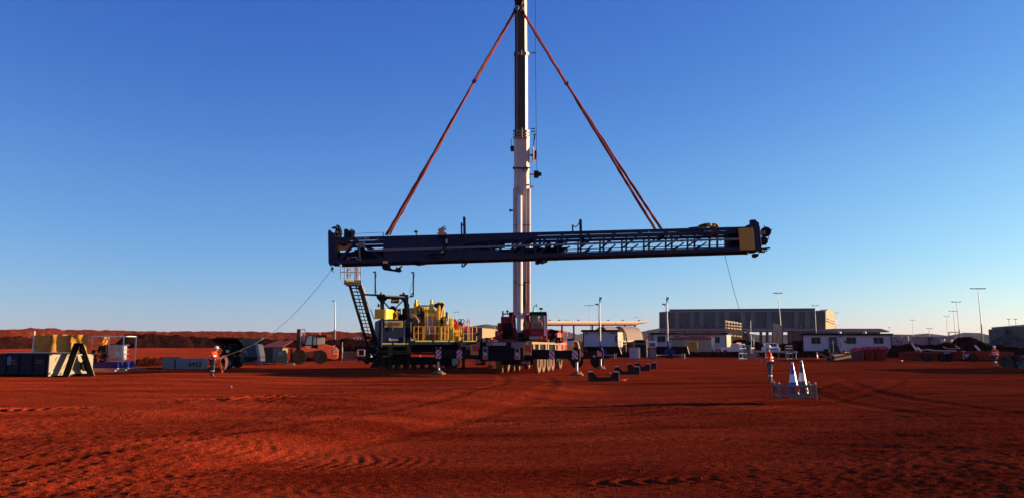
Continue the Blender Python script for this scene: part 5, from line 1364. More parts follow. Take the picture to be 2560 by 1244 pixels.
# ------------------------------------------------------------------ drill mast
ms = thing('drill_mast', 'long navy lattice drilling mast hanging level from the red slings', 'mast', W(1300, 640, YF))
def tl(px): return 591.2 - .02590 * (px - 960)         # top edge of the near frame
def bl(px): return 652.8 - .0313 * (px - 960)          # lower edge of the near frame
def lerp(a, b, t): return a + (b - a) * t
def mp(px, t, Y=YF):                                    # t: 0 top, 1 bottom
    return W(px, lerp(tl(px), bl(px), t), YF) + Vector((0, Y - YF, 0))
DEP = YR - YF
chD = .16
for (Y, nm) in ((YF, 'near'), (YR - .16, 'far')):
    for t, th in ((.045, .20), (.195, .17), (.955, .24)):
        m = MB(); m.bar(mp(838, t, Y + .08), mp(1892, t, Y + .08), .16, th); m.build('chord', NAVY, ms)
    # gusset plates that make the left third solid
    for poly in ([(958, 0), (1345, 0), (1345, .12), (1262, .20), (1186, .33), (1150, .45), (958, .52)], [(958, .52), (1135, .50), (1282, .80), (1360, .93), (1360, 1.0), (958, 1.0)]):
        m = MB(); P = [mp(a, b, Y + .02) for a, b in poly]; Q = [p + Vector((0, .11, 0)) for p in P]; n = len(P)
        m.add(P + Q, [list(range(n)), list(range(2 * n - 1, n - 1, -1))] + [(i, n + i, n + (i + 1) % n, (i + 1) % n) for i in range(n)])
        m.build('gusset_plate', NAVY, ms)
    # verticals and diagonals
    vs_ = list(range(1224, 1835, 57))
    m = MB()
    for px in vs_:
        m.bar(mp(px, .2, Y + .08), mp(px, .95, Y + .08), .11, .11)
    for px in vs_[:-1]:
        m.bar(mp(px + 2, .58, Y + .08), mp(px + 30, .22, Y + .08), .10, .10)
        m.bar(mp(px + 2, .94, Y + .08), mp(px + 30, .60, Y + .08), .09, .09)
    for px in (1308, 1338): m.bar(mp(px, .2, Y + .08), mp(px, .95, Y + .08), .16, .12)
    m.build('lacing', NAVY, ms)
    m = MB()
    for t in (.74, .84): m.bar(mp(1400, t, Y + .1), mp(1828, t, Y + .1), .04, .05)
    m.build('side_rail', NAVYD, ms)
m = MB(); m.bar(mp(920, .55, YF - .10), mp(1846, .52, YF - .10), .10, .12); m.build('silver_rail', M('dull_alloy', (.12, .12, .15), .5, .2, .12, 1.5, .1), ms)
m = MB()
for px in range(935, 1840, 24): 
    q = mp(px, .545, YF - .16); m.box(q.x - .03, q.x + .03, q.y - .02, q.y + .0, q.z - .1, q.z + .1)
m.build('rail_clamp', GREY, ms)
m = MB(); 
a = mp(838, 1.0); b = mp(1892, 1.0)
for k in range(16):
    p = mp(880 + k * 66, .985, YF + .16); m.box(p.x - .06, p.x + .06, YF + .16, YR - .16, p.z - .08, p.z + .06)
    p = mp(880 + k * 66, .03, YF + .16); m.box(p.x - .06, p.x + .06, YF + .16, YR - .16, p.z - .08, p.z + .06)
m.build('cross_member', NAVYD, ms)
# inner floor sheet and inner rotary gear that block the view in the middle
m = MB()
P = [mp(842, .975, YF + .17), mp(1895, .975, YF + .17), mp(1895, .975, YR - .17), mp(842, .975, YR - .17)]
m.add(P + [p + Vector((0, 0, .03)) for p in P], [(3, 2, 1, 0), (4, 5, 6, 7), (0, 1, 5, 4), (1, 2, 6, 5), (2, 3, 7, 6), (3, 0, 4, 7)]); m.build('underside_sheet', NAVYD, ms)
m = MB()
def mpoly(mb, pts, Y, d): 
    P = [mp(a, b, Y) for a, b in pts]; n = len(P); Q = [p + Vector((0, d, 0)) for p in P]
    mb.add(P + Q, [list(range(n)), list(range(2 * n - 1, n - 1, -1))] + [(i, n + i, n + (i + 1) % n, (i + 1) % n) for i in range(n)])
mpoly(m, [(1142, .60), (1150, .48), (1240, .30), (1262, .30), (1262, .50), (1180, .62)], YF + .8, .5)
mpoly(m, [(1180, .62), (1300, .58), (1420, .58), (1410, .75), (1395, .90), (1330, .96), (1270, .93), (1180, .72)], YF + .7, .6)
mpoly(m, [(1300, .52), (1312, .38), (1330, .25), (1340, .3), (1320, .45), (1312, .55)], YF + .6, .3)
m.clutter(mp(1230, .5).x, mp(1410, .5).x, YF + .4, YF + 1.2, mp(1300, .9).z, mp(1300, .45).z, 40, .35, 6)
m.build('rotary_carriage', NAVYD, ms)
m = MB()
for px, t in ((1372, .50), (1398, .50)): q = mp(px, t, YF + .5); m.lathe([(.2, -.05), (.2, .05)], q, 14, 'y')
m.build('sheave', BLACK, ms)
m = MB()
for t, a_, b_ in ((.36, 1340, 1815), (.46, 1340, 1815), (.30, 1000, 1250)): m.tube(mp(a_, t, YF + .7), mp(b_, t + .01, YF + .7), .012, 5)
m.build('wire_rope', STEELY, ms)
# left end: headboard plate, braces, wrench plate, equipment
m = MB(); m.pprism([(820, 581), (821, 574.5), (824, 574), (831, 581), (838, 582), (838, 655), (832, 660), (825, 664), (821, 656)], YF - .03, .18); m.pprism([(822, 592), (836, 592), (836, 655), (825, 660)], YR - .18, .18); m.build('end_plate', NAVY, ms)
m = MB(); m.pbox(822.5, 836, 590, 658, YF + .15, DEP - .33); m.build('end_box', NAVYD, ms)
m = MB(); m.bar(mp(840, .98, YF + .1), mp(893, .15, YF + .1), .14, .16); m.bar(mp(893, .15, YF + .1), mp(962, .95, YF + .1), .14, .16); m.bar(mp(840, .98, YR - .1), mp(893, .15, YR - .1), .14, .16); m.bar(mp(893, .15, YR - .1), mp(962, .95, YR - .1), .14, .16); m.build('brace', NAVY, ms)
m = MB(); m.bar(mp(900, .34, YF + .5), mp(958, .34, YF + .5), .1, .14); m.bar(mp(840, .72, YF + .5), mp(958, .72, YF + .5), .5, .5); m.build('inner_beam', NAVYD, ms)
m = MB(); m.clutter(mp(884, .5).x, mp(925, .5).x, YF + .2, YF + 1.6, mp(900, .8).z, mp(900, .35).z, 46, .34, 9); m.clutter(mp(925, .5).x, mp(958, .5).x, YF + .9, YF + 1.5, mp(900, .95).z, mp(900, .6).z, 16, .4, 19); m.build('breakout_gear', NAVYD, ms)
m = MB(); m.pbox(845, 876, 600, 625.5, YF + .35, .06); q = m.build('wrench_plate', OCHRE, ms)
m = MB(); m.pprism([(844, 607), (850, 606), (857, 603.5), (863, 604), (867, 607.5), (867, 612), (863, 615), (857, 615), (851, 612), (844, 611)], YF + .33, .015); m.build('wrench_slot', NAVYD, q)
m = MB(); 
for k in range(7): c = W(877.5, 600 + k * 4.2, YF + .3); m.ball(c, .045, 6)
m.build('bolt', CONEM, q)
m = MB(); m.pbox(894.5, 910.5, 605, 618, YF - .35, .3); m.build('junction_box', GREY, ms, bevel=.02)
m = MB(); m.tube(W(898, 618, YF - .2), W(899, 643, YF - .2), .05, 6); m.clutter(W(893, 650, YF).x, W(904, 650, YF).x, YF - .3, YF - .1, W(0, 652, YF).z, W(0, 642, YF).z, 10, .14, 4); m.build('valve', GREY, ms)
m = MB(); m.pbox(866, 875, 641, 647.5, YF - .05, .05); m.build('red_tag', M('dull_red_tag', (.22, .03, .04), .6), ms)
m = MB(); m.tube(W(878, 642.3, YF), W(893, 642.3, YF), .03, 6); m.build('rod', SILVER, ms)
m = MB(); q = W(944, 599, YF - .02); m.lathe([(.055, -.01), (.075, -.015), (.075, .01), (.055, .01)], q, 16, 'y'); m.build('lifting_eye', GREY, ms)
text('RLK 9863', .2, W(907, 594.7, YF - .02) , M('pale_letter', (.35, .35, .42), .6), ms, 'lettering', depth=.003)
# devices standing on the left end
m = MB(); m.pprism([(838, 596), (836, 588), (838.5, 572), (841, 565), (840, 562), (846, 562), (849, 568), (851, 578), (850, 588), (847, 596)], YF + .3, .5); m.pprism([(828, 569), (838, 565), (840, 570), (830, 571.5)], YF + .4, .2); m.build('lamp_bracket', BLACK, ms)
m = MB(); m.clutter(W(839, 0 + 590, YF).x, W(849, 590, YF).x, YF + .2, YF + .3, W(0, 594, YF).z, W(0, 566, YF).z, 14, .12, 22); m.build('small_fitting', TANC, ms)
m = MB(); m.pprism([(857, 594), (860, 590), (860, 573), (864, 572), (869, 572.5), (870, 578), (874, 580), (878, 584), (879, 594)], YF + .3, .6); m.build('valve_bank', BLACK, ms)
m = MB()
for k in range(5): c = W(872 + k * 1.8, 592, YF + .2 + .1 * k); m.path([c, c + Vector((0, 0, .3)), c + Vector((.08, 0, .42 + .05 * (k % 3))), c + Vector((.2, 0, .36)), c + Vector((.17, 0, .1)), c + Vector((.12, 0, -.1))], .025, 6)
m.build('hose', BLACK, ms, smooth='auto')
m = MB(); m.tube(W(852, 585.8, YF), W(958, 580.6, YF), .012, 5); m.tube(W(958, 580.6, YF), W(958, 590, YF), .03, 6); m.build('whip_line', BLACK, ms)
# uprights along the top
def upright(px, pt, pb, w=.14, name='upright_post'):
    m = MB(); m.bar(W(px, pt, YF - .1), W(px + (pb - pt) * .03, pb, YF - .1), w, w); m.build(name, NAVY, ms)
upright(1160.5, 542.5, 608, .16); upright(1153.5, 556.5, 588, .1); upright(1451, 548.5, 608, .16); upright(1431.5, 562, 578, .09)
m = MB()
def chain(a, b, sag): return [Vector(a).lerp(Vector(b), i / 8) - Vector((0, 0, sag * math.sin(math.pi * i / 8))) for i in range(9)]
m.path(chain(W(1160, 553, YF - .1), W(1155, 562, YF - .1), .12), .03, 5); m.path(chain(W(1450, 552, YF - .1), W(1432, 563, YF - .1), .22), .03, 5); m.build('chain', BLACK, ms)
m = MB(); c = W(1040, 579, YF); m.lathe([(.1, -.06), (.12, 0), (.1, .06)], c, 12); m.tube(c, W(1041.5, 589, YF), .035, 6); m.build('beacon', BLACK, ms)
m = MB(); m.path([W(1042, 589, YF - .03), W(1043, 603, YF - .03), W(1046, 618, YF - .03)], .018, 5); m.build('cable', BLACK, ms)
# hose cluster at 1105
m = MB(); m.clutter(W(1096, 590, YF).x, W(1111, 590, YF).x, YF - .25, YF - .02, W(0, 592, YF).z, W(0, 573, YF).z, 34, .17, 31); m.build('valve_cluster', BLACK, ms)
m = MB(); m.clutter(W(1099, 590, YF).x, W(1107, 590, YF).x, YF - .3, YF - .22, W(0, 586, YF).z, W(0, 574, YF).z, 26, .22, 33); m.build('brass_fitting', M('brass', (.45, .2, .08), .45, .3, .1), ms)
m = MB()
for k in range(3): c = W(1102 + k * 3, 576, YF - .15); m.path([c, c + Vector((0, 0, .12 + .08 * k)), c + Vector((.12, 0, .16 + .05 * k)), c + Vector((.2, 0, .02))], .022, 6)
m.path([W(p, q, YF - .12) for p, q in ((1108, 582), (1114, 583), (1117, 592), (1118, 606), (1114, 620), (1110, 632), (1100, 643), (1090, 647), (1082, 641), (1074, 637), (1065, 638))], .045, 8)
m.path([W(p, q, YF - .16) for p, q in ((1107, 590), (1110, 600), (1110, 615), (1107, 626), (1098, 632), (1085, 636), (1072, 635), (1063, 641))], .04, 8)
m.build('hydraulic_hose', BLACK, ms, smooth='auto')
m = MB(); c = W(1116.5, 603, YF - .2); m.box(c.x - .05, c.x + .05, c.y - .04, c.y + .04, c.z - .12, c.z + .12); c = W(1106, 629, YF - .2); m.bar(c - Vector((.08, 0, .06)), c + Vector((.08, 0, .06)), .07); m.build('hose_clamp', SILVER, ms)
# right end
m = MB(); m.pprism([(1846, 570), (1884, 569.3), (1888, 624), (1850.5, 624.5)], YF - .12, .05); q = m.build('crown_panel', M('brown_panel', (.42, .20, .025), .6, 0, .06, 2, .08), ms)
m = MB(); m.pprism([(1884, 560), (1890, 552), (1897, 556), (1899, 568), (1903, 626), (1890, 626)], YF - .04, .3); m.pprism([(1884, 568), (1896, 560), (1900, 568), (1904, 626), (1890, 626)], YR - .3, .3); m.build('crown_frame', NAVY, ms)
m = MB(); m.pprism([(1886, 572), (1897, 572), (1901, 626), (1891, 626)], YF + .27, DEP - .58); m.build('crown_box', NAVYD, ms)
m = MB(); m.pbox(1822, 1848, 574, 626, YF + .5, 1.0); m.build('crown_housing', NAVYD, ms)
m = MB(); m.bar(W(1865, 567.5, YF + .1), W(1888, 559, YF + .1), .14, .16); m.pbox(1878.5, 1890, 548.8, 559, YF + .05, .4); m.build('crown_bracket', NAVY, ms)
for px, py, r in ((1914.5, 579.5, .31), (1908, 602, .27)):
    m = MB(); c = W(px, py, YF + .6); m.lathe([(r * .3, -.14), (r, -.12), (r * .9, 0), (r, .12), (r * .3, .14)], c, 26, 'y'); s_ = m.build('crown_sheave', BLACK, ms, smooth='auto')
    m = MB()
    for k in range(4): t = R(20 + 90 * k); m.bar(c + Vector((math.cos(t) * r, -.13, math.sin(t) * r)), c + Vector((math.cos(t) * (r + .09), -.13, math.sin(t) * (r + .09))), .05)
    m.build('rope_keeper', BLACK, s_)
m = MB(); m.pbox(1901.5, 1911, 577, 585.5, YF + .1, .4); m.build('sheave_bracket', GREY, ms)
m = MB(); m.bar(W(1911.6, 576.7, YF + .08), W(1912, 585.6, YF + .08), .03, .05); m.bar(W(1899.5, 572, YF + .05), W(1904, 617, YF + .05), .03, .04); m.build('edge_strip', CREAM, ms)
m = MB(); m.tube(W(1920.5, 592, YF + .6), W(1915.5, 603, YF + .6), .012, 5); m.build('wire_rope', BLACK, ms)
m = MB(); m.pprism([(1885, 633), (1897, 633), (1896.5, 639), (1892, 642), (1886, 640)], YF + .1, .5); m.clutter(W(1901, 620, YF).x, W(1922, 620, YF).x, YF + .2, YF + .6, W(0, 627, YF).z, W(0, 619.5, YF).z, 22, .18, 41); m.bar(W(1900, 622, YF + .3), W(1925, 619.8, YF + .3), .1); m.build('crown_fitting', BLACK, ms)
m = MB(); c = W(1907, 625.7, YF); m.ball(c, .05, 8); m.build('lamp', WHITE, ms)
# pipes and yellow wrapped bundle on the right third
WRAP = M('yellow_wrap', (.45, .21, .03), .7, 0, .3, 5, .1, .02)
m = MB(); rd = random.Random(3)
for k in range(16):
    px = 1752 + k * 2.6; c = W(px, 566 - 3.2 * math.sin(k / 15 * math.pi) + rd.uniform(-1, 1), YF + .5 + rd.uniform(-.1, .5)); m.ball(c, .13 + .05 * rd.random(), 7, (1.2, 1.2, .8))
m.build('wrapped_bundle', WRAP, ms, smooth=True)
m = MB(); m.path([W(p, q, YF + .4) for p, q in ((1722, 570), (1745, 568), (1757, 562), (1780, 560.5), (1788, 560), (1795, 566), (1796, 571))], .05, 6); m.build('hose', BLACK, ms, smooth='auto')
m = MB(); m.tube(W(1691, 580, YF + .3), W(1760, 578, YF + .3), .10, 10); m.build('orange_tube', M('dull_orange', (.32, .10, .03), .6, 0, .15, 3, .1), ms, smooth='auto')
m = MB()
for k in range(18):
    px = 1744 + k * 3.0; c = W(px, 581 + 3.0 * math.sin(k / 17 * math.pi) + rd.uniform(-1.5, 1.5), YF + .3 + rd.uniform(-.1, .3)); m.ball(c, .11 + .07 * rd.random(), 7, (1.3, 1.2, .9))
m.build('wrapped_joint', M('rusty_wrap', (.26, .09, .03), .7, 0, .3, 5, .1, .02), ms, smooth=True)
for px, t in ((1622, .10), (1670, .32)):
    m = MB(); c = mp(px, t, YF - .04); m.ball(c, .04 if px < 1650 else .1, 8); m.build('lamp', SILVER if px > 1650 else WHITE, ms)
m = MB(); m.pprism([(1640, 603), (1652, 590), (1656, 586), (1662, 587), (1660, 593), (1652, 600)], YF + .3, .6); m.build('latch', NAVYD, ms)
m = MB()
for px in (1350, 1405, 1460): c = mp(px, .45, YF + .5); m.box(c.x - .06, c.x + .06, YF + .4, YF + .6, c.z - .1, c.z + .35)
m.build('guide_block', NAVYD, ms)
# underneath
m = MB(); m.pprism([(952, 654), (975, 655), (972, 672), (956, 671)], YF - .03, .5); m.pprism([(956, 667), (972, 666), (982, 672), (1000, 671.5), (1004, 675), (996, 679), (980, 676), (958, 673)], YF + .1, .35); m.build('pivot_bracket', NAVYD, ms)
m = MB(); m.clutter(W(988, 670, YF).x, W(1003, 670, YF).x, YF, YF + .4, W(0, 676, YF).z, W(0, 668, YF).z, 14, .15, 51); m.bar(W(994, 671, YF + .2), W(1006, 664, YF + .2), .07); m.build('linkage', BLACK, ms)
m = MB(); m.pbox(957, 969, 651.5, 657.5, YF - .12, .08); m.build('yellow_lamp', YELLOW, ms)
m = MB(); m.pprism([(975, 656), (1030, 655), (1042, 661), (1054, 658), (1054, 654), (1000, 653)], YF + .3, .8); m.pprism([(1032, 651), (1052, 650), (1043, 657), (1040, 657)], YF - .05, .1); m.build('hinge_lug', NAVYD, ms)
m = MB(); m.path([W(p, q, YF + .5) for p, q in ((1035, 661), (1055, 662), (1075, 658), (1110, 656.5), (1140, 657.5), (1180, 656), (1220, 654))], .025, 5); m.path([W(p, q, YF + .4) for p, q in ((1372, 647), (1390, 650.5), (1389, 648), (1360, 649))], .03, 5); m.build('hanging_cable', BLACK, ms, smooth='auto')
m = MB(); m.path([W(p, q, YF + .6) for p, q in ((1155.5, 655), (1155.5, 667), (1159, 665.5), (1167, 657), (1167, 652))], .055, 6); m.bar(W(1161, 664, YF + .6), W(1161, 653, YF + .6), .06); m.build('step_bracket', BLACK, ms)
m = MB(); m.clutter(W(1340, 650, YF).x, W(1368, 650, YF).x, YF + .4, YF + 1.0, W(0, 654, YF).z, W(0, 648.5, YF).z, 26, .22, 61); m.build('lower_valve', BLACK, ms)
m = MB(); m.path([W(p, q, YF + .5) for p, q in ((1853, 633), (1860, 635.4), (1868, 635.2), (1873, 632))], .025, 5); m.build('small_cable', BLACK, ms)
# tag lines
def rope_line(name, label, pts, r, mat=ROPE, group='tag lines guiding the mast'):
    o = thing(name, label, 'rope', pts[0], 0, group); m = MB(); m.path(pts, r, 6); m.build('strand', mat, o, smooth='auto'); return o
# ------------------------------------------------------------------ drill rig
YD = 59.0
rg = thing('drill_rig', 'crawler drill rig with navy cabin block, yellow machinery deck and a tall ladder tower', 'drill rig', (W(1060, 866, YD).x, YD + 2, 0))
def gx(px, Y=YD): return W(px, 866, Y).x
def gz(py, Y=YD): return W(1060, py, Y).z
# crawler tracks
for yy, nm in ((YD - .6, 0), (YD + 3.6, 1)):
    x0, x1 = gx(946), gx(1152)
    pts = []
    r = .62
    for k in range(9): t = math.pi / 2 + math.pi * k / 8; pts.append((x0 + r + math.cos(t) * r, r + math.sin(t) * r))
    for k in range(9): t = -math.pi / 2 + math.pi * k / 8; pts.append((x1 - r + math.cos(t) * r, r + math.sin(t) * r))
    m = MB(); n = len(pts)
    inner = [(x0 + r + (p[0] - x0 - r) * .86, r + (p[1] - r) * .86) if p[0] < x0 + r + .01 else (x1 - r + (p[0] - x1 + r) * .86, r + (p[1] - r) * .86) for p in pts]
    vs = [(p[0], yy, p[1]) for p in pts] + [(p[0], yy + .75, p[1]) for p in pts] + [(p[0], yy, p[1]) for p in inner] + [(p[0], yy + .75, p[1]) for p in inner]
    fs = []
    for i in range(n):
        j = (i + 1) % n; fs += [(i, n + i, n + j, j), (2 * n + i, 2 * n + j, 3 * n + j, 3 * n + i), (i, j, 2 * n + j, 2 * n + i), (n + i, 3 * n + i, 3 * n + j, n + j)]
    m.add(vs, fs)
    L = x1 - x0 - 2 * r
    for k in range(26):
        x = x0 + r + L * k / 25
        for z in (.03, 2 * r - .03): m.box(x - .06, x + .06, yy - .02, yy + .77, z - .035, z + .035)
    tr = m.build('crawler_track', STEELY, rg)
    m = MB()
    for k in range(8): m.lathe([(.15, 0), (.18, .02), (.18, .5), (.15, .52)], (x0 + r + .3 + (L - .6) * k / 7, yy + .1, .2), 14, 'y')
    for xx in (x0 + r, x1 - r): m.lathe([(.2, 0), (.48, .02), (.48, .5), (.2, .52)], (xx, yy + .1, r), 20, 'y')
    m.build('roller', STEELY, tr, smooth='auto')
    m = MB(); m.box(x0 + r, x1 - r, yy + .08, yy + .65, .35, .9); m.build('track_frame', BLACK, tr)
    if nm == 0:
        m = MB(); m.pprism([(1130, 896), (1147, 896), (1147, 905), (1144, 911), (1132, 914), (1130, 908)], yy - .05, .1); m.build('sprocket_guard', CREAM, tr)
m = MB(); m.box(gx(952), gx(1148), YD - .4, YD + 4.2, 1.3, 1.95); m.build('main_frame', NAVYD, rg)
m = MB(); m.box(gx(948), gx(1030), YD + .3, YD + 3.9, .7, 1.3); m.build('undercarriage', BLACK, rg)
for px, Y in ((973, YD - 1.0), (1017, YD - 1.0), (1160, YD - .6), (1160, YD + 4.0), (973, YD + 4.0)):
    m = MB(); x = gx(px, Y); z0 = .12
    m.box(x - .17, x + .17, Y - .17, Y + .17, .75, 2.3); j = m.build('levelling_jack', BLACK, rg)
    m = MB(); m.tube((x, Y, .1), (x, Y, .8), .12, 12); m.lathe([(.4, 0), (.4, .08), (.15, .14)], (x, Y, 0), 14); m.build('jack_foot', STEELY, j, smooth='auto')
# machinery deck and cabin block
zD = gz(850)
m = MB(); m.box(gx(1028), gx(1192), YD - .9, YD + 4.6, zD - .32, zD); dk = m.build('deck', NAVY, rg)
m = MB()
for a, b in ((1038, 1080), (1085, 1120), (1124, 1150), (1155, 1191.5)): m.box(gx(a), gx(b), YD - .93, YD - .903, zD - .10, zD - .01)
m.build('edge_strip', LIME, dk)
m = MB(); m.pprism([(1150, 863.5), (1153, 866), (1160, 866), (1190, 861), (1191.5, 858), (1191.5, 853.5), (1150, 853.5)], YD - .86, 1.6); m.build('fuel_tank', M('dirty_white', (.42, .36, .30), .5, 0, .15, 2, .2), rg, smooth='auto')
m = MB(); m.clutter(gx(1150), gx(1192), YD - .9, YD, gz(871), gz(864), 20, .18, 3); m.build('tank_fitting', SILVER, rg)
m = MB(); m.box(gx(949.5), gx(1012), YD - 1.2, YD + 3.8, gz(866, YD), gz(800)); cbk = m.build('cabin_block', NAVY, rg, bevel=.04)
m = MB(); m.box(gx(1012.3), gx(1028), YD - .7, YD + 3.8, gz(866), gz(798)); m.build('side_housing', NAVYD, rg)
Yc = YD - 1.21
m = MB(); m.pbox(950, 974, 856.6, 859.6, Yc - .01, .012); m.pbox(979, 1009.5, 856.6, 859.6, Yc - .01, .012); m.pbox(1012, 1015, 856.6, 859.6, Yc - .01, .012); m.build('hi_vis_stripe', M('pale_yellow_tape', (.62, .55, .12), .5, 0, .08), cbk)
m = MB(); m.pbox(956.5, 1001.5, 802, 817, Yc - .015, .014); m.mat(1).pbox(957.8, 1000.2, 803.4, 815.6, Yc - .020, .005); sg = m.build('name_board', [M('board_yellow', (.62, .50, .08), .5, 0, .08), M('board_yellow2', (.50, .36, .10), .5, 0, .08)], cbk)
LET = M('dark_red_letter', (.20, .02, .01), .6)
text('3A', .36, W(962.5, 810, Yc - .05), LET, sg, 'lettering', bold=.008, stretch=.8); text('0000', .42, W(986, 810, Yc - .05), LET, sg, 'lettering', bold=.012, stretch=.9)
m = MB(); c = W(969.5, 847.5, Yc - .02); m.lathe([(.10, -.005), (.10, .005)], c, 16, 'y'); m.build('emblem', M('emblem_grey', (.42, .42, .48), .5), cbk)
text('pitresc', .20, W(981.5, 848, Yc - .02), M('emblem_grey', (.42, .42, .48)), cbk, 'lettering', bold=.006)
m = MB(); m.pbox(1003, 1006.5, 841, 855.5, Yc - .08, .07); m.build('grab_handle', GREY, cbk)
m = MB(); m.bar(W(949.5, 866, Yc), W(951, 803, Yc), .07, .07); m.bar(W(976.5, 803, Yc - .06), W(976.5, 826, Yc - .06), .07, .04); m.build('corner_trim', GREY, cbk)
# gantry over the cab block
Yg = YD - .3
m = MB(); m.bar(W(959, 800, Yg), W(958, 752, Yg), .28, .26); m.bar(W(1022, 800, Yg), W(1015, 747, Yg), .30, .30); m.pprism([(1014, 750), (1021, 750), (1026, 800), (1020, 800)], Yg - .2, .1); m.build('gantry_post', BLACK, rg)
m = MB(); m.bar(W(912, 737.5, Yg), W(958, 739, Yg), .12, .14); m.bar(W(948, 741.5, Yg), W(1022, 744, Yg), .36, .22); m.pprism([(945, 744), (953, 754), (965, 754), (972, 747), (1004, 747), (1013, 754), (1022, 754), (1024, 742), (945, 741)], Yg, .3)
m.pbox(951, 964, 735.5, 741, Yg - .1, .5); m.pbox(1001, 1016, 735, 741, Yg - .1, .5); m.bar(W(953, 736, Yg), W(957, 731, Yg), .1); m.bar(W(1009, 737, Yg), W(1012, 731, Yg), .14); m.pbox(1016, 1022, 736, 745, Yg - .1, .3); m.build('gantry_beam', BLACK, rg)
m = MB(); m.bar(W(965, 739.8, Yg - .25), W(1011, 741.5, Yg - .25), .08, .08); m.build('gantry_cylinder', SILVER, rg)
m = MB(); m.bar(W(961, 753, Yg + .05), W(1000, 796, Yg + .05), .10, .10); m.bar(W(1010, 752, Yg + .15), W(985, 776, Yg + .15), .09, .09); m.build('gantry_brace', BLACK, rg)
m = MB(); m.pprism([(978.5, 757), (980, 746), (999, 746), (999, 755.5), (997, 757.5)], Yg - .2, .4); fl = m.build('flood_light_box', BLACK, rg, bevel=.02)
m = MB(); c = W(989, 751, Yg - .24); m.tube(c - Vector((.16, 0, 0)), c + Vector((.16, 0, 0)), .03, 6); m.ball(c - Vector((.2, 0, .05)), .06, 6); m.ball(c + Vector((.2, 0, 0)), .04, 6); m.build('lamp', TANC, fl)
for pts in (((941.5, 738), (941.3, 684)), ((1025, 741), (1035, 740), (1035.2, 683))):
    m = MB(); P = [W(a, b, Yg) for a, b in pts]
    for a, b in zip(P, P[1:]): m.tube(a, b, .055, 8)
    am = m.build('aerial_mast', BLACK, rg, smooth='auto')
    e = P[-1]; m = MB(); m.lathe([(.10, 0), (.13, .03), (.12, .08), (.05, .11)], e + Vector((-.05, 0, .02)), 14); m.build('aerial_dome', BLACK, am, smooth='auto')
    m = MB(); m.path([e + Vector((.02, -.05, 0)), e + Vector((.11, -.05, -.12)), e + Vector((.07, -.05, -.3)), e + Vector((.02, -.05, -.42)), P[0] + Vector((.03, -.05, .4)), P[0] + Vector((.16, -.05, .02))], .014, 5); m.build('aerial_cable', BLACK, am)
m = MB(); m.bar(W(1027.5, 740, Yg), W(1034.5, 731, Yg), .07); m.build('aerial_brace', BLACK, rg)
m = MB(); 
for py in (762, 766): m.ball(W(948.5, py, Yg - .1), .08, 8)
m.bar(W(948.5, 764, Yg), W(955, 764, Yg), .05); m.build('side_lamp', BLACK, rg)
# curved yellow hood sheet: quarter-round so its right side meets the sun
m = MB(); Yh = YD - 1.0; N = 18; z0, z1 = gz(797.2, Yh), gz(773, Yh)
xa, xb = gx(932.5, Yh), gx(990.5, Yh); top = []; bot = []
for i in range(N + 1):
    t = i / N; x = xa + (xb - xa) * t
    y = Yh - .28 * math.sin(min(1, t * 2.2) * math.pi / 2) if t < .45 else Yh - .28 + 1.5 * ((t - .45) / .55) ** 1.5
    zt_ = z1 if t < .78 else z1 - (t - .78) / .22 * (z1 - z0) * .24
    bot.append((x, y, z0 + .02 * t)); top.append((x, y, zt_))
V = bot + top; K = N + 1
V2 = [(x, y + .03, z) for x, y, z in V]
F = [(i, i + 1, K + i + 1, K + i) for i in range(N)] + [(2 * K + i, 3 * K + i, 3 * K + i + 1, 2 * K + i + 1) for i in range(N)] + [(K + i, K + i + 1, 3 * K + i + 1, 3 * K + i) for i in range(N)] + [(i, 2 * K + i, 2 * K + i + 1, i + 1) for i in range(N)]
F += [(0, K, 3 * K, 2 * K), (N, 2 * K + N, 3 * K + N, K + N)]
m.add(V + V2, F); m.build('yellow_hood', M('hood_yellow', (.85, .42, .008), .4, 0, .04, 1.5, .03), rg, smooth='auto')
m = MB(); m.bar(W(976, 797, Yh + .3), W(976, 803, Yh + .3), .05); m.bar(W(953, 800, Yh + .5), W(960, 797, Yh + .4), .06); m.pbox(990.5, 995, 780, 800, YD - .6, .3); m.pbox(976, 990, 797.4, 802, YD - .5, .3); m.build('hood_support', OCHRE, rg)
# dark engine / compressor group with exhausts
m = MB(); m.pbox(985, 1003, 769, 800, YD + .9, 1.2); m.pbox(992, 1001, 764.5, 770, YD + 1.2, .9); m.pbox(1022, 1030, 769.5, 788, YD + 1.1, 1.2); m.clutter(gx(990), gx(1040), YD + .6, YD + 2.4, gz(800), gz(772), 40, .5, 71); m.build('engine', BLACK, rg)
m = MB(); m.tube(W(1027, 776, YD + .9), W(1043, 780, YD + .9), .27, 16); m.ball(W(1027.5, 776, YD + .85), .27, 12, (.5, 1, 1)); m.build('air_cleaner', M('tan_canister', (.5, .33, .22), .5, 0, .1, 2), rg, smooth='auto')
m = MB(); m.clutter(gx(996), gx(1004), YD + .5, YD + .7, gz(784), gz(770), 8, .2, 72); m.build('white_fitting', WHITE, rg)
m = MB()
for a, b in ((1028, 758), (1034.5, 759), (991, 768)): m.tube(W(a, 775, YD + 1), W(a, b, YD + 1), .03, 6)
m.build('whip_aerial', BLACK, rg)
m = MB(); m.path([W(p, q, YD) for p, q in ((1029, 791), (1036, 788), (1044, 792), (1050, 803), (1049, 812))], .10, 8); m.path([W(p, q, YD - .1) for p, q in ((1018, 783), (1028, 786), (1040, 784), (1046, 782))], .07, 8); m.path([W(p, q, YD + .1) for p, q in ((1030, 800), (1038, 796), (1046, 806), (1052, 818))], .08, 8); m.build('air_hose', M('dusty_hose', (.22, .13, .09), .7, 0, .2, 4, .2), rg, smooth='auto')
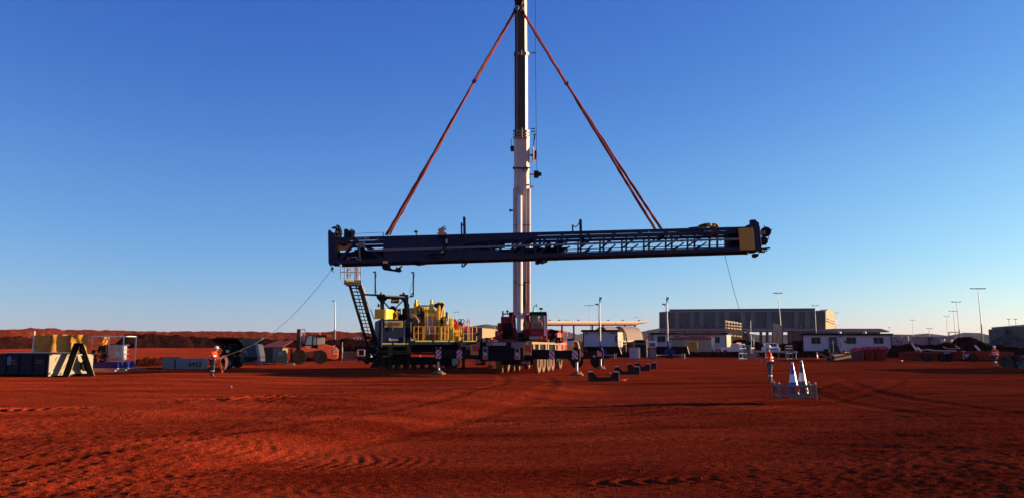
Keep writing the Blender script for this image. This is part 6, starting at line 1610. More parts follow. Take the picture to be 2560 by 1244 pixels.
# yellow machinery
YEL2 = M('machine_yellow', (.88, .50, .008), .42, 0, .16, 2, .12)
def ybox(name, a, b, c, d, Y, dd, mat=None, bv=.03):
    m = MB(); m.pbox(a, b, c, d, Y, dd); return m.build(name, mat or YEL2, rg, bevel=bv)
m = MB(); m.tube(W(1048.5, 800, YD + .6), W(1048.5, 757, YD + .6), .17, 14); m.tube(W(1048.5, 757, YD + .6), W(1048.5, 748, YD + .6), .10, 12); m.build('hydraulic_ram', YEL2, rg, smooth='auto')
m = MB(); m.tube(W(1087.5, 800, YD + .6), W(1087.5, 759, YD + .6), .17, 14); m.tube(W(1087.5, 759, YD + .6), W(1087.5, 747.5, YD + .6), .10, 12); m.build('hydraulic_ram', YEL2, rg, smooth='auto')
m = MB(); m.pprism([(1054, 800), (1056, 760), (1060, 754), (1066, 753), (1067, 764), (1069, 800)], YD + 1.6, .7); m.pprism([(1109, 753), (1120, 753), (1124, 756), (1122, 785), (1117, 796), (1110, 796)], YD + 1.2, .9); m.build('mast_saddle', YEL2, rg, bevel=.03)
m = MB(); m.pbox(1056, 1112, 761.5, 765, YD + 1.6, .3); m.build('tie_bar', YEL2, rg)
m = MB(); m.path([W(p, q, YD + .5) for p, q in ((1056, 765), (1063, 770), (1066, 784), (1062, 800), (1064, 812))], .12, 8); m.path([W(p, q, YD + .4) for p, q in ((1054, 768), (1052, 785), (1056, 800), (1053, 815))], .09, 8); m.path([W(p, q, YD + .6) for p, q in ((1118, 757), (1113, 763), (1115, 777), (1112, 790), (1117, 800))], .10, 8); m.path([W(p, q, YD + .6) for p, q in ((1095, 759), (1102, 764), (1108, 762), (1112, 768))], .09, 8); m.build('pressure_hose', M('dark_hose', (.05, .03, .025), .6, 0, .2, 4, .15), rg, smooth='auto')
m = MB(); m.clutter(gx(1095), gx(1113), YD + .4, YD + .9, gz(766), gz(757), 14, .3, 81); m.clutter(gx(1050), gx(1060), YD + .4, YD + .9, gz(830), gz(780), 24, .32, 82); m.clutter(gx(1106), gx(1122), YD + .5, YD + 1.0, gz(806), gz(790), 16, .3, 83); m.build('hydraulic_fitting', BLACK, rg)
ybox('column', 1066, 1071, 768, 786, YD + .9, .5); ybox('column', 1071, 1078, 772, 784, YD + .6, .5)
ybox('column', 1080, 1091, 774, 784, YD + .8, .6)
BY_ = M('sunlit_yellow', (.90, .70, .01), .4, 0, .06, 2, .05)  # lighter than the machine yellow: sunlight on these faces put into the colour
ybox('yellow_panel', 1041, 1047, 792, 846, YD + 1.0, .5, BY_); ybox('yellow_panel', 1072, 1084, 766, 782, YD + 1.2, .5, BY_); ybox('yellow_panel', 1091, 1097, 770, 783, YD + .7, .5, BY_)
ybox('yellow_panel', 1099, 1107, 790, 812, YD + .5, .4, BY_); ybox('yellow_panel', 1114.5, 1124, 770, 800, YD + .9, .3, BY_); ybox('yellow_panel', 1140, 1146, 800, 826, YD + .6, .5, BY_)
ybox('machine_body', 1056, 1069, 778, 848, YD + 1.9, .8); ybox('machine_body', 1070, 1098, 768, 848, YD + 2.0, .8); ybox('machine_body', 1099, 1124, 776, 848, YD + 1.9, .8); ybox('machine_body', 1126, 1148, 808, 848, YD + 1.6, .8, OCHRE)
m = MB(); m.pbox(1068, 1099, 780, 790, YD + .3, 1.4); m.build('collector_hood', M('sunlit_yellow', (.90, .70, .01), .4, 0, .06, 2, .05), rg, bevel=.03)
m = MB(); m.pprism([(1069, 789.3), (1098, 789.3), (1098, 812), (1094, 836), (1072, 836), (1070, 812)], YD + .35, 1.2)
for px in (1076, 1083, 1090): m.pprism([(px - .5, 836), (px + .5, 836), (px + .5, 790), (px - .5, 790)], YD + .30, .06)
m.build('dust_collector', M('cream_filter', (.52, .44, .32), .6, 0, .12, 2, .15), rg)
m = MB()
for px in (1068.5, 1098.5): m.bar(W(px, 848, YD + .2), W(px, 772, YD + .2), .07)
m.path([W(p, q, YD + .2) for p, q in ((1074, 848), (1074, 776), (1077, 773), (1090, 773), (1098, 776))], .03, 6); m.bar(W(1086, 848, YD + .15), W(1086, 788, YD + .15), .05); m.build('pipe_frame', OCHRE, rg)
ybox('yellow_cabinet', 1101, 1107, 762, 848, YD + .2, .6, YEL2); ybox('tank_lower', 1051, 1066, 800, 848, YD + .9, .8, OCHRE)
ybox('yellow_cabinet', 1109, 1123, 806, 848, YD + .7, 1.2, OCHRE); ybox('yellow_cabinet', 1108, 1114, 816, 848, YD + .25, .5, M('sunlit_yellow', (.90, .70, .01)))
m = MB()
for k in range(5): m.tube(W(1107 + k * 3.5, 804, YD + 1), W(1108 + k * 3.4, 788, YD + 1), .05, 6)
m.build('pipe_bank', STEELY, rg)
ybox('ladder_box', 1128, 1138, 793, 848, YD - .1, .45, LIME); 
m = MB(); m.pbox(1129, 1135, 797, 798.5, YD - .12, .015); m.pbox(1130, 1132, 802, 804, YD - .12, .015); m.pbox(1132, 1134.5, 808, 810.5, YD - .12, .015); m.build('stencil', OCHRE, rg)
m = MB(); m.pbox(1130.5, 1134.5, 822, 827, YD - .15, .05); m.build('switch_plate', WHITE, rg)
ybox('yellow_post', 1126, 1130, 786, 800, YD + .4, .4); m = MB(); m.tube(W(1126, 793, YD + .6), W(1126, 778, YD + .6), .09, 10); m.build('vent_stack', STEELY, rg)
m = MB(); m.pprism([(1116, 792), (1122, 796), (1125, 812), (1122, 826), (1118, 830)], YD + .4, .6); m.build('elbow_duct', YEL2, rg, smooth='auto')
m = MB(); m.path([W(p, q, YD + .3) for p, q in ((1110, 792), (1111, 778), (1114, 768), (1119, 757))], .05, 6); m.build('bright_pipe', M('tan_canister', (.5, .33, .22)), rg)
m = MB(); m.pbox(1080.5, 1087, 834, 850.5, YD - .95, .25); m.build('fire_box', M('dark_red', (.22, .01, .01), .5, 0, .1), rg)
m = MB(); m.clutter(gx(1035), gx(1050), YD + .1, YD + .9, gz(848), gz(812), 20, .4, 91); m.build('pump', OCHRE, rg); m = MB(); m.pprism([(1036, 834), (1043, 834), (1040, 844), (1037, 843)], YD - .3, .2); m.build('guard', M('sunlit_yellow', (.90, .70, .01)), rg)
m = MB(); m.clutter(gx(1034), gx(1066), YD - .2, YD + .3, gz(848), gz(800), 26, .3, 92); m.build('valve_group', STEELY, rg)
# hand rails around the deck
RAIL = M('rail_yellow', (.80, .38, .10), .45, 0, .12, 3, .15)
def rail(p0, p1, Y, mat=RAIL, posts=3, r=.034, ext=0):
    m = MB(); zt = gz(815, Y); zm = gz(832, Y)
    x0, x1 = gx(p0, Y), gx(p1, Y)
    m.tube((x0, Y, zt), (x1, Y, zt), r, 7); m.tube((x0, Y, zm), (x1, Y, zm), r * .9, 7)
    for k in range(posts): x = x0 + (x1 - x0) * k / (posts - 1); m.tube((x, Y, zD + .0), (x, Y, zt + .01), r, 7)
    m.build('hand_rail', mat, rg, smooth='auto')
rail(1031, 1053, YD - .85, OCHRE); rail(1056, 1098, YD - .85, OCHRE, 4); rail(1101, 1126, YD - .85, RAIL, 4); rail(1146, 1191, YD - .85, RAIL, 5); rail(1160, 1191, YD + 4.5, RAIL, 4)
m = MB(); m.tube((gx(1191), YD - .85, gz(815)), (gx(1191), YD + 4.5, gz(815)), .034, 7); m.tube((gx(1191), YD - .85, gz(832)), (gx(1191), YD + 4.5, gz(832)), .03, 7); m.build('hand_rail', RAIL, rg, smooth='auto')
m = MB()
for px in (1183, 1187.5): m.tube(W(px, 850, YD + 1), W(px, 793.5, YD + 1), .035, 7)
m.path([W(p, q, YD + 1) for p, q in ((1173, 815), (1180, 801), (1187, 801))], .03, 6); m.build('access_rail', M('rail_salmon', (.55, .14, .10), .5, 0, .1), rg, smooth='auto')
for dx in (0, 7):
    m = MB(); m.path([W(p + dx, q, YD + .4) for p, q in ((1150, 812), (1152, 803), (1155, 797), (1160, 796), (1163, 799), (1160, 808), (1156, 815))], .035, 6); m.build('ladder_hoop', BLACK, rg, smooth='auto')
REDM = M('machine_red', (.55, .03, .03), .4, 0, .1, 2, .05)
m = MB(); m.ball(W(1146, 806, YD + .6), .28, 14, (.75, .8, 1.25)); m.build('red_receiver', REDM, rg, smooth=True)
m = MB(); m.clutter(gx(1148), gx(1163), YD + .4, YD + 1.2, gz(818), gz(802), 20, .3, 95); m.build('red_pump', REDM, rg); m = MB(); m.clutter(gx(1170), gx(1186), YD + 1.0, YD + 1.8, gz(826), gz(812), 12, .3, 96); m.build('red_pump', REDM, rg)
m = MB(); m.pbox(1144, 1149, 826, 848, YD + .2, .5); m.pbox(1150, 1160, 822, 848, YD + .9, .5); m.pbox(1161, 1164, 812, 848, YD - .3, .3); m.clutter(gx(1146), gx(1165), YD, YD + .8, gz(848), gz(822), 22, .28, 97); m.build('deck_pump', YEL2, rg)
m = MB(); m.pbox(1166, 1182, 832, 848, YD + 1.5, 1.2); m.build('dark_locker', BLACK, rg)
for px in (1153.5, 1158): 
    m = MB(); m.tube(W(px, 869, YD - 1.0), W(px, 818, YD - 1.0), .03, 6); m.build('ladder_stile', BLACK, rg)
m = MB(); c = W(1193.5, 834, YD - .8); m.box(c.x - .1, c.x + .1, c.y - .1, c.y + .1, c.z - .12, c.z + .12); m.bar(W(1191, 831, YD - .8), c, .04); m.build('deck_light', BLACK, rg)
# access ladder tower with caged platform
lt = MB(); Yl0, Yl1 = YD - .3, YD + .6
A0, A1 = (880, 712), (925, 872); B0, B1 = (903, 712), (944, 860)
for Y in (Yl0,): 
    lt.bar(W(*A0, Y), W(*A1, Y), .12, .14); lt.bar(W(*B0, Y), W(*B1, Y), .15, .3)
lad = lt.build('stair_stringer', BLACK, rg)
m = MB()
for k in range(19):
    t = k / 18.5; a = W(lerp(A0[0], A1[0], t), lerp(A0[1], A1[1], t) + 1, Yl0); b = W(lerp(B0[0], B1[0], t), lerp(A0[1], A1[1], t) + 1, Yl0)
    m.box(a.x, b.x, Yl0, Yl0 + .55, a.z - .03, a.z + .02)
m.build('stair_tread', BLACK, lad)
m = MB()
m.bar(W(884, 716, Yl0 + .55), W(930, 872, Yl0 + .55), .1, .2); m.bar(W(895, 712, Yl0 + .3), W(936, 866, Yl0 + .3), .05, .05); m.path([W(p, q, Yl0) for p, q in ((901, 740), (905, 790), (909, 860))], .02, 5); m.bar(W(889, 712, Yl0), W(916, 740, Yl0), .09)
m.build('stair_brace', BLACK, lad)
m = MB()
m.tube(W(908, 683, Yl1 + .5), W(950, 798, Yl1 + .5), .035, 7); m.tube(W(907, 697, Yl1 + .5), W(940, 790, Yl1 + .5), .03, 7)
for (a, b, c_, d) in ((915, 700, 914, 730), (934, 752, 932, 776), (925, 725, 924, 752)): m.tube(W(a, b, Yl1 + .5), W(c_, d, Yl1 + .5), .03, 7)
m.build('stair_hand_rail', M('rail_tan', (.75, .50, .36), .45, 0, .12, 3, .1), lad, smooth='auto')
m = MB(); m.pbox(865.5, 906, 702.5, 710, YD - .5, 1.5); m.pbox(871, 905, 710.3, 714.5, YD - .4, 1.3); pf = m.build('platform', GREY, rg)
m = MB(); m.pbox(869, 888.5, 702, 706, YD - .53, .02); m.build('platform_stripe', LIME, pf)
m = MB(); Yp = YD - .45
for px in (866.5, 891, 894, 899, 905.5): m.tube(W(px, 703, Yp), W(px, 664, Yp), .035, 7)
for py in (664.5, 683.5): m.tube(W(866, py, Yp), W(906, py, Yp), .03, 7)
for px in (867, 905.5): m.tube(W(px, 703, YD + .9), W(px, 664, YD + .9), .03, 7)
for py in (664.5, 683.5): m.tube(W(867, py, YD + .9), W(905.5, py, YD + .9), .03, 7)
for px in (866.5, 905.5):
    for py in (664.5, 683.5): m.tube(W(px, py, Yp), W(px, py, YD + .9) , .03, 7)
m.path([W(p, q, Yp) for p, q in ((882, 703), (882, 672), (886, 667), (891, 667), (896, 672), (896, 703))], .03, 6)
m.build('cage_rail', M('rail_grey_brown', (.22, .16, .16), .5, .2, .15, 3), pf, smooth='auto')
m = MB(); m.pbox(877, 881.5, 666, 700, YD + .3, .25); m.clutter(gx(876), gx(883), YD + .2, YD + .3, gz(700), gz(668), 8, .2, 98); m.build('winch_column', M('rail_tan', (.75, .50, .36)), pf)
m = MB(); m.pbox(920.5, 926, 848, 851, YD - .35, .05); m.build('reflector', LIME, lad)
m = MB(); m.clutter(gx(920), gx(946), YD - .3, YD + .5, gz(880), gz(840), 46, .3, 99); m.clutter(gx(922), gx(944), YD - .3, YD + .3, gz(905), gz(880), 30, .35, 100); m.build('stair_foot_gear', BLACK, lad)
m = MB(); m.pprism([(930, 915), (944, 893), (952, 893), (952, 918)], YD - .2, .1); m.pbox(921, 924.5, 862, 875, YD - .35, .04); m.build('foot_plate', STEELY, lad)
m = MB(); m.path([W(p, q, YD - .3) for p, q in ((906, 795), (911, 810), (911, 862))], .02, 5); m.build('hanging_cable', BLACK, lad)

rg.location.x -= 0.62
rg.rotation_euler = (0, 0, R(14))      # the rig stands slightly turned, its deck side meeting the sun
# ------------------------------------------------------------------ left side: hook bin, tarp stack, skid, blocks, trailer, tank, forklift
bn = thing('hook_bin', 'dark navy hook-lift bin with pale end panel at left edge', 'skip bin', (-26.0, 43.2, 0), R(-22))
BM = M('bin_navy', (.010, .011, .020), .7, 0, .25, 1.5, .05, 0, .12)
BP = M('bin_beige', (.26, .19, .11), .5, 0, .12, 1.5, .1)
Lb, Wb, Hb = 7.5, 2.75, 1.22
ang = 0
m = MB(); m.box(-Lb, -.08, 0, .08, .28, Hb); m.box(-Lb, -.08, Wb - .08, Wb, .28, Hb); m.box(-Lb, -.08, .08, Wb - .08, .28, .36)
m.build('bin_wall', BM, bn, local=True)
m = MB(); m.box(-Lb, .02, -.07, .1, Hb + .002, Hb + .1); m.box(-Lb, .02, Wb - .1, Wb + .07, Hb + .002, Hb + .1); m.build('top_rim', BM, bn, local=True)
m = MB()
for k in range(7): x = -.35 - k * 1.08; m.box(x - .06, x + .06, -.07, -.002, .22, Hb)
m.build('side_rib', BM, bn, local=True)
m = MB()
for y in (.7, Wb - .7): m.box(-Lb, 0, y - .08, y + .08, .06, .275)
m.box(-Lb, 0, -.02, .08, .15, .278); m.build('under_rail', BLACK, bn, local=True)
m = MB(); m.box(-.075, 0, -.02, Wb + .02, .06, Hb + .06); ep = m.build('end_panel', BP, bn, local=True)
m = MB(); m.box(.002, .02, .12, .3, .2, .33); m.build('label_plate', CREAM, ep, local=True)
m = MB(); m.tube((.03, .35, .95), (.03, .42, 1.12), .015, 6); m.tube((.03, 1.35, Hb + .07), (.03, 1.4, Hb + .2), .02, 6); m.build('latch', WHITE, ep, local=True)
c = (-6.35, 0, 0)
text('', .1, (0, 0, 0), WHITE, bn) if False else None
m = MB(); m.lathe([(.21, -.004), (.21, .0)], (-3.35, -.012, .92), 24, 'y'); m.v = [(a, b, .92 + (z - .92) * 1.25) for a, b, z in m.v]; m.build('round_emblem', M('faded_emblem', (.14, .14, .17), .6, 0, .3, 8), bn, local=True)
FE = M('faded_emblem', (.14, .14, .17))
text('MJM', .13, (-2.98, -.01, .92), FE, bn, 'lettering', local=True); text('EQUIPMENT', .10, (-2.85, -.01, .74), FE, bn, 'lettering', local=True)
text('STAY CLEAR OF BIN', .09, (-.85, -.01, .94), FE, bn, 'lettering', local=True, stretch=.75); text('WHEN LIFTING', .09, (-.85, -.01, .82), FE, bn, 'lettering', local=True, stretch=.9)
# A-shaped hook tower; the near-black legs carry the shade of their faces as colour
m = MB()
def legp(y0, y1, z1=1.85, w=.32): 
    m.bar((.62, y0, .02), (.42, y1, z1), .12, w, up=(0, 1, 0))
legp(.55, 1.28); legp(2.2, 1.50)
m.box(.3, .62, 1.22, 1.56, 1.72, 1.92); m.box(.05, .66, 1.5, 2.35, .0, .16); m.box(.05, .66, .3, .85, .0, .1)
m.build('hook_tower', M('shade_black', (.0015, .0015, .0015), .95, 0, .2, 4, 0, 0, .02), bn, local=True)
m = MB(); m.bar((.62, .735, .02), (.42, 1.465, 1.85), .125, .025, up=(0, 1, 0)); m.bar((.62, 2.385, .02), (.42, 1.685, 1.85), .125, .025, up=(0, 1, 0)); m.build('tower_edge', BP, bn, local=True)  # beige strips stand for the sunlit edges of the legs
m = MB(); m.path([(.5, 1.35, 1.2), (.55, 1.5, 1.28), (.52, 1.62, 1.2)], .025, 6); m.build('hook_bar', WHITE, bn, local=True)
m = MB(); m.lathe([(.30, .0), (.33, .1), (.30, .2)], (.32, 1.95, .62), 10, 'x'); m.build('drum', BLACK, bn, local=True, smooth='auto')  # black round added in place of the shadow blob at the right leg
m = MB(); m.prism([(-8, 2.9), (-3.3, 2.9), (-2.2, 3.6), (-8, 3.6)], 1.30, 1.36, 'z'); m.build('bin_cover', CREAM, bn, local=True)

# yellow tarpaulin wrapped stack
YT = 52.5
TARP = M('yellow_tarpaulin', (.50, .20, .01), .5, 0, .12, 1.2, .05, .01)
tp = thing('tarp_stack', 'tall stack wrapped in yellow tarpaulin behind the dark navy bin', 'wrapped stack', (W(155, 866, YT).x, YT, 0))
xa, xb = W(86, 866, YT).x, W(220, 866, YT).x; ht = W(150, 835.5, YT).z
m = MB(); NX, NZ = 44, 14; V = []; rd = random.Random(5)
def fold(u, v):
    d = 0
    for u0, u1, A in ((.40 - .06 * v, .66, .95), (.76 - .1 * v, .97, .60)):
        if u > u0:
            t = (u - u0) / .05
            d += A * (min(t, 1) if u < u0 + .05 else max(0, 1 - (u - u0 - .05) / (u1 - u0 - .05)))
    return d * (.75 + .25 * math.sin(v * 5)) + .05 * math.sin(u * 44 + v * 9) + .04 * math.sin(u * 25 - v * 13)
for j in range(NZ + 1):
    for i in range(NX + 1):
        u, v = i / NX, j / NZ
        V.append((xa + (xb - xa) * u, YT - fold(u, v), v * ht))
F = [(j * (NX + 1) + i, j * (NX + 1) + i + 1, (j + 1) * (NX + 1) + i + 1, (j + 1) * (NX + 1) + i) for j in range(NZ) for i in range(NX)]
m.add(V, F)
topr = [V[NZ * (NX + 1) + i] for i in range(NX + 1)]; m.add(topr + [(p[0], YT + .05, ht) for p in topr], [(i, i + 1, NX + 2 + i, NX + 1 + i) for i in range(NX)])
m.prism([(xa, YT + .05), (xb - .05, YT + .05), (xb - 1.5, YT + 2.6), (xa - 1.6, YT + 2.6)], 0, ht - .01, 'z'); m.build('tarpaulin', TARP, tp, smooth='auto')
m = MB(); m.bar((xa - .05, YT - .05, .05), (xa - .05, YT - .05, ht + .25), .08); m.build('corner_post', WHITE, tp)
# service skid with white canopy frame
YK = 54.5
sk = thing('service_skid', 'blue service skid with white canopy frame, tank cage and yellow hoses', 'skid', (W(265, 866, YK).x, YK, 0))
x0, x1 = W(229, 866, YK).x, W(309, 866, YK).x; zt = W(265, 838, YK).z
m = MB(); m.box(x0 - .35, x1, YK, YK + .06, zt - .07, zt); m.box(x0 - .35, x1, YK + 1.8, YK + 1.86, zt - .07, zt); m.box(x1 - .06, x1, YK + .065, YK + 1.795, zt - .065, zt - .005)
m.build('canopy_frame', WHITE, sk)
for x in (x0, x1 - .03):
    for y in (YK, YK + 1.8):
        m = MB(); m.box(x - .03, x + .03, y, y + .05, .45, zt - .075); m.build('post', WHITE, sk)
m = MB(); m.box(x0 + 1.2, x0 + 1.24, YK, YK + .04, 1.7, zt - .075); m.build('post', WHITE, sk)
m = MB(); m.box(W(240, 0 + 866, YK).x, W(306, 866, YK).x, YK - .5, YK + 1.9, .22, W(0, 904, YK).z); m.build('base', BLUE, sk)
m = MB(); m.box(W(238, 866, YK).x, W(306, 866, YK).x, YK - .52, YK + 1.92, .14, .21); m.box(W(238, 866, YK).x, W(300, 866, YK).x, YK - .5, YK + 1.9, 0, .1); m.build('skid_rail', SILVER, sk)
m = MB(); rd = random.Random(8)
for k in range(7):
    a = W(240 + k * 2.5, 861 + rd.uniform(-1, 1), YK + .3 + .1 * k); b = W(266 + rd.uniform(-4, 6), 841 + rd.uniform(-1, 3), YK + .3 + .1 * k); mid = a.lerp(b, .55) + Vector((.05, 0, -.25)); m.path([a, a.lerp(mid, .5), mid, mid.lerp(b, .5), b], .05, 6)
m.build('yellow_hose', M('hose_yellow', (.75, .30, .03), .5, 0, .12, 3), sk, smooth='auto')
m = MB(); m.box(W(268, 866, YK).x, W(298, 866, YK).x, YK + .1, YK + 1.2, .75, W(0, 863, YK).z); m.build('tank', M('cloudy_tank', (.36, .35, .36), .4, 0, .25, 2, .1), sk, bevel=.08)
m = MB(); xa_, xb_ = W(266, 866, YK).x, W(302, 866, YK).x
for k in range(8): x = xa_ + (xb_ - xa_) * k / 7; m.tube((x, YK, .5), (x, YK, W(0, 861, YK).z), .018, 5)
for k in range(5): z = .55 + k * .32; m.tube((xa_, YK, z), (xb_, YK, z), .018, 5); m.tube((xb_, YK, z), (xb_, YK + 1.3, z), .018, 5)
m.build('tank_cage', SILVER, sk)
m = MB(); m.clutter(W(236, 866, YK).x, W(268, 866, YK).x, YK - .2, YK + 1.4, .6, 1.75, 34, .42, 14); m.clutter(W(238, 866, YK).x, W(262, 866, YK).x, YK - .4, YK, .5, .75, 10, .3, 15); m.build('pump_gear', BLACK, sk)
m = MB(); m.clutter(W(240, 866, YK).x, W(262, 866, YK).x, YK - .2, YK + .2, .9, 1.5, 10, .25, 24); m.build('pump_bracket', GREY, sk)
m = MB(); m.clutter(W(289, 866, YK).x, W(299, 866, YK).x, YK - .05, YK + .1, .95, 1.3, 6, .22, 25); m.build('white_cap', WHITE, sk)
for k, (a, b, c_, dd, lb) in enumerate(((242, 341, 925, .1, 'long grey steel plate lying on the ground right of the bin'), (244, 306, 917, .12, 'shorter grey plate lying under the blue skid edge'))):
    Y = GY(c_); o = thing('steel_plate', lb, 'plate', (W(a, c_, Y).x, Y, 0)); m = MB(); m.box(W(a, c_, Y).x, W(b, c_, Y).x, Y, Y + 1.6, .04 + .1 * k, .1 + .1 * k); m.build('plate', GREY, o)
# concrete blocks
YBk = GY(922)
for k, (a, b, pt_, lb) in enumerate(((408, 437.5, 893.5, 'left grey concrete block of the row, with a strap round its lid'), (441.5, 472, 895, 'middle grey concrete block of the row, unmarked'), (472.5, 508, 895, 'right grey concrete block painted with the number 4932'))):
    x0, x1 = W(a, 866, YBk).x, W(b, 866, YBk).x; z1 = W(a, pt_, YBk).z
    o = thing('concrete_block', lb, 'concrete block', ((x0 + x1) / 2, YBk, 0), 0, 'grey concrete blocks left of the man with the coil')
    m = MB(); m.box(x0, x1, YBk, YBk + 1.1, .02, z1); m.build('block', CONC, o, bevel=.025)
    if k == 0: m = MB(); m.box(x0 - .02, x1 + .06, YBk - .02, YBk + 1.12, z1 + .003, z1 + .06); m.build('lid', GREY, o)
    if k == 2: text('4932', .48, ((x0 + x1) / 2 - .02, YBk - .01, .35), BLACK, o, 'painted_number', stretch=1.05, bold=.006)
# compressor trailer with open lids
YL = 61
tr = thing('compressor_trailer', 'dark workshop trailer with both lids open and a grey sloped nose', 'trailer', (W(590, 866, YL).x, YL, 0))
m = MB(); m.pbox(548, 604, 888, 906, YL, 1.8); m.build('body', NAVYD, tr, bevel=.03)
m = MB(); m.pprism([(600, 903), (602, 885), (608, 861), (613, 858.5), (636, 858.5), (639, 862), (644, 890), (644, 903)], YL - .05, 1.9); q = m.build('nose_cowl', M('cowl_grey', (.055, .052, .06), .5, .1, .12, 2, .12), tr, bevel=.03)
m = MB(); m.pprism([(609, 895), (611, 892), (643, 890.5), (644, 898), (634, 901), (610, 902)], YL - .09, .05); m.build('grille', BLACK, q)
m = MB(); m.lathe([(.07, 0), (.07, .03)], W(612.5, 878, YL - .1), 12, 'y'); c = W(618.5, 883, YL - .1); m.bar(c - Vector((.03, 0, .11)), c + Vector((.03, 0, .11)), .07, .02); m.build('decal', SILVER, q)
m = MB(); m.add([tuple(W(528, 846, YL - .6)), tuple(W(592, 845.5, YL - .6)), tuple(W(608, 858, YL + .9)), tuple(W(541, 859.5, YL + .9))] + [tuple(W(528, 846, YL - .6) + Vector((0, 0, .05))), tuple(W(592, 845.5, YL - .6) + Vector((0, 0, .05))), tuple(W(608, 858, YL + .9) + Vector((0, 0, .05))), tuple(W(541, 859.5, YL + .9) + Vector((0, 0, .05)))], [(0, 1, 2, 3), (7, 6, 5, 4), (0, 4, 5, 1), (1, 5, 6, 2), (2, 6, 7, 3), (3, 7, 4, 0)]); m.build('open_lid', BLACK, tr)
m = MB(); m.pprism([(593, 847), (655, 845), (638, 858), (609, 858)], YL + 1.9, .05); m.build('open_lid', M('olive_lining', (.13, .13, .06), .7, 0, .12, 2), tr)
m = MB(); m.bar(W(638, 858, YL + 1.8), W(655, 846, YL + 1.8), .05); m.ball(W(655.5, 845.8, YL + 1.8), .07, 7); m.build('lid_strut', M('pale_green', (.4, .42, .3), .5), tr)
m = MB(); m.pbox(546, 604, 859, 862, YL + .1, 1.5); m.pbox(548, 602, 869, 871, YL + .1, 1.5); m.clutter(W(548, 866, YL).x, W(600, 866, YL).x, YL + .2, YL + 1.4, W(0, 888, YL).z, W(0, 862, YL).z, 44, .42, 41); m.build('engine', BLACK, tr)
m = MB(); m.clutter(W(552, 866, YL).x, W(590, 866, YL).x, YL + .02, YL + .15, W(0, 868, YL).z, W(0, 862, YL).z, 6, .15, 42); m.build('engine_fitting', GREY, tr)
m = MB(); m.ball(W(569, 877, YL + .0), .13, 8, (1.2, .5, 1)); m.build('work_light', M('pale_yellow', (.75, .68, .3)), tr)
m = MB(); m.lathe([(.2, -.12), (.36, -.14), (.42, -.1), (.42, .1), (.36, .14), (.2, .12)], (W(575, 866, YL).x, YL - .12, .42), 24, 'y'); wq = m.build('wheel', RUBBER, tr, smooth='auto')
m = MB()
c = Vector((W(575, 866, YL).x, YL - .27, .42)); m.lathe([(.23, -.02), (.23, .02), (.19, .02), (.19, -.02)], c, 20, 'y'); m.lathe([(.06, -.02), (.06, .02)], c, 10, 'y')
for k in range(6): t = k * math.pi / 3; m.bar(c, c + Vector((math.cos(t) * .2, 0, math.sin(t) * .2)), .06, .03)
m.build('rim', SILVER, wq)
m = MB(); m.lathe([(.2, -.12), (.36, -.14), (.42, -.1), (.42, .1), (.36, .14), (.2, .12)], (W(575, 866, YL).x, YL + 1.9, .42), 24, 'y'); m.build('wheel', RUBBER, tr, smooth='auto')
m = MB(); m.bar((W(640, 866, YL).x, YL + .9, .55), (W(660, 866, YL).x, YL + .9, .4), .1); m.bar(W(645, 908, YL), W(641, 917, YL), .07); m.bar(W(645, 908, YL), W(652, 917, YL), .07); m.box(W(550, 866, YL).x, W(642, 866, YL).x, YL + .2, YL + 1.6, .4, .6); m.build('drawbar', GREY, tr)
m = MB(); m.clutter(W(636, 866, YL).x, W(652, 866, YL).x, YL - .2, YL, .45, .6, 8, .22, 47); m.build('red_wrap', REDW, tr)
# tan tank box
YX = 77
tb = thing('tank_box', 'tan steel box with white notice and shaded side, left of the forklift', 'steel box', (W(690, 866, YX).x, YX, 0))
pts = [W(655, 866, YX + 2.0), W(683, 866, YX), W(719.5, 866, YX + 1.2)]
hz = W(690, 869.5, YX).z
P = [(pts[0].x, pts[0].y), (pts[1].x, pts[1].y), (pts[2].x, pts[2].y), (pts[2].x - 1.0, pts[2].y + 2.2), (pts[0].x + .3, pts[0].y + 1.6)]
m = MB(); m.prism(P, .1, hz, 'z'); m.build('body', M('tan_steel', (.26, .20, .11), .55, 0, .12, 1.2, .15), tb)
m = MB(); m.add([(P[0][0] - .01, P[0][1] - .01, .1), (P[1][0] - .01, P[1][1] - .01, .1), (P[1][0] - .01, P[1][1] - .01, hz), (P[0][0] - .01, P[0][1] - .01, hz)], [(0, 1, 2, 3)]); m.build('shaded_side', BLACK, tb)  # black sheet paints the shade of this face over the tan steel
def onf(t, z, off): a = Vector((P[1][0], P[1][1], 0)); b = Vector((P[2][0], P[2][1], 0)); n_ = Vector((b.y - a.y, a.x - b.x, 0)).normalized(); q = a.lerp(b, t) + n_ * off; return Vector((q.x, q.y, z))
m = MB(); c0_, c1_ = onf(.35, 0, .02), onf(.63, 0, .02); m.add([(c0_.x, c0_.y, .82), (c1_.x, c1_.y, .82), (c1_.x, c1_.y, 1.22), (c0_.x, c0_.y, 1.22)], [(0, 1, 2, 3)]); q = m.build('notice', WHITE, tb)
fa = math.atan2(P[2][1] - P[1][1], P[2][0] - P[1][0])
text('DANGER', .11, onf(.49, 1.1, .03), BLACK, q, 'lettering', rz=fa, depth=.002)
m = MB(); 
for z in (.98, .90): c0_, c1_ = onf(.39, 0, .03), onf(.59, 0, .03); m.bar((c0_.x, c0_.y, z), (c1_.x, c1_.y, z), .01, .03)
m.build('notice_line', BLACK, q)
m = MB(); c0_ = onf(.49, 1.5, .03); m.bar(c0_ + Vector((0, 0, .12)), c0_ - Vector((0, 0, .1)), .04, .02); c0_ = onf(.12, .2, .02); m.ball(c0_, .12, 8); m.build('catch', BLACK, tb)
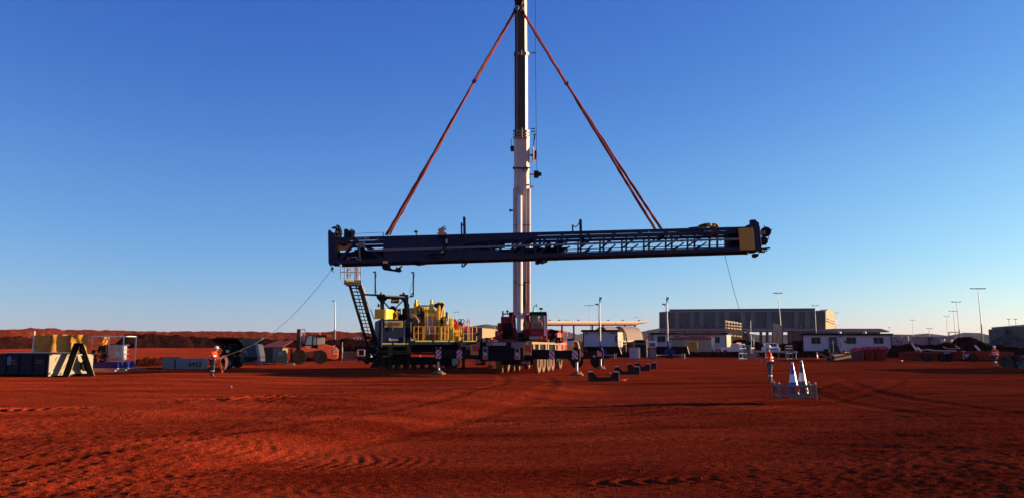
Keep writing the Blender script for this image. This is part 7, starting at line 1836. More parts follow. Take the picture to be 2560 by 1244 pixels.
m = MB(); m.prism([(P[0][0] - .3, P[0][1]), (P[1][0] - .2, P[1][1] - .15), (P[2][0] + .15, P[2][1]), (P[3][0], P[3][1]), (P[4][0], P[4][1])], hz + .003, hz + .08, 'z'); m.build('lid', M('brown_lid', (.16, .06, .04), .8, 0, .2, 1.5, .3), tb)
o = thing('orange_mat', 'folded orange-brown mat lying over the tan steel box', 'mat', (pts[1].x, YX + 1.4, hz + .09))
m = MB(); rd = random.Random(2)
a_ = (pts[0].x + .2, YX + 1.4, hz + .1)
m.add([(a_[0], YX + .9, hz + .09), (a_[0] + 2.3, YX + .9, hz + .09), (a_[0] + 2.9, YX + 2.3, hz + .75), (a_[0] + 1.2, YX + 2.3, hz + .72), (a_[0], YX + .9, hz + .13), (a_[0] + 2.3, YX + .9, hz + .13), (a_[0] + 2.9, YX + 2.3, hz + .79), (a_[0] + 1.2, YX + 2.3, hz + .76)], [(3, 2, 1, 0), (4, 5, 6, 7), (0, 1, 5, 4), (1, 2, 6, 5), (2, 3, 7, 6), (3, 0, 4, 7)])
m.build('mat_sheet', M('mat_brown', (.30, .07, .04), .9, 0, .3, 3), o)
for k, (px, py, w_) in enumerate(((722, 911, 1.0), (716, 907, 1.3), (708, 904, .9))):
    c = G(px, py); o = thing('timber_offcut', ('bright timber offcut nearest, right of the tan steel box', 'longer timber offcut against the foot of the tan steel box', 'small timber offcut under the edge of the tan steel box')[k], 'timber', c, .1 * k, 'timber offcuts beside the tan box')
    m = MB(); m.box(c.x - w_ / 2, c.x + w_ / 2, c.y, c.y + .25, 0, .1); m.build('plank', TIMBER, o)

# rough terrain forklift
YK2 = 76.5
fk = thing('forklift', 'red rough terrain forklift with raised mast facing left', 'forklift', (W(800, 866, YK2).x, YK2, 0))
def fx(p, Y=YK2): return W(p, 866, Y).x
def fz(p, Y=YK2): return W(800, p, Y).z
for Y in (YK2 + .1, YK2 + 1.5):
    m = MB(); m.box(fx(749), fx(753), Y, Y + .12, .25, fz(821.5)); m.box(fx(753.3), fx(756), Y, Y + .12, .25, fz(821.5)); q = m.build('mast_channel', BLACK, fk)
m = MB(); m.box(fx(749), fx(756), YK2 + .25, YK2 + 1.45, fz(824), fz(821.8)); m.box(fx(749), fx(756), YK2 + .25, YK2 + 1.45, 1.4, 1.6); m.box(fx(749.5), fx(755.5), YK2 + .25, YK2 + 1.45, .5, .7); m.build('mast_cross', BLACK, fk)
m = MB(); m.tube((fx(758), YK2 + .8, .8), (fx(758), YK2 + .8, fz(823)), .06, 8); m.build('lift_ram', SILVER, fk)
m = MB(); m.bar(W(756, 822.5, YK2 + .4), W(774.5, 822.5, YK2 + .4), .12, .12); m.bar(W(757, 831, YK2 + .4), W(773, 831, YK2 + .4), .1, .12); m.bar(W(756.5, 839, YK2 + .3), W(756.5, 831, YK2 + .3), .07); m.bar(W(772, 822.5, YK2 + .4), W(770.5, 860, YK2 + .4), .09); m.bar(W(766, 831, YK2 + .4), W(768, 851, YK2 + .4), .07); m.bar(W(762, 822.5, YK2 + .4), W(762, 831, YK2 + .4), .1); m.build('mast_guard', M('guard_pink', (.55, .33, .30), .5, 0, .12, 3), fk)
m = MB(); m.box(fx(735), fx(749), YK2 + .1, YK2 + 1.6, .35, 1.05); m.box(fx(735), fx(738), YK2 + .1, YK2 + 1.6, 1.05, 1.5); m.box(fx(724), fx(748), YK2 + .3, YK2 + .45, .12, .2); m.box(fx(724), fx(748), YK2 + 1.2, YK2 + 1.35, .12, .2); m.build('fork_carriage', BLACK, fk)
FR = M('forklift_red', (.60, .07, .014), .5, 0, .12, 2, .12)
m = MB(); m.pprism([(752, 880), (760, 866), (772, 863.5), (780, 868), (800, 870), (800, 862), (820, 859), (822, 860), (838, 864), (848, 868), (851, 876), (851, 890), (848, 896), (838, 898), (820, 895), (800, 896), (775, 893), (756, 888)], YK2, 1.75); bd = m.build('body', FR, fk, bevel=.08)
m = MB(); m.pprism([(766, 864), (771, 852), (778, 836.5), (799, 836.5), (801, 864), (788, 873)], YK2 + .15, 1.45); cbf = m.build('cab', BLACK, fk, bevel=.03)
m = MB(); m.pprism([(771, 860), (775, 847), (779, 838.5), (788.5, 838.5), (786.5, 860.5)], YK2 + .12, .02); m.pprism([(792, 838.5), (796, 839), (798, 846), (798, 861), (790, 861)], YK2 + .12, .02); m.pprism([(773, 863), (786, 863), (786.5, 872), (780, 872)], YK2 + .12, .02); m.build('cab_window', M('cab_glass_blue', (.15, .18, .20), .15, 0, .1, 1), cbf)
m = MB(); m.pprism([(801, 843.5), (817, 841.5), (819, 848), (818.5, 858), (801, 858)], YK2 + .25, 1.2); m.build('rear_window', M('dusty_glass', (.42, .36, .28), .35, 0, .1, 1), cbf)
m = MB(); m.box(fx(799), fx(822), YK2 + .05, YK2 + 1.65, fz(841), fz(836)); m.build('cab_roof', BLACK, cbf, bevel=.04)
m = MB(); m.box(fx(819), fx(832), YK2 + .3, YK2 + 1.4, fz(839.5), fz(835.3)); m.build('roof_lamp_bar', FR, cbf)
m = MB(); m.lathe([(.07, 0), (.06, .14)], (fx(804), YK2 + .8, fz(835)), 10); m.build('beacon', CONEM, cbf)
m = MB(); m.pprism([(801, 858.3), (819, 858.3), (819, 864), (801, 862)], YK2 + .2, .05); m.build('yellow_stripe', OCHRE, fk)
xr = fx(851.2)
m = MB(); m.prism([(YK2 + .25, fz(877.5)), (YK2 + 1.5, fz(877.5)), (YK2 + 1.5, fz(871.8)), (YK2 + .25, fz(871.8))], xr, xr + .03, 'x'); m.pprism([(837, 878.5), (850.5, 877), (850.5, 871.5), (836.5, 873)], YK2 - .02, .02); rp = m.build('name_panel', CREAM, fk)
m = MB(); m.pprism([(837, 884.5), (849, 884), (849, 881), (837, 881.3)], YK2 - .02, .02); m.build('second_panel', CREAM, fk)
text('LINCOS', .16, W(843.5, 875, YK2 - .03), FR, rp, 'lettering', stretch=.8)
text('7', .28, W(828.5, 878, YK2 - .01), CREAM, fk, 'lettering')
text('MANITEL', .13, W(808, 868.5, YK2 - .01), M('guard_pink', (.55, .33, .30)), fk, 'lettering')
m = MB(); m.pprism([(840, 889.5), (847, 889), (847, 886.5), (840, 887)], YK2 - .02, .02); m.build('vent', LAMPRED, fk)
m = MB(); m.tube(W(842, 866, YK2 + .5), W(842, 863, YK2 + .5), .05, 6); m.box(fx(841), fx(844.5), YK2 + .45, YK2 + .6, fz(863.5), fz(862)); m.build('filler_cap', SILVER, fk)
for px, r, pb in ((757, .74, 0), (808, .70, 0)):
    for yy in (YK2 - .18, YK2 + 1.62):
        m = MB(); X = fx(px)
        m.lathe([(r * .5, -.18), (r * .88, -.2), (r * .97, -.13), (r * .97, .13), (r * .88, .2), (r * .5, .18)], (X, yy + .1, r), 28, 'y')
        for k in range(20):
            t = k * math.pi / 10; c = Vector((X + math.cos(t) * r * .97, yy + .1, r + math.sin(t) * r * .97)); m.bar(c - Vector((0, .19, 0)), c + Vector((0, .19, 0)), .07, .045, up=(math.cos(t), 0, math.sin(t)))
        w_ = m.build('wheel', RUBBER, fk, smooth='auto')
        m = MB(); m.lathe([(r * .48, -.12), (r * .2, -.16), (r * .2, .1), (r * .48, .1)], (X, yy + .1, r), 18, 'y'); m.build('hub', STEELY, w_, smooth='auto')
for px, yy in ((783, YK2 + 1.9), (839, YK2 + 1.9)):
    pass
m = MB(); m.clutter(fx(775), fx(800), YK2 + .2, YK2 + 1.4, .35, .8, 16, .35, 55); m.build('axle_gear', BLACK, fk)
m = MB(); m.pprism([(779, 883), (787, 883), (787, 888), (779, 888)], YK2 - .02, .02); m.build('yellow_label', OCHRE, fk)

fk.rotation_euler = (0, 0, R(13))
fk.location.x -= .25
# barrier mesh, small trailer and drum between forklift and rig
bf = thing('mesh_barrier', 'low brown mesh barrier with many uprights right of the forklift', 'barrier', (W(875, 866, 88).x, 88, 0))
m = MB(); x0, x1 = W(856, 866, 88).x, W(897, 866, 88).x
m.box(x0, x1, 88, 88.05, 1.1, 1.16); m.box(x0, x1, 88, 88.05, .25, .31)
for k in range(16): x = x0 + (x1 - x0) * k / 15; m.box(x - .02, x + .02, 88, 88.04, .05, 1.15)
m.build('mesh_panel', M('salmon_mesh', (.35, .12, .08), .7, 0, .15, 3), bf)
o = thing('sign_stake', 'thin pale stake standing at the rear of the forklift', 'stake', (W(856, 866, 84).x, 84, 0)); m = MB(); m.tube((W(856, 866, 84).x, 84, 0), W(856, 854, 84), .035, 6); m.build('pole', M('guard_pink', (.55, .33, .30)), o)
m = MB(); m.tube(W(856, 868, 83.95), W(856, 883, 83.95), .05, 6); m.build('sleeve', WHITE, o)
o = thing('frame_trailer', 'small low trailer with a square pale frame left of the drill rig ladder', 'trailer', (W(905, 866, 84).x, 84, 0))
m = MB(); a, b = W(894, 888, 84), W(911, 873, 84)
for p, q in (((a.x, a.z), (b.x, a.z)), ((a.x, b.z), (b.x, b.z)), ((a.x, a.z), (a.x, b.z)), ((b.x, a.z), (b.x, b.z))): m.bar((p[0], 84, p[1]), (q[0], 84, q[1]), .12)
m.build('square_frame', M('pale_pink_paint', (.6, .38, .33), .5, 0, .1), o)
m = MB(); m.box(a.x - .3, b.x + 1.2, 84.1, 85.2, .5, .65); m.box(a.x, a.x + .1, 84.1, 84.2, 0, .5); m.box(b.x, b.x + .1, 84.1, 84.2, 0, .5); m.lathe([(.28, 0), (.28, .2)], (a.x + .8, 84, .3), 14, 'y'); m.build('chassis', STEELY, o)
o = thing('pallet_crate', 'bright white crate on the ground at the foot of the rig ladder', 'crate', (W(928, 866, 80).x, 80, 0))
m = MB(); m.box(W(919, 866, 80).x, W(936, 866, 80).x, 80, 81, 0, W(0, 896, 80).z); m.build('body', WHITE, o, bevel=.03)
m = MB(); m.ball(W(927, 888, 80.4), .18, 10); m.build('helmet_shaped_cap', WHITE, o)
m = MB(); a = W(918, 902, 79.98)
for k in range(5): x = W(920 + 3.8 * k, 866, 80).x; m.box(x - .03, x + .03, 79.95, 79.995, 0, .6)
m.build('slat', OCHRE, o)
o = thing('fence_panel', 'tiny white post-and-rail panel on the spoil bank left of the rig ladder', 'fence', (W(894, 866, 225).x, 225, 2)); m = MB()
for px in (885, 894, 902): m.bar(W(px, 849, 225), W(px, 841, 225), .3)
m.bar(W(885, 842, 225), W(902, 842, 225), .25); m.build('rails', WHITE, o)
# behind the crane, small clutter on its left
o = thing('equipment_rack', 'small steel rack with bright tanks seen between drill rig and crane', 'rack', (W(1215, 866, 95).x, 95, 0))
m = MB(); m.box(W(1186, 866, 95).x, W(1230, 866, 95).x, 95.4, 96.4, 0, W(0, 856, 95).z); m.build('base', M('mauve_box', (.2, .09, .09), .8, 0, .15), o)
m = MB(); 
for px in (1208, 1212): m.tube(W(px, 855, 95), W(px, 845, 95), .05, 6)
m.tube(W(1208, 845, 95), W(1212, 845, 95), .05, 6); m.build('frame', SILVER, o)
for px, w_, mt in ((1222, .13, CONEM), (1228, .14, CONEM), (1234, .07, CREAM), (1240, .24, CREAM), (1250, .2, WHITE)):
    m = MB(); a = W(px, 852, 94.5); m.tube((a.x, 95, W(0, 856, 95).z if px < 1231 else 0), (a.x, 95, W(0, 843 if px == 1228 else 846.5, 95).z), w_, 12); m.build('canister', mt, o, smooth='auto')

# orange skips and trailers at the right
SKO = M('skip_orange', (.17, .012, .006), .7, 0, .15, 1.2, .1, 0, .08)
YO = 93
for k, (a, b, pt_, lb) in enumerate(((2140, 2160, 878, 'narrow plum skip, leftmost of the orange bins beside the office'), (2162, 2186, 874.5, 'upright orange bin between the plum skip and the last bin'), (2188, 2216, 874, 'rightmost orange bin standing left of the cone'))):
    o = thing('orange_bin', lb, 'bin', (W((a + b) / 2, 866, YO).x, YO, 0), 0, 'orange bins in front of the long white office')
    x0, x1 = W(a, 866, YO).x, W(b, 866, YO).x; z1 = W(0, pt_, YO).z
    m = MB(); m.prism([(x0 + .12, .08), (x1 - .1, .08), (x1, z1), (x0, z1)], YO, YO + 1.6, 'y'); m.build('body', SKO if k else M('plum', (.09, .018, .02), .6, 0, .15), o, bevel=.04)
    m = MB(); m.box(x0 - .04, x1 + .04, YO - .04, YO + 1.64, z1 + .003, z1 + .09); m.build('rim', SKO, o)
    m = MB(); m.box((x0 + x1) / 2 - .05, (x0 + x1) / 2 + .05, YO - .05, YO - .003, .1, z1); m.build('rib', SKO, o)
    m = MB(); m.clutter(x0, x1, YO + .2, YO + 1.4, z1 + .1, z1 + .28, 30, .5, 60 + k); m.box(x0 + .1, x1 - .1, YO + .2, YO + 1.4, z1 + .095, z1 + .14); m.build('contents', REDW, o)
o = thing('steel_beam_stack', 'sloping stack of dark red beams and a yellow pipe in front of the office door', 'beam stack', (W(2110, 866, 96).x, 96, 0))
m = MB(); m.bar(W(2078, 887, 95), W(2151, 881, 97), .12, .12); m.bar(W(2082, 893, 95), W(2150, 889, 96.4), .5, .6); m.build('beam', M('dark_red_beam', (.12, .03, .03), .7, 0, .2, 2, .2), o)
m = MB(); m.tube(W(2111, 880.5, 97), W(2160, 878, 98), .10, 8); m.build('yellow_pipe', M('pipe_yellow', (.42, .24, .07), .6, 0, .12), o)
m = MB(); m.clutter(W(2140, 866, 98).x, W(2215, 866, 98).x, 97.5, 99, W(0, 879, 98).z, W(0, 872, 98).z, 40, .8, 66); m.build('scrap', M('dark_red_beam', (.12, .03, .03)), o)
m = MB(); m.bar(W(2048, 884, 100), W(2080, 895, 96), .1, .12); m.bar(W(2078, 896, 95), W(2078, 880, 95), .1); m.pprism([(2083, 886), (2086, 878), (2093, 878), (2099, 885)], 95.5, .6); m.build('grey_cover', GREY, o)
m = MB(); c = W(2077, 885, 94.9); m.box(c.x - .18, c.x + .05, 94.85, 94.9, c.z - .3, c.z + .3); m.build('red_board', REDW, o)
m = MB(); m.box(W(2078, 866, 96).x, W(2152, 866, 96).x, 96.2, 97.6, 0, .55); m.build('bearer', STEELY, o)
def otrailer(label, a, b, pt_, pb, Y, wheels):
    o = thing('flat_trailer', label, 'trailer', (W((a + b) / 2, 866, Y).x, Y, 0), 0, 'long orange trailers at the right')
    x0, x1 = W(a, 866, Y).x, W(b, 866, Y).x; z0, z1 = W(0, pb, Y).z, W(0, pt_, Y).z
    m = MB(); m.box(x0, x1, Y, Y + 2.4, z0, z1); m.build('bed', SKO, o, bevel=.03)
    m = MB(); m.box(x0, x1, Y - .05, Y - .003, z1 - .12, z1); m.box(x0, x1, Y - .05, Y - .003, z0, z0 + .1); m.build('edge_rail', SKO, o)
    for px in wheels:
        m = MB(); m.lathe([(.2, -.13), (.46, -.15), (.5, 0), (.46, .15), (.2, .13)], (W(px, 866, Y).x, Y - .2, .5), 22, 'y'); w_ = m.build('wheel', RUBBER, o, smooth='auto')
        m = MB(); m.lathe([(.2, -.1), (.26, -.16), (.08, -.12), (.08, .05), (.2, .05)], (W(px, 866, Y).x, Y - .2, .5), 14, 'y'); m.build('hub', STEELY, w_, smooth='auto')
    m = MB(); m.box(x0 + .4, x1 - .4, Y + .2, Y + 2.2, max(.12, z0 - .45), z0 - .002); m.build('underframe', BLACK, o)
    return o, x0, x1, z0, z1
o, x0, x1, z0, z1 = otrailer('long orange trailer carrying the larger blue and white board, left of the pair', 2271, 2398, 879, 899, 88, (2313, 2352, 2367))
m = MB(); m.pbox(2362, 2395, 880, 896.5, 87.86, .04); bdq = m.build('advert_board', M('board_blue', (.34, .38, .55), .5, 0, .12, 1), o)
text('I M GO', .36, W(2371, 885, 87.84), NAVYD, bdq, 'lettering'); text('MEGA', .36, W(2386, 884.5, 87.84), NAVYD, bdq, 'lettering', bold=.02)
m = MB(); m.pbox(2380, 2394, 890, 894.5, 87.84, .01); m.build('board_patch', M('patch_violet', (.2, .18, .38), .5), bdq)
m = MB(); m.path([W(p, q, 88) for p, q in ((2300, 879), (2306, 874), (2318, 872.5), (2335, 875), (2390, 876))], .06, 6); m.build('bent_pipe', M('guard_pink', (.55, .33, .30)), o)
o, x0, x1, z0, z1 = otrailer('long orange trailer with the small board, right of the pair, behind the walking man', 2400, 2532, 878, 898, 86, (2428,))
m = MB(); m.pbox(2414, 2435, 884, 891.5, 85.86, .04); bdq = m.build('small_board', M('board_blue', (.34, .38, .55)), o)
m = MB(); m.pbox(2416.5, 2433, 885.8, 886.8, 85.85, .006); m.pbox(2416.5, 2430, 888.4, 889.4, 85.85, .006); m.build('board_line', NAVYD, bdq)
m = MB(); m.bar(W(2405, 876, 86), W(2413, 877, 86), .1); m.bar(W(2409, 877, 86), W(2409, 897, 85.8), .1); m.build('stake', PURL, o)
for k, (a, b, c_, d, lb) in enumerate(((2280, 858, 2292, 876, 'pale pipe leaning down onto the left orange trailer, left of two'), (2293, 868, 2303, 876, 'shorter pale pipe leaning beside the first'), (2438, 863, 2449, 875, 'pale pipe end standing above the right orange trailer'))):
    o = thing('loose_pipe', lb, 'pipe', W(c_, d, 92), 0, 'loose pale pipes on the dirt behind the trailers'); m = MB(); m.bar(W(a, b, 97), W(c_, d, 92), .2, .16); m.build('pipe', PURL, o)
o = thing('bent_pipe', 'pale bent pipe frame lying on the dark dirt above the left orange trailer', 'pipe', W(2380, 870, 100)); m = MB(); m.path([W(p, q, 100) for p, q in ((2358, 866), (2368, 870), (2400, 870), (2388, 863))], .07, 6); m.build('pipe', PURL, o)
# dark green skip at the right edge: its long shadow crosses the yard
sk2 = thing('green_skip', 'large dark green skip at the right edge', 'skip bin', (43.5, 56, 0))
m = MB(); m.box(41.2, 47.5, 49.5, 60.8, .1, 1.95); m.build('body', TEAL, sk2, bevel=.05)
m = MB()
for k in range(9): y = 50 + k * 1.3; m.box(41.08, 41.197, y, y + .12, .15, 1.9)
for k in range(5): x = 41.6 + k * 1.4; m.box(x, x + .12, 49.38, 49.497, .15, 1.9)
m.build('rib', TEAL, sk2)
m = MB(); m.box(41.05, 47.6, 49.35, 60.95, 1.953, 2.1); m.build('rim', TEAL, sk2)
o = thing('waste_heap', 'tangled brown and blue rubbish beside the dark green skip', 'rubbish heap', (W(2525, 866, 63).x, 63, 0)); m = MB(); m.clutter(W(2512, 866, 63).x, W(2548, 866, 63).x, 62, 64, .1, .95, 80, .42, 77); m.box(W(2514, 866, 63).x, W(2546, 866, 63).x, 62.3, 63.7, 0, .55); m.build('scrap', M('scrap_brown', (.05, .025, .02), .8, 0, .5, 1, .3), o)
m = MB(); m.clutter(W(2524, 866, 63).x, W(2536, 866, 63).x, 61.8, 62.4, .1, .5, 12, .4, 78); m.build('blue_scrap', TEAL, o)

# ------------------------------------------------------------------ people
def person(label, loc, rz, pose, jacket=HIVIS, trousers=DRILL, hat='helmet', bands=True, boots=LEATHER):
    "local frame: faces +x, left is +y. pose gives joint positions"
    o = thing('person', label, 'person', loc, rz)
    J = pose
    V = Vector
    def seg(names, radii, mat, name, extra=None, sub=1):
        vs = [V(J[n]) if isinstance(n, str) else V(n) for n in names]
        ed = [(i, i + 1) for i in range(len(vs) - 1)]
        return vs, ed, radii
    # continuous body: torso, neck, head, arms with hands, legs
    vs = []; ed = []; rad = []
    def add(p, r, par=None):
        vs.append(V(p)); rad.append(r)
        if par is not None: ed.append((par, len(vs) - 1))
        return len(vs) - 1
    pel = add(J['pelvis'], .13)
    ch = add(J['chest'], .14, pel); nk = add(J['neck'], .055, ch); hd0 = add(V(J['head']) - V((.0, 0, .07)), .07, nk); hd = add(J['head'], .085, hd0); tp_ = add(V(J['head']) + V((0, 0, .08)), .07, hd)
    hdir = V(J.get('look', (1, 0, 0))).normalized(); side = V((-hdir.y, hdir.x, 0))
    add(V(J['head']) + hdir * .105 - V((0, 0, .01)), .016, hd)
    hands = []
    for s in ('L', 'R'):
        sh = add(J['sh' + s], .06, ch); el = add(J['el' + s], .045, sh); wr = add(J['wr' + s], .028, el); 
        d = (V(J['wr' + s]) - V(J['el' + s])).normalized(); palm = add(V(J['wr' + s]) + d * .07, (.04, .018), wr)
        up = V((0, 0, 1)); w = d.cross(up).normalized() if abs(d.z) < .9 else V((0, 1, 0))
        base = vs[palm]
        for k, ln in enumerate((.07, .08, .075, .06)):
            off = w * (.03 - .02 * k)
            f1 = add(base + off + d * .03, .009, palm); f2 = add(base + off + d * (.03 + ln * .5) + V((0, 0, -.012)), .008, f1); add(base + off + d * (.03 + ln * .75) + V((0, 0, -.04)), .007, f2)
        t1_ = add(base + w * .045 - d * .02, .010, palm); add(base + w * .06 + d * .02 - V((0, 0, .02)), .008, t1_)
        hp = add(J['hip' + s], .085, pel); kn = add(J['kn' + s], .055, hp); an_ = add(J['an' + s], .04, kn); add(V(J['an' + s]) + V((.12, 0, -.05)), .03, an_)
    skin('body', vs, ed, rad, SKIN, o, sub=1)
    # face
    m = MB()
    for s in (-1, 1): m.ball(V(J['head']) + hdir * .082 + side * .032 * s + V((0, 0, .02)), .012, 6)
    m.bar(V(J['head']) + hdir * .085 + side * .022 - V((0, 0, .05)), V(J['head']) + hdir * .085 - side * .022 - V((0, 0, .05)), .01, .01)
    m.build('face_features', BLACK, o, local=True)
    m = MB()
    for s in (-1, 1): m.ball(V(J['head']) + side * .088 * s, .022, 6, (1, .5, 1.3))
    m.build('ears', SKIN, o, local=True)
    m = MB(); m.ball(V(J['head']) - hdir * .02 + V((0, 0, .03)), .098, 10, (1, .95, .9)); m.build('hair', M('dark_hair', (.03, .02, .015), .9), o, local=True, smooth=True)
    # jacket
    vs = []; ed = []; rad = []
    h0 = add(V(J['pelvis']) - V((0, 0, .06)), (.17, .20)); w0 = add(V(J['pelvis']).lerp(V(J['chest']), .4), (.15, .18), h0); c0_ = add(J['chest'], (.155, .20), w0); add(V(J['neck']) - V((0, 0, .02)), .075, c0_)
    for s in ('L', 'R'):
        a = add(J['sh' + s], .085, c0_); b = add(V(J['sh' + s]).lerp(V(J['el' + s]), .55), .072, a); b = add(J['el' + s], .062, b); add(V(J['wr' + s]) , .046, b)
    skin('jacket', vs, ed, rad, jacket, o, sub=1)
    # trousers
    vs = []; ed = []; rad = []
    p0 = add(V(J['pelvis']) + V((0, 0, .02)), (.135, .165))
    for s in ('L', 'R'):
        a = add(J['hip' + s], .115, p0); b = add(V(J['hip' + s]).lerp(V(J['kn' + s]), .5), .098, a); c_ = add(J['kn' + s], .08, b); d_ = add(V(J['kn' + s]).lerp(V(J['an' + s]), .5), .078, c_); add(V(J['an' + s]) + V((0, 0, .02)), .07, d_)
    skin('trousers', vs, ed, rad, trousers, o, sub=1)
    for s in ('L', 'R'):
        a = V(J['an' + s]); f = V(J.get('foot' + s, (1, 0, 0))).normalized()
        m = MB(); m.tube(a + V((0, 0, .10)), a - V((0, 0, .02)), .062, 10, .06); m.ball(a + f * .07 - V((0, 0, .045)), .062, 10, (1, 1, .8)); m.ball(a + f * .15 - V((0, 0, .055)), .052, 10, (1.1, 1, .75)); m.ball(a - f * .01 - V((0, 0, .045)), .06, 10, (1, 1, .85))
        m.build('boot', boots, o, local=True, smooth=True)
    H = V(J['head']) + V((0, 0, .055))
    m = MB()
    if hat == 'helmet':
        m.lathe([(.135, -.01), (.14, .0), (.128, .02), (.125, .05), (.105, .10), (.06, .135), (.01, .145)], H, 18)
        m.v = [tuple(V(p) + hdir * 0) for p in m.v]
        m.prism([(H.x + (hdir * .1 + side * .09).x, H.y + (hdir * .1 + side * .09).y), (H.x + (hdir * .1 - side * .09).x, H.y + (hdir * .1 - side * .09).y), (H.x + (hdir * .19 - side * .05).x, H.y + (hdir * .19 - side * .05).y), (H.x + (hdir * .19 + side * .05).x, H.y + (hdir * .19 + side * .05).y)], H.z - .012, H.z + .008, 'z')
        m.build('helmet', WHITE, o, local=True, smooth='auto')
    else:
        m.lathe([(.23, -.03), (.235, -.02), (.14, .0), (.128, .02), (.125, .05), (.105, .10), (.06, .13), (.01, .14)], H, 20); m.build('brimmed_helmet', M('dusty_white', (.55, .50, .46), .55, 0, .1), o, local=True, smooth='auto')
    if bands:
        m = MB()
        def band(c, r, rx=1.0, ry=1.0, h=.05): 
            b0 = len(m.v); m.lathe([(r, -h / 2), (r * 1.01, 0), (r, h / 2)], (0, 0, 0), 18)
            m.v[b0:] = [(c.x + p[0] * rx, c.y + p[1] * ry, c.z + p[2]) for p in m.v[b0:]]
        band(V(J['pelvis']).lerp(V(J['chest']), .25), .19, .93, 1.1); band(V(J['pelvis']).lerp(V(J['chest']), .7), .19, .9, 1.08)
        m.build('jacket_tape', REFL, o, local=True, smooth='auto')
        m = MB()
        for s in ('L', 'R'): c_ = V(J['kn' + s]).lerp(V(J['an' + s]), .35); band(c_, .088)
        m.build('trouser_tape', REFL, o, local=True, smooth='auto')
    return o
stand = dict(pelvis=(0, 0, .95), chest=(.02, 0, 1.32), neck=(.04, 0, 1.48), head=(.06, 0, 1.62), look=(1, 0, -.1),
             shL=(.02, .19, 1.42), shR=(.02, -.19, 1.42), elL=(.05, .24, 1.13), elR=(.05, -.24, 1.13), wrL=(.2, .2, .93), wrR=(.2, -.2, .93),
             hipL=(0, .1, .92), hipR=(0, -.1, .92), knL=(.02, .11, .5), knR=(.02, -.11, .5), anL=(0, .12, .1), anR=(0, -.12, .1))
pa = dict(stand); pa.update(pelvis=(-.02, 0, .95), chest=(.05, 0, 1.30), neck=(.13, 0, 1.45), head=(.21, 0, 1.56), look=(1, 0, -.25), shL=(.06, .18, 1.38), shR=(.06, -.18, 1.38), elL=(.17, .24, 1.14), elR=(.15, -.25, 1.12), wrL=(.44, .10, 1.10), wrR=(.42, -.12, 1.06), anL=(-.07, .11, .1), anR=(.12, -.11, .1), knR=(.06, -.1, .5))
G1 = G(529, 942)
p1 = person('man in orange jacket and white helmet holding a coil of rope by the trailer', G1, R(-8), pa)
pb = dict(stand); pb.update(head=(.05, 0, 1.62), look=(1, 0, -.15), elL=(.06, .24, 1.12), wrL=(.34, .12, 1.08), elR=(.02, -.25, 1.12), wrR=(.28, -.14, 1.05), anL=(.04, .1, .1), anR=(-.06, -.1, .1))
G2 = G(1927, 957)
p2 = person('man in orange shirt, grey trousers and brimmed helmet holding a rope near the crate', G2, R(172), pb, trousers=JEAN, hat='brim')
pc = dict(stand); pc.update(pelvis=(0, 0, .94), anL=(.28, .08, .1), anR=(-.25, -.08, .14), knL=(.2, .1, .5), knR=(-.02, -.1, .5), elL=(-.08, .26, 1.13), wrL=(.02, .28, .9), elR=(.1, -.24, 1.15), wrR=(.3, -.2, 1.05))
G3 = G(2490, 914)
p3 = person('man in orange top walking in front of the right orange trailer', G3, R(200), pc)
# operator in the crane cab
po = dict(pelvis=(0, 0, .10), chest=(.02, 0, .45), neck=(.05, 0, .60), head=(.06, 0, .73), look=(1, 0, 0), shL=(.03, .2, .54), shR=(.03, -.2, .54), elL=(.12, .27, .30), elR=(.12, -.27, .30), wrL=(.33, .2, .25), wrR=(.33, -.2, .25), hipL=(.05, .1, .06), hipR=(.05, -.1, .06), knL=(.38, .12, .08), knR=(.38, -.12, .08), anL=(.42, .12, -.30), anR=(.42, -.12, -.30))
zc = W(1344, 818, 51.0).z
p4 = person('crane operator in orange shirt and cap seated behind the cab window', (W(1344.5, 800, 51).x, 50.95, zc - .12), R(-90), po, bands=False)
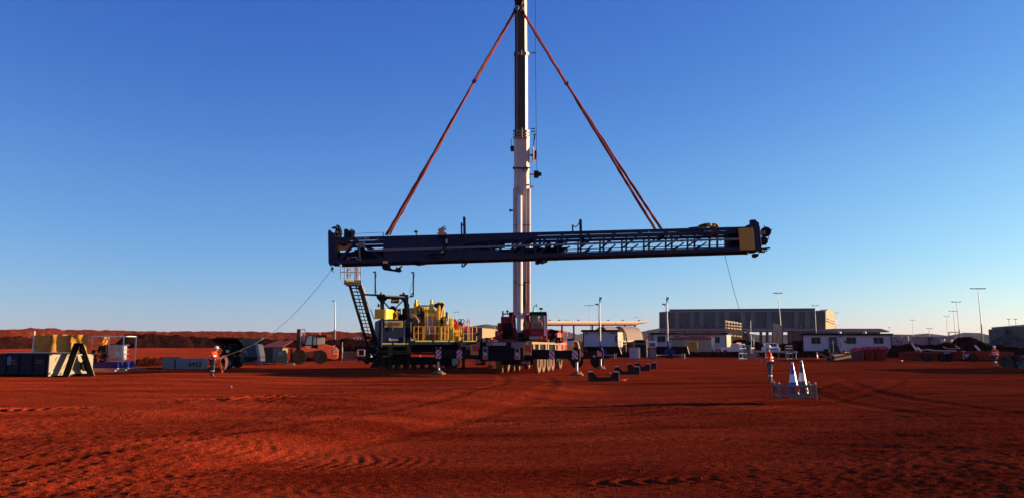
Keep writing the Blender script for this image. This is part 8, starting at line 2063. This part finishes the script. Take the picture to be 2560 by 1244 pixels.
# coil of rope in the hands of the left man
def l2w(o, p): return wmat(o) @ Vector(p)
hand = l2w(p1, (.50, 0, 1.08))
o = thing('rope_coil', 'orange coil of rope hanging from the left man\'s hands', 'rope', hand)
m = MB(); rd = random.Random(9)
for k in range(5):
    c = hand + Vector((.12 + .02 * k, rd.uniform(-.05, .05), -.34 + .02 * k)); a, b = .15 + .015 * k, .36 + .01 * k
    m.path([c + Vector((math.cos(t) * a, .03 * math.sin(2 * t), math.sin(t) * b)) for t in [i * math.pi / 9 for i in range(19)]], .014, 5)
m.build('loops', ROPER, o, smooth='auto')
m = MB(); c = hand + Vector((.08, 0, -.72)); m.path([c + Vector((-.06, 0, .3)), c + Vector((0, 0, .1)), c], .03, 6); m.box(c.x - .06, c.x + .06, c.y - .03, c.y + .03, c.z - .1, c.z); m.build('rope_end', CONEM, o)
def sagline(a, b, sag, n=24): return [a.lerp(b, i / n) - Vector((0, 0, sag * math.sin(math.pi * i / n))) for i in range(n + 1)]
s0 = W(831, 671, 47.5)
rope_line('tag_line', 'thin grey rope from the left end of the mast sloping down left', sagline(s0, hand + Vector((.02, .1, .05)), 1.0), .012)
o = thing('rope_knot', 'knotted loop of rope under the left end plate of the mast', 'rope', s0); m = MB(); m.path([W(832, 664, 47.5), s0, W(827, 671, 47.5), W(834, 680, 47.5)], .025, 6); m.path([W(828, 666, 47.5), s0], .025, 6); m.ball(s0, .09, 8); m.build('knot', ROPE, o, smooth='auto')
h2 = l2w(p2, (.38, 0, 1.08))
rope_line('tag_line', 'thin rope from the right end of the mast to the man in brimmed helmet', sagline(W(1812, 637, 47.6), h2, .8), .014)
o = thing('rope_flag', 'small red flag on the rope left of the man in the brimmed helmet', 'flag', W(1883, 877, 38)); m = MB(); c = W(1883, 876, 38.0); m.box(c.x - .09, c.x + .07, 38, 38.02, c.z - .03, c.z + .03); m.build('cloth', CONEM, o)
# ------------------------------------------------------------------ thin dusty air
m = MB(); m.box(-6500, 6500, -40, 9500, -3, 130)
hz_ = m.build('haze', [bpy.data.materials.new('air')], None)
air = hz_.data.materials[0]; air.use_nodes = True
_n = air.node_tree.nodes; _l = air.node_tree.links
for q in list(_n):
    if q.type == 'BSDF_PRINCIPLED': _n.remove(q)
_v = _n.new('ShaderNodeVolumePrincipled'); _v.inputs['Color'].default_value = (.72, .84, 1.0, 1); _v.inputs['Density'].default_value = 0.00003
_v.inputs['Anisotropy'].default_value = 0.0
_o = [q for q in _n if q.type == 'OUTPUT_MATERIAL'][0]
_l.new(_v.outputs[0], _o.inputs['Volume'])
hz_['kind'] = 'stuff'
scene.cycles.volume_bounces = 0
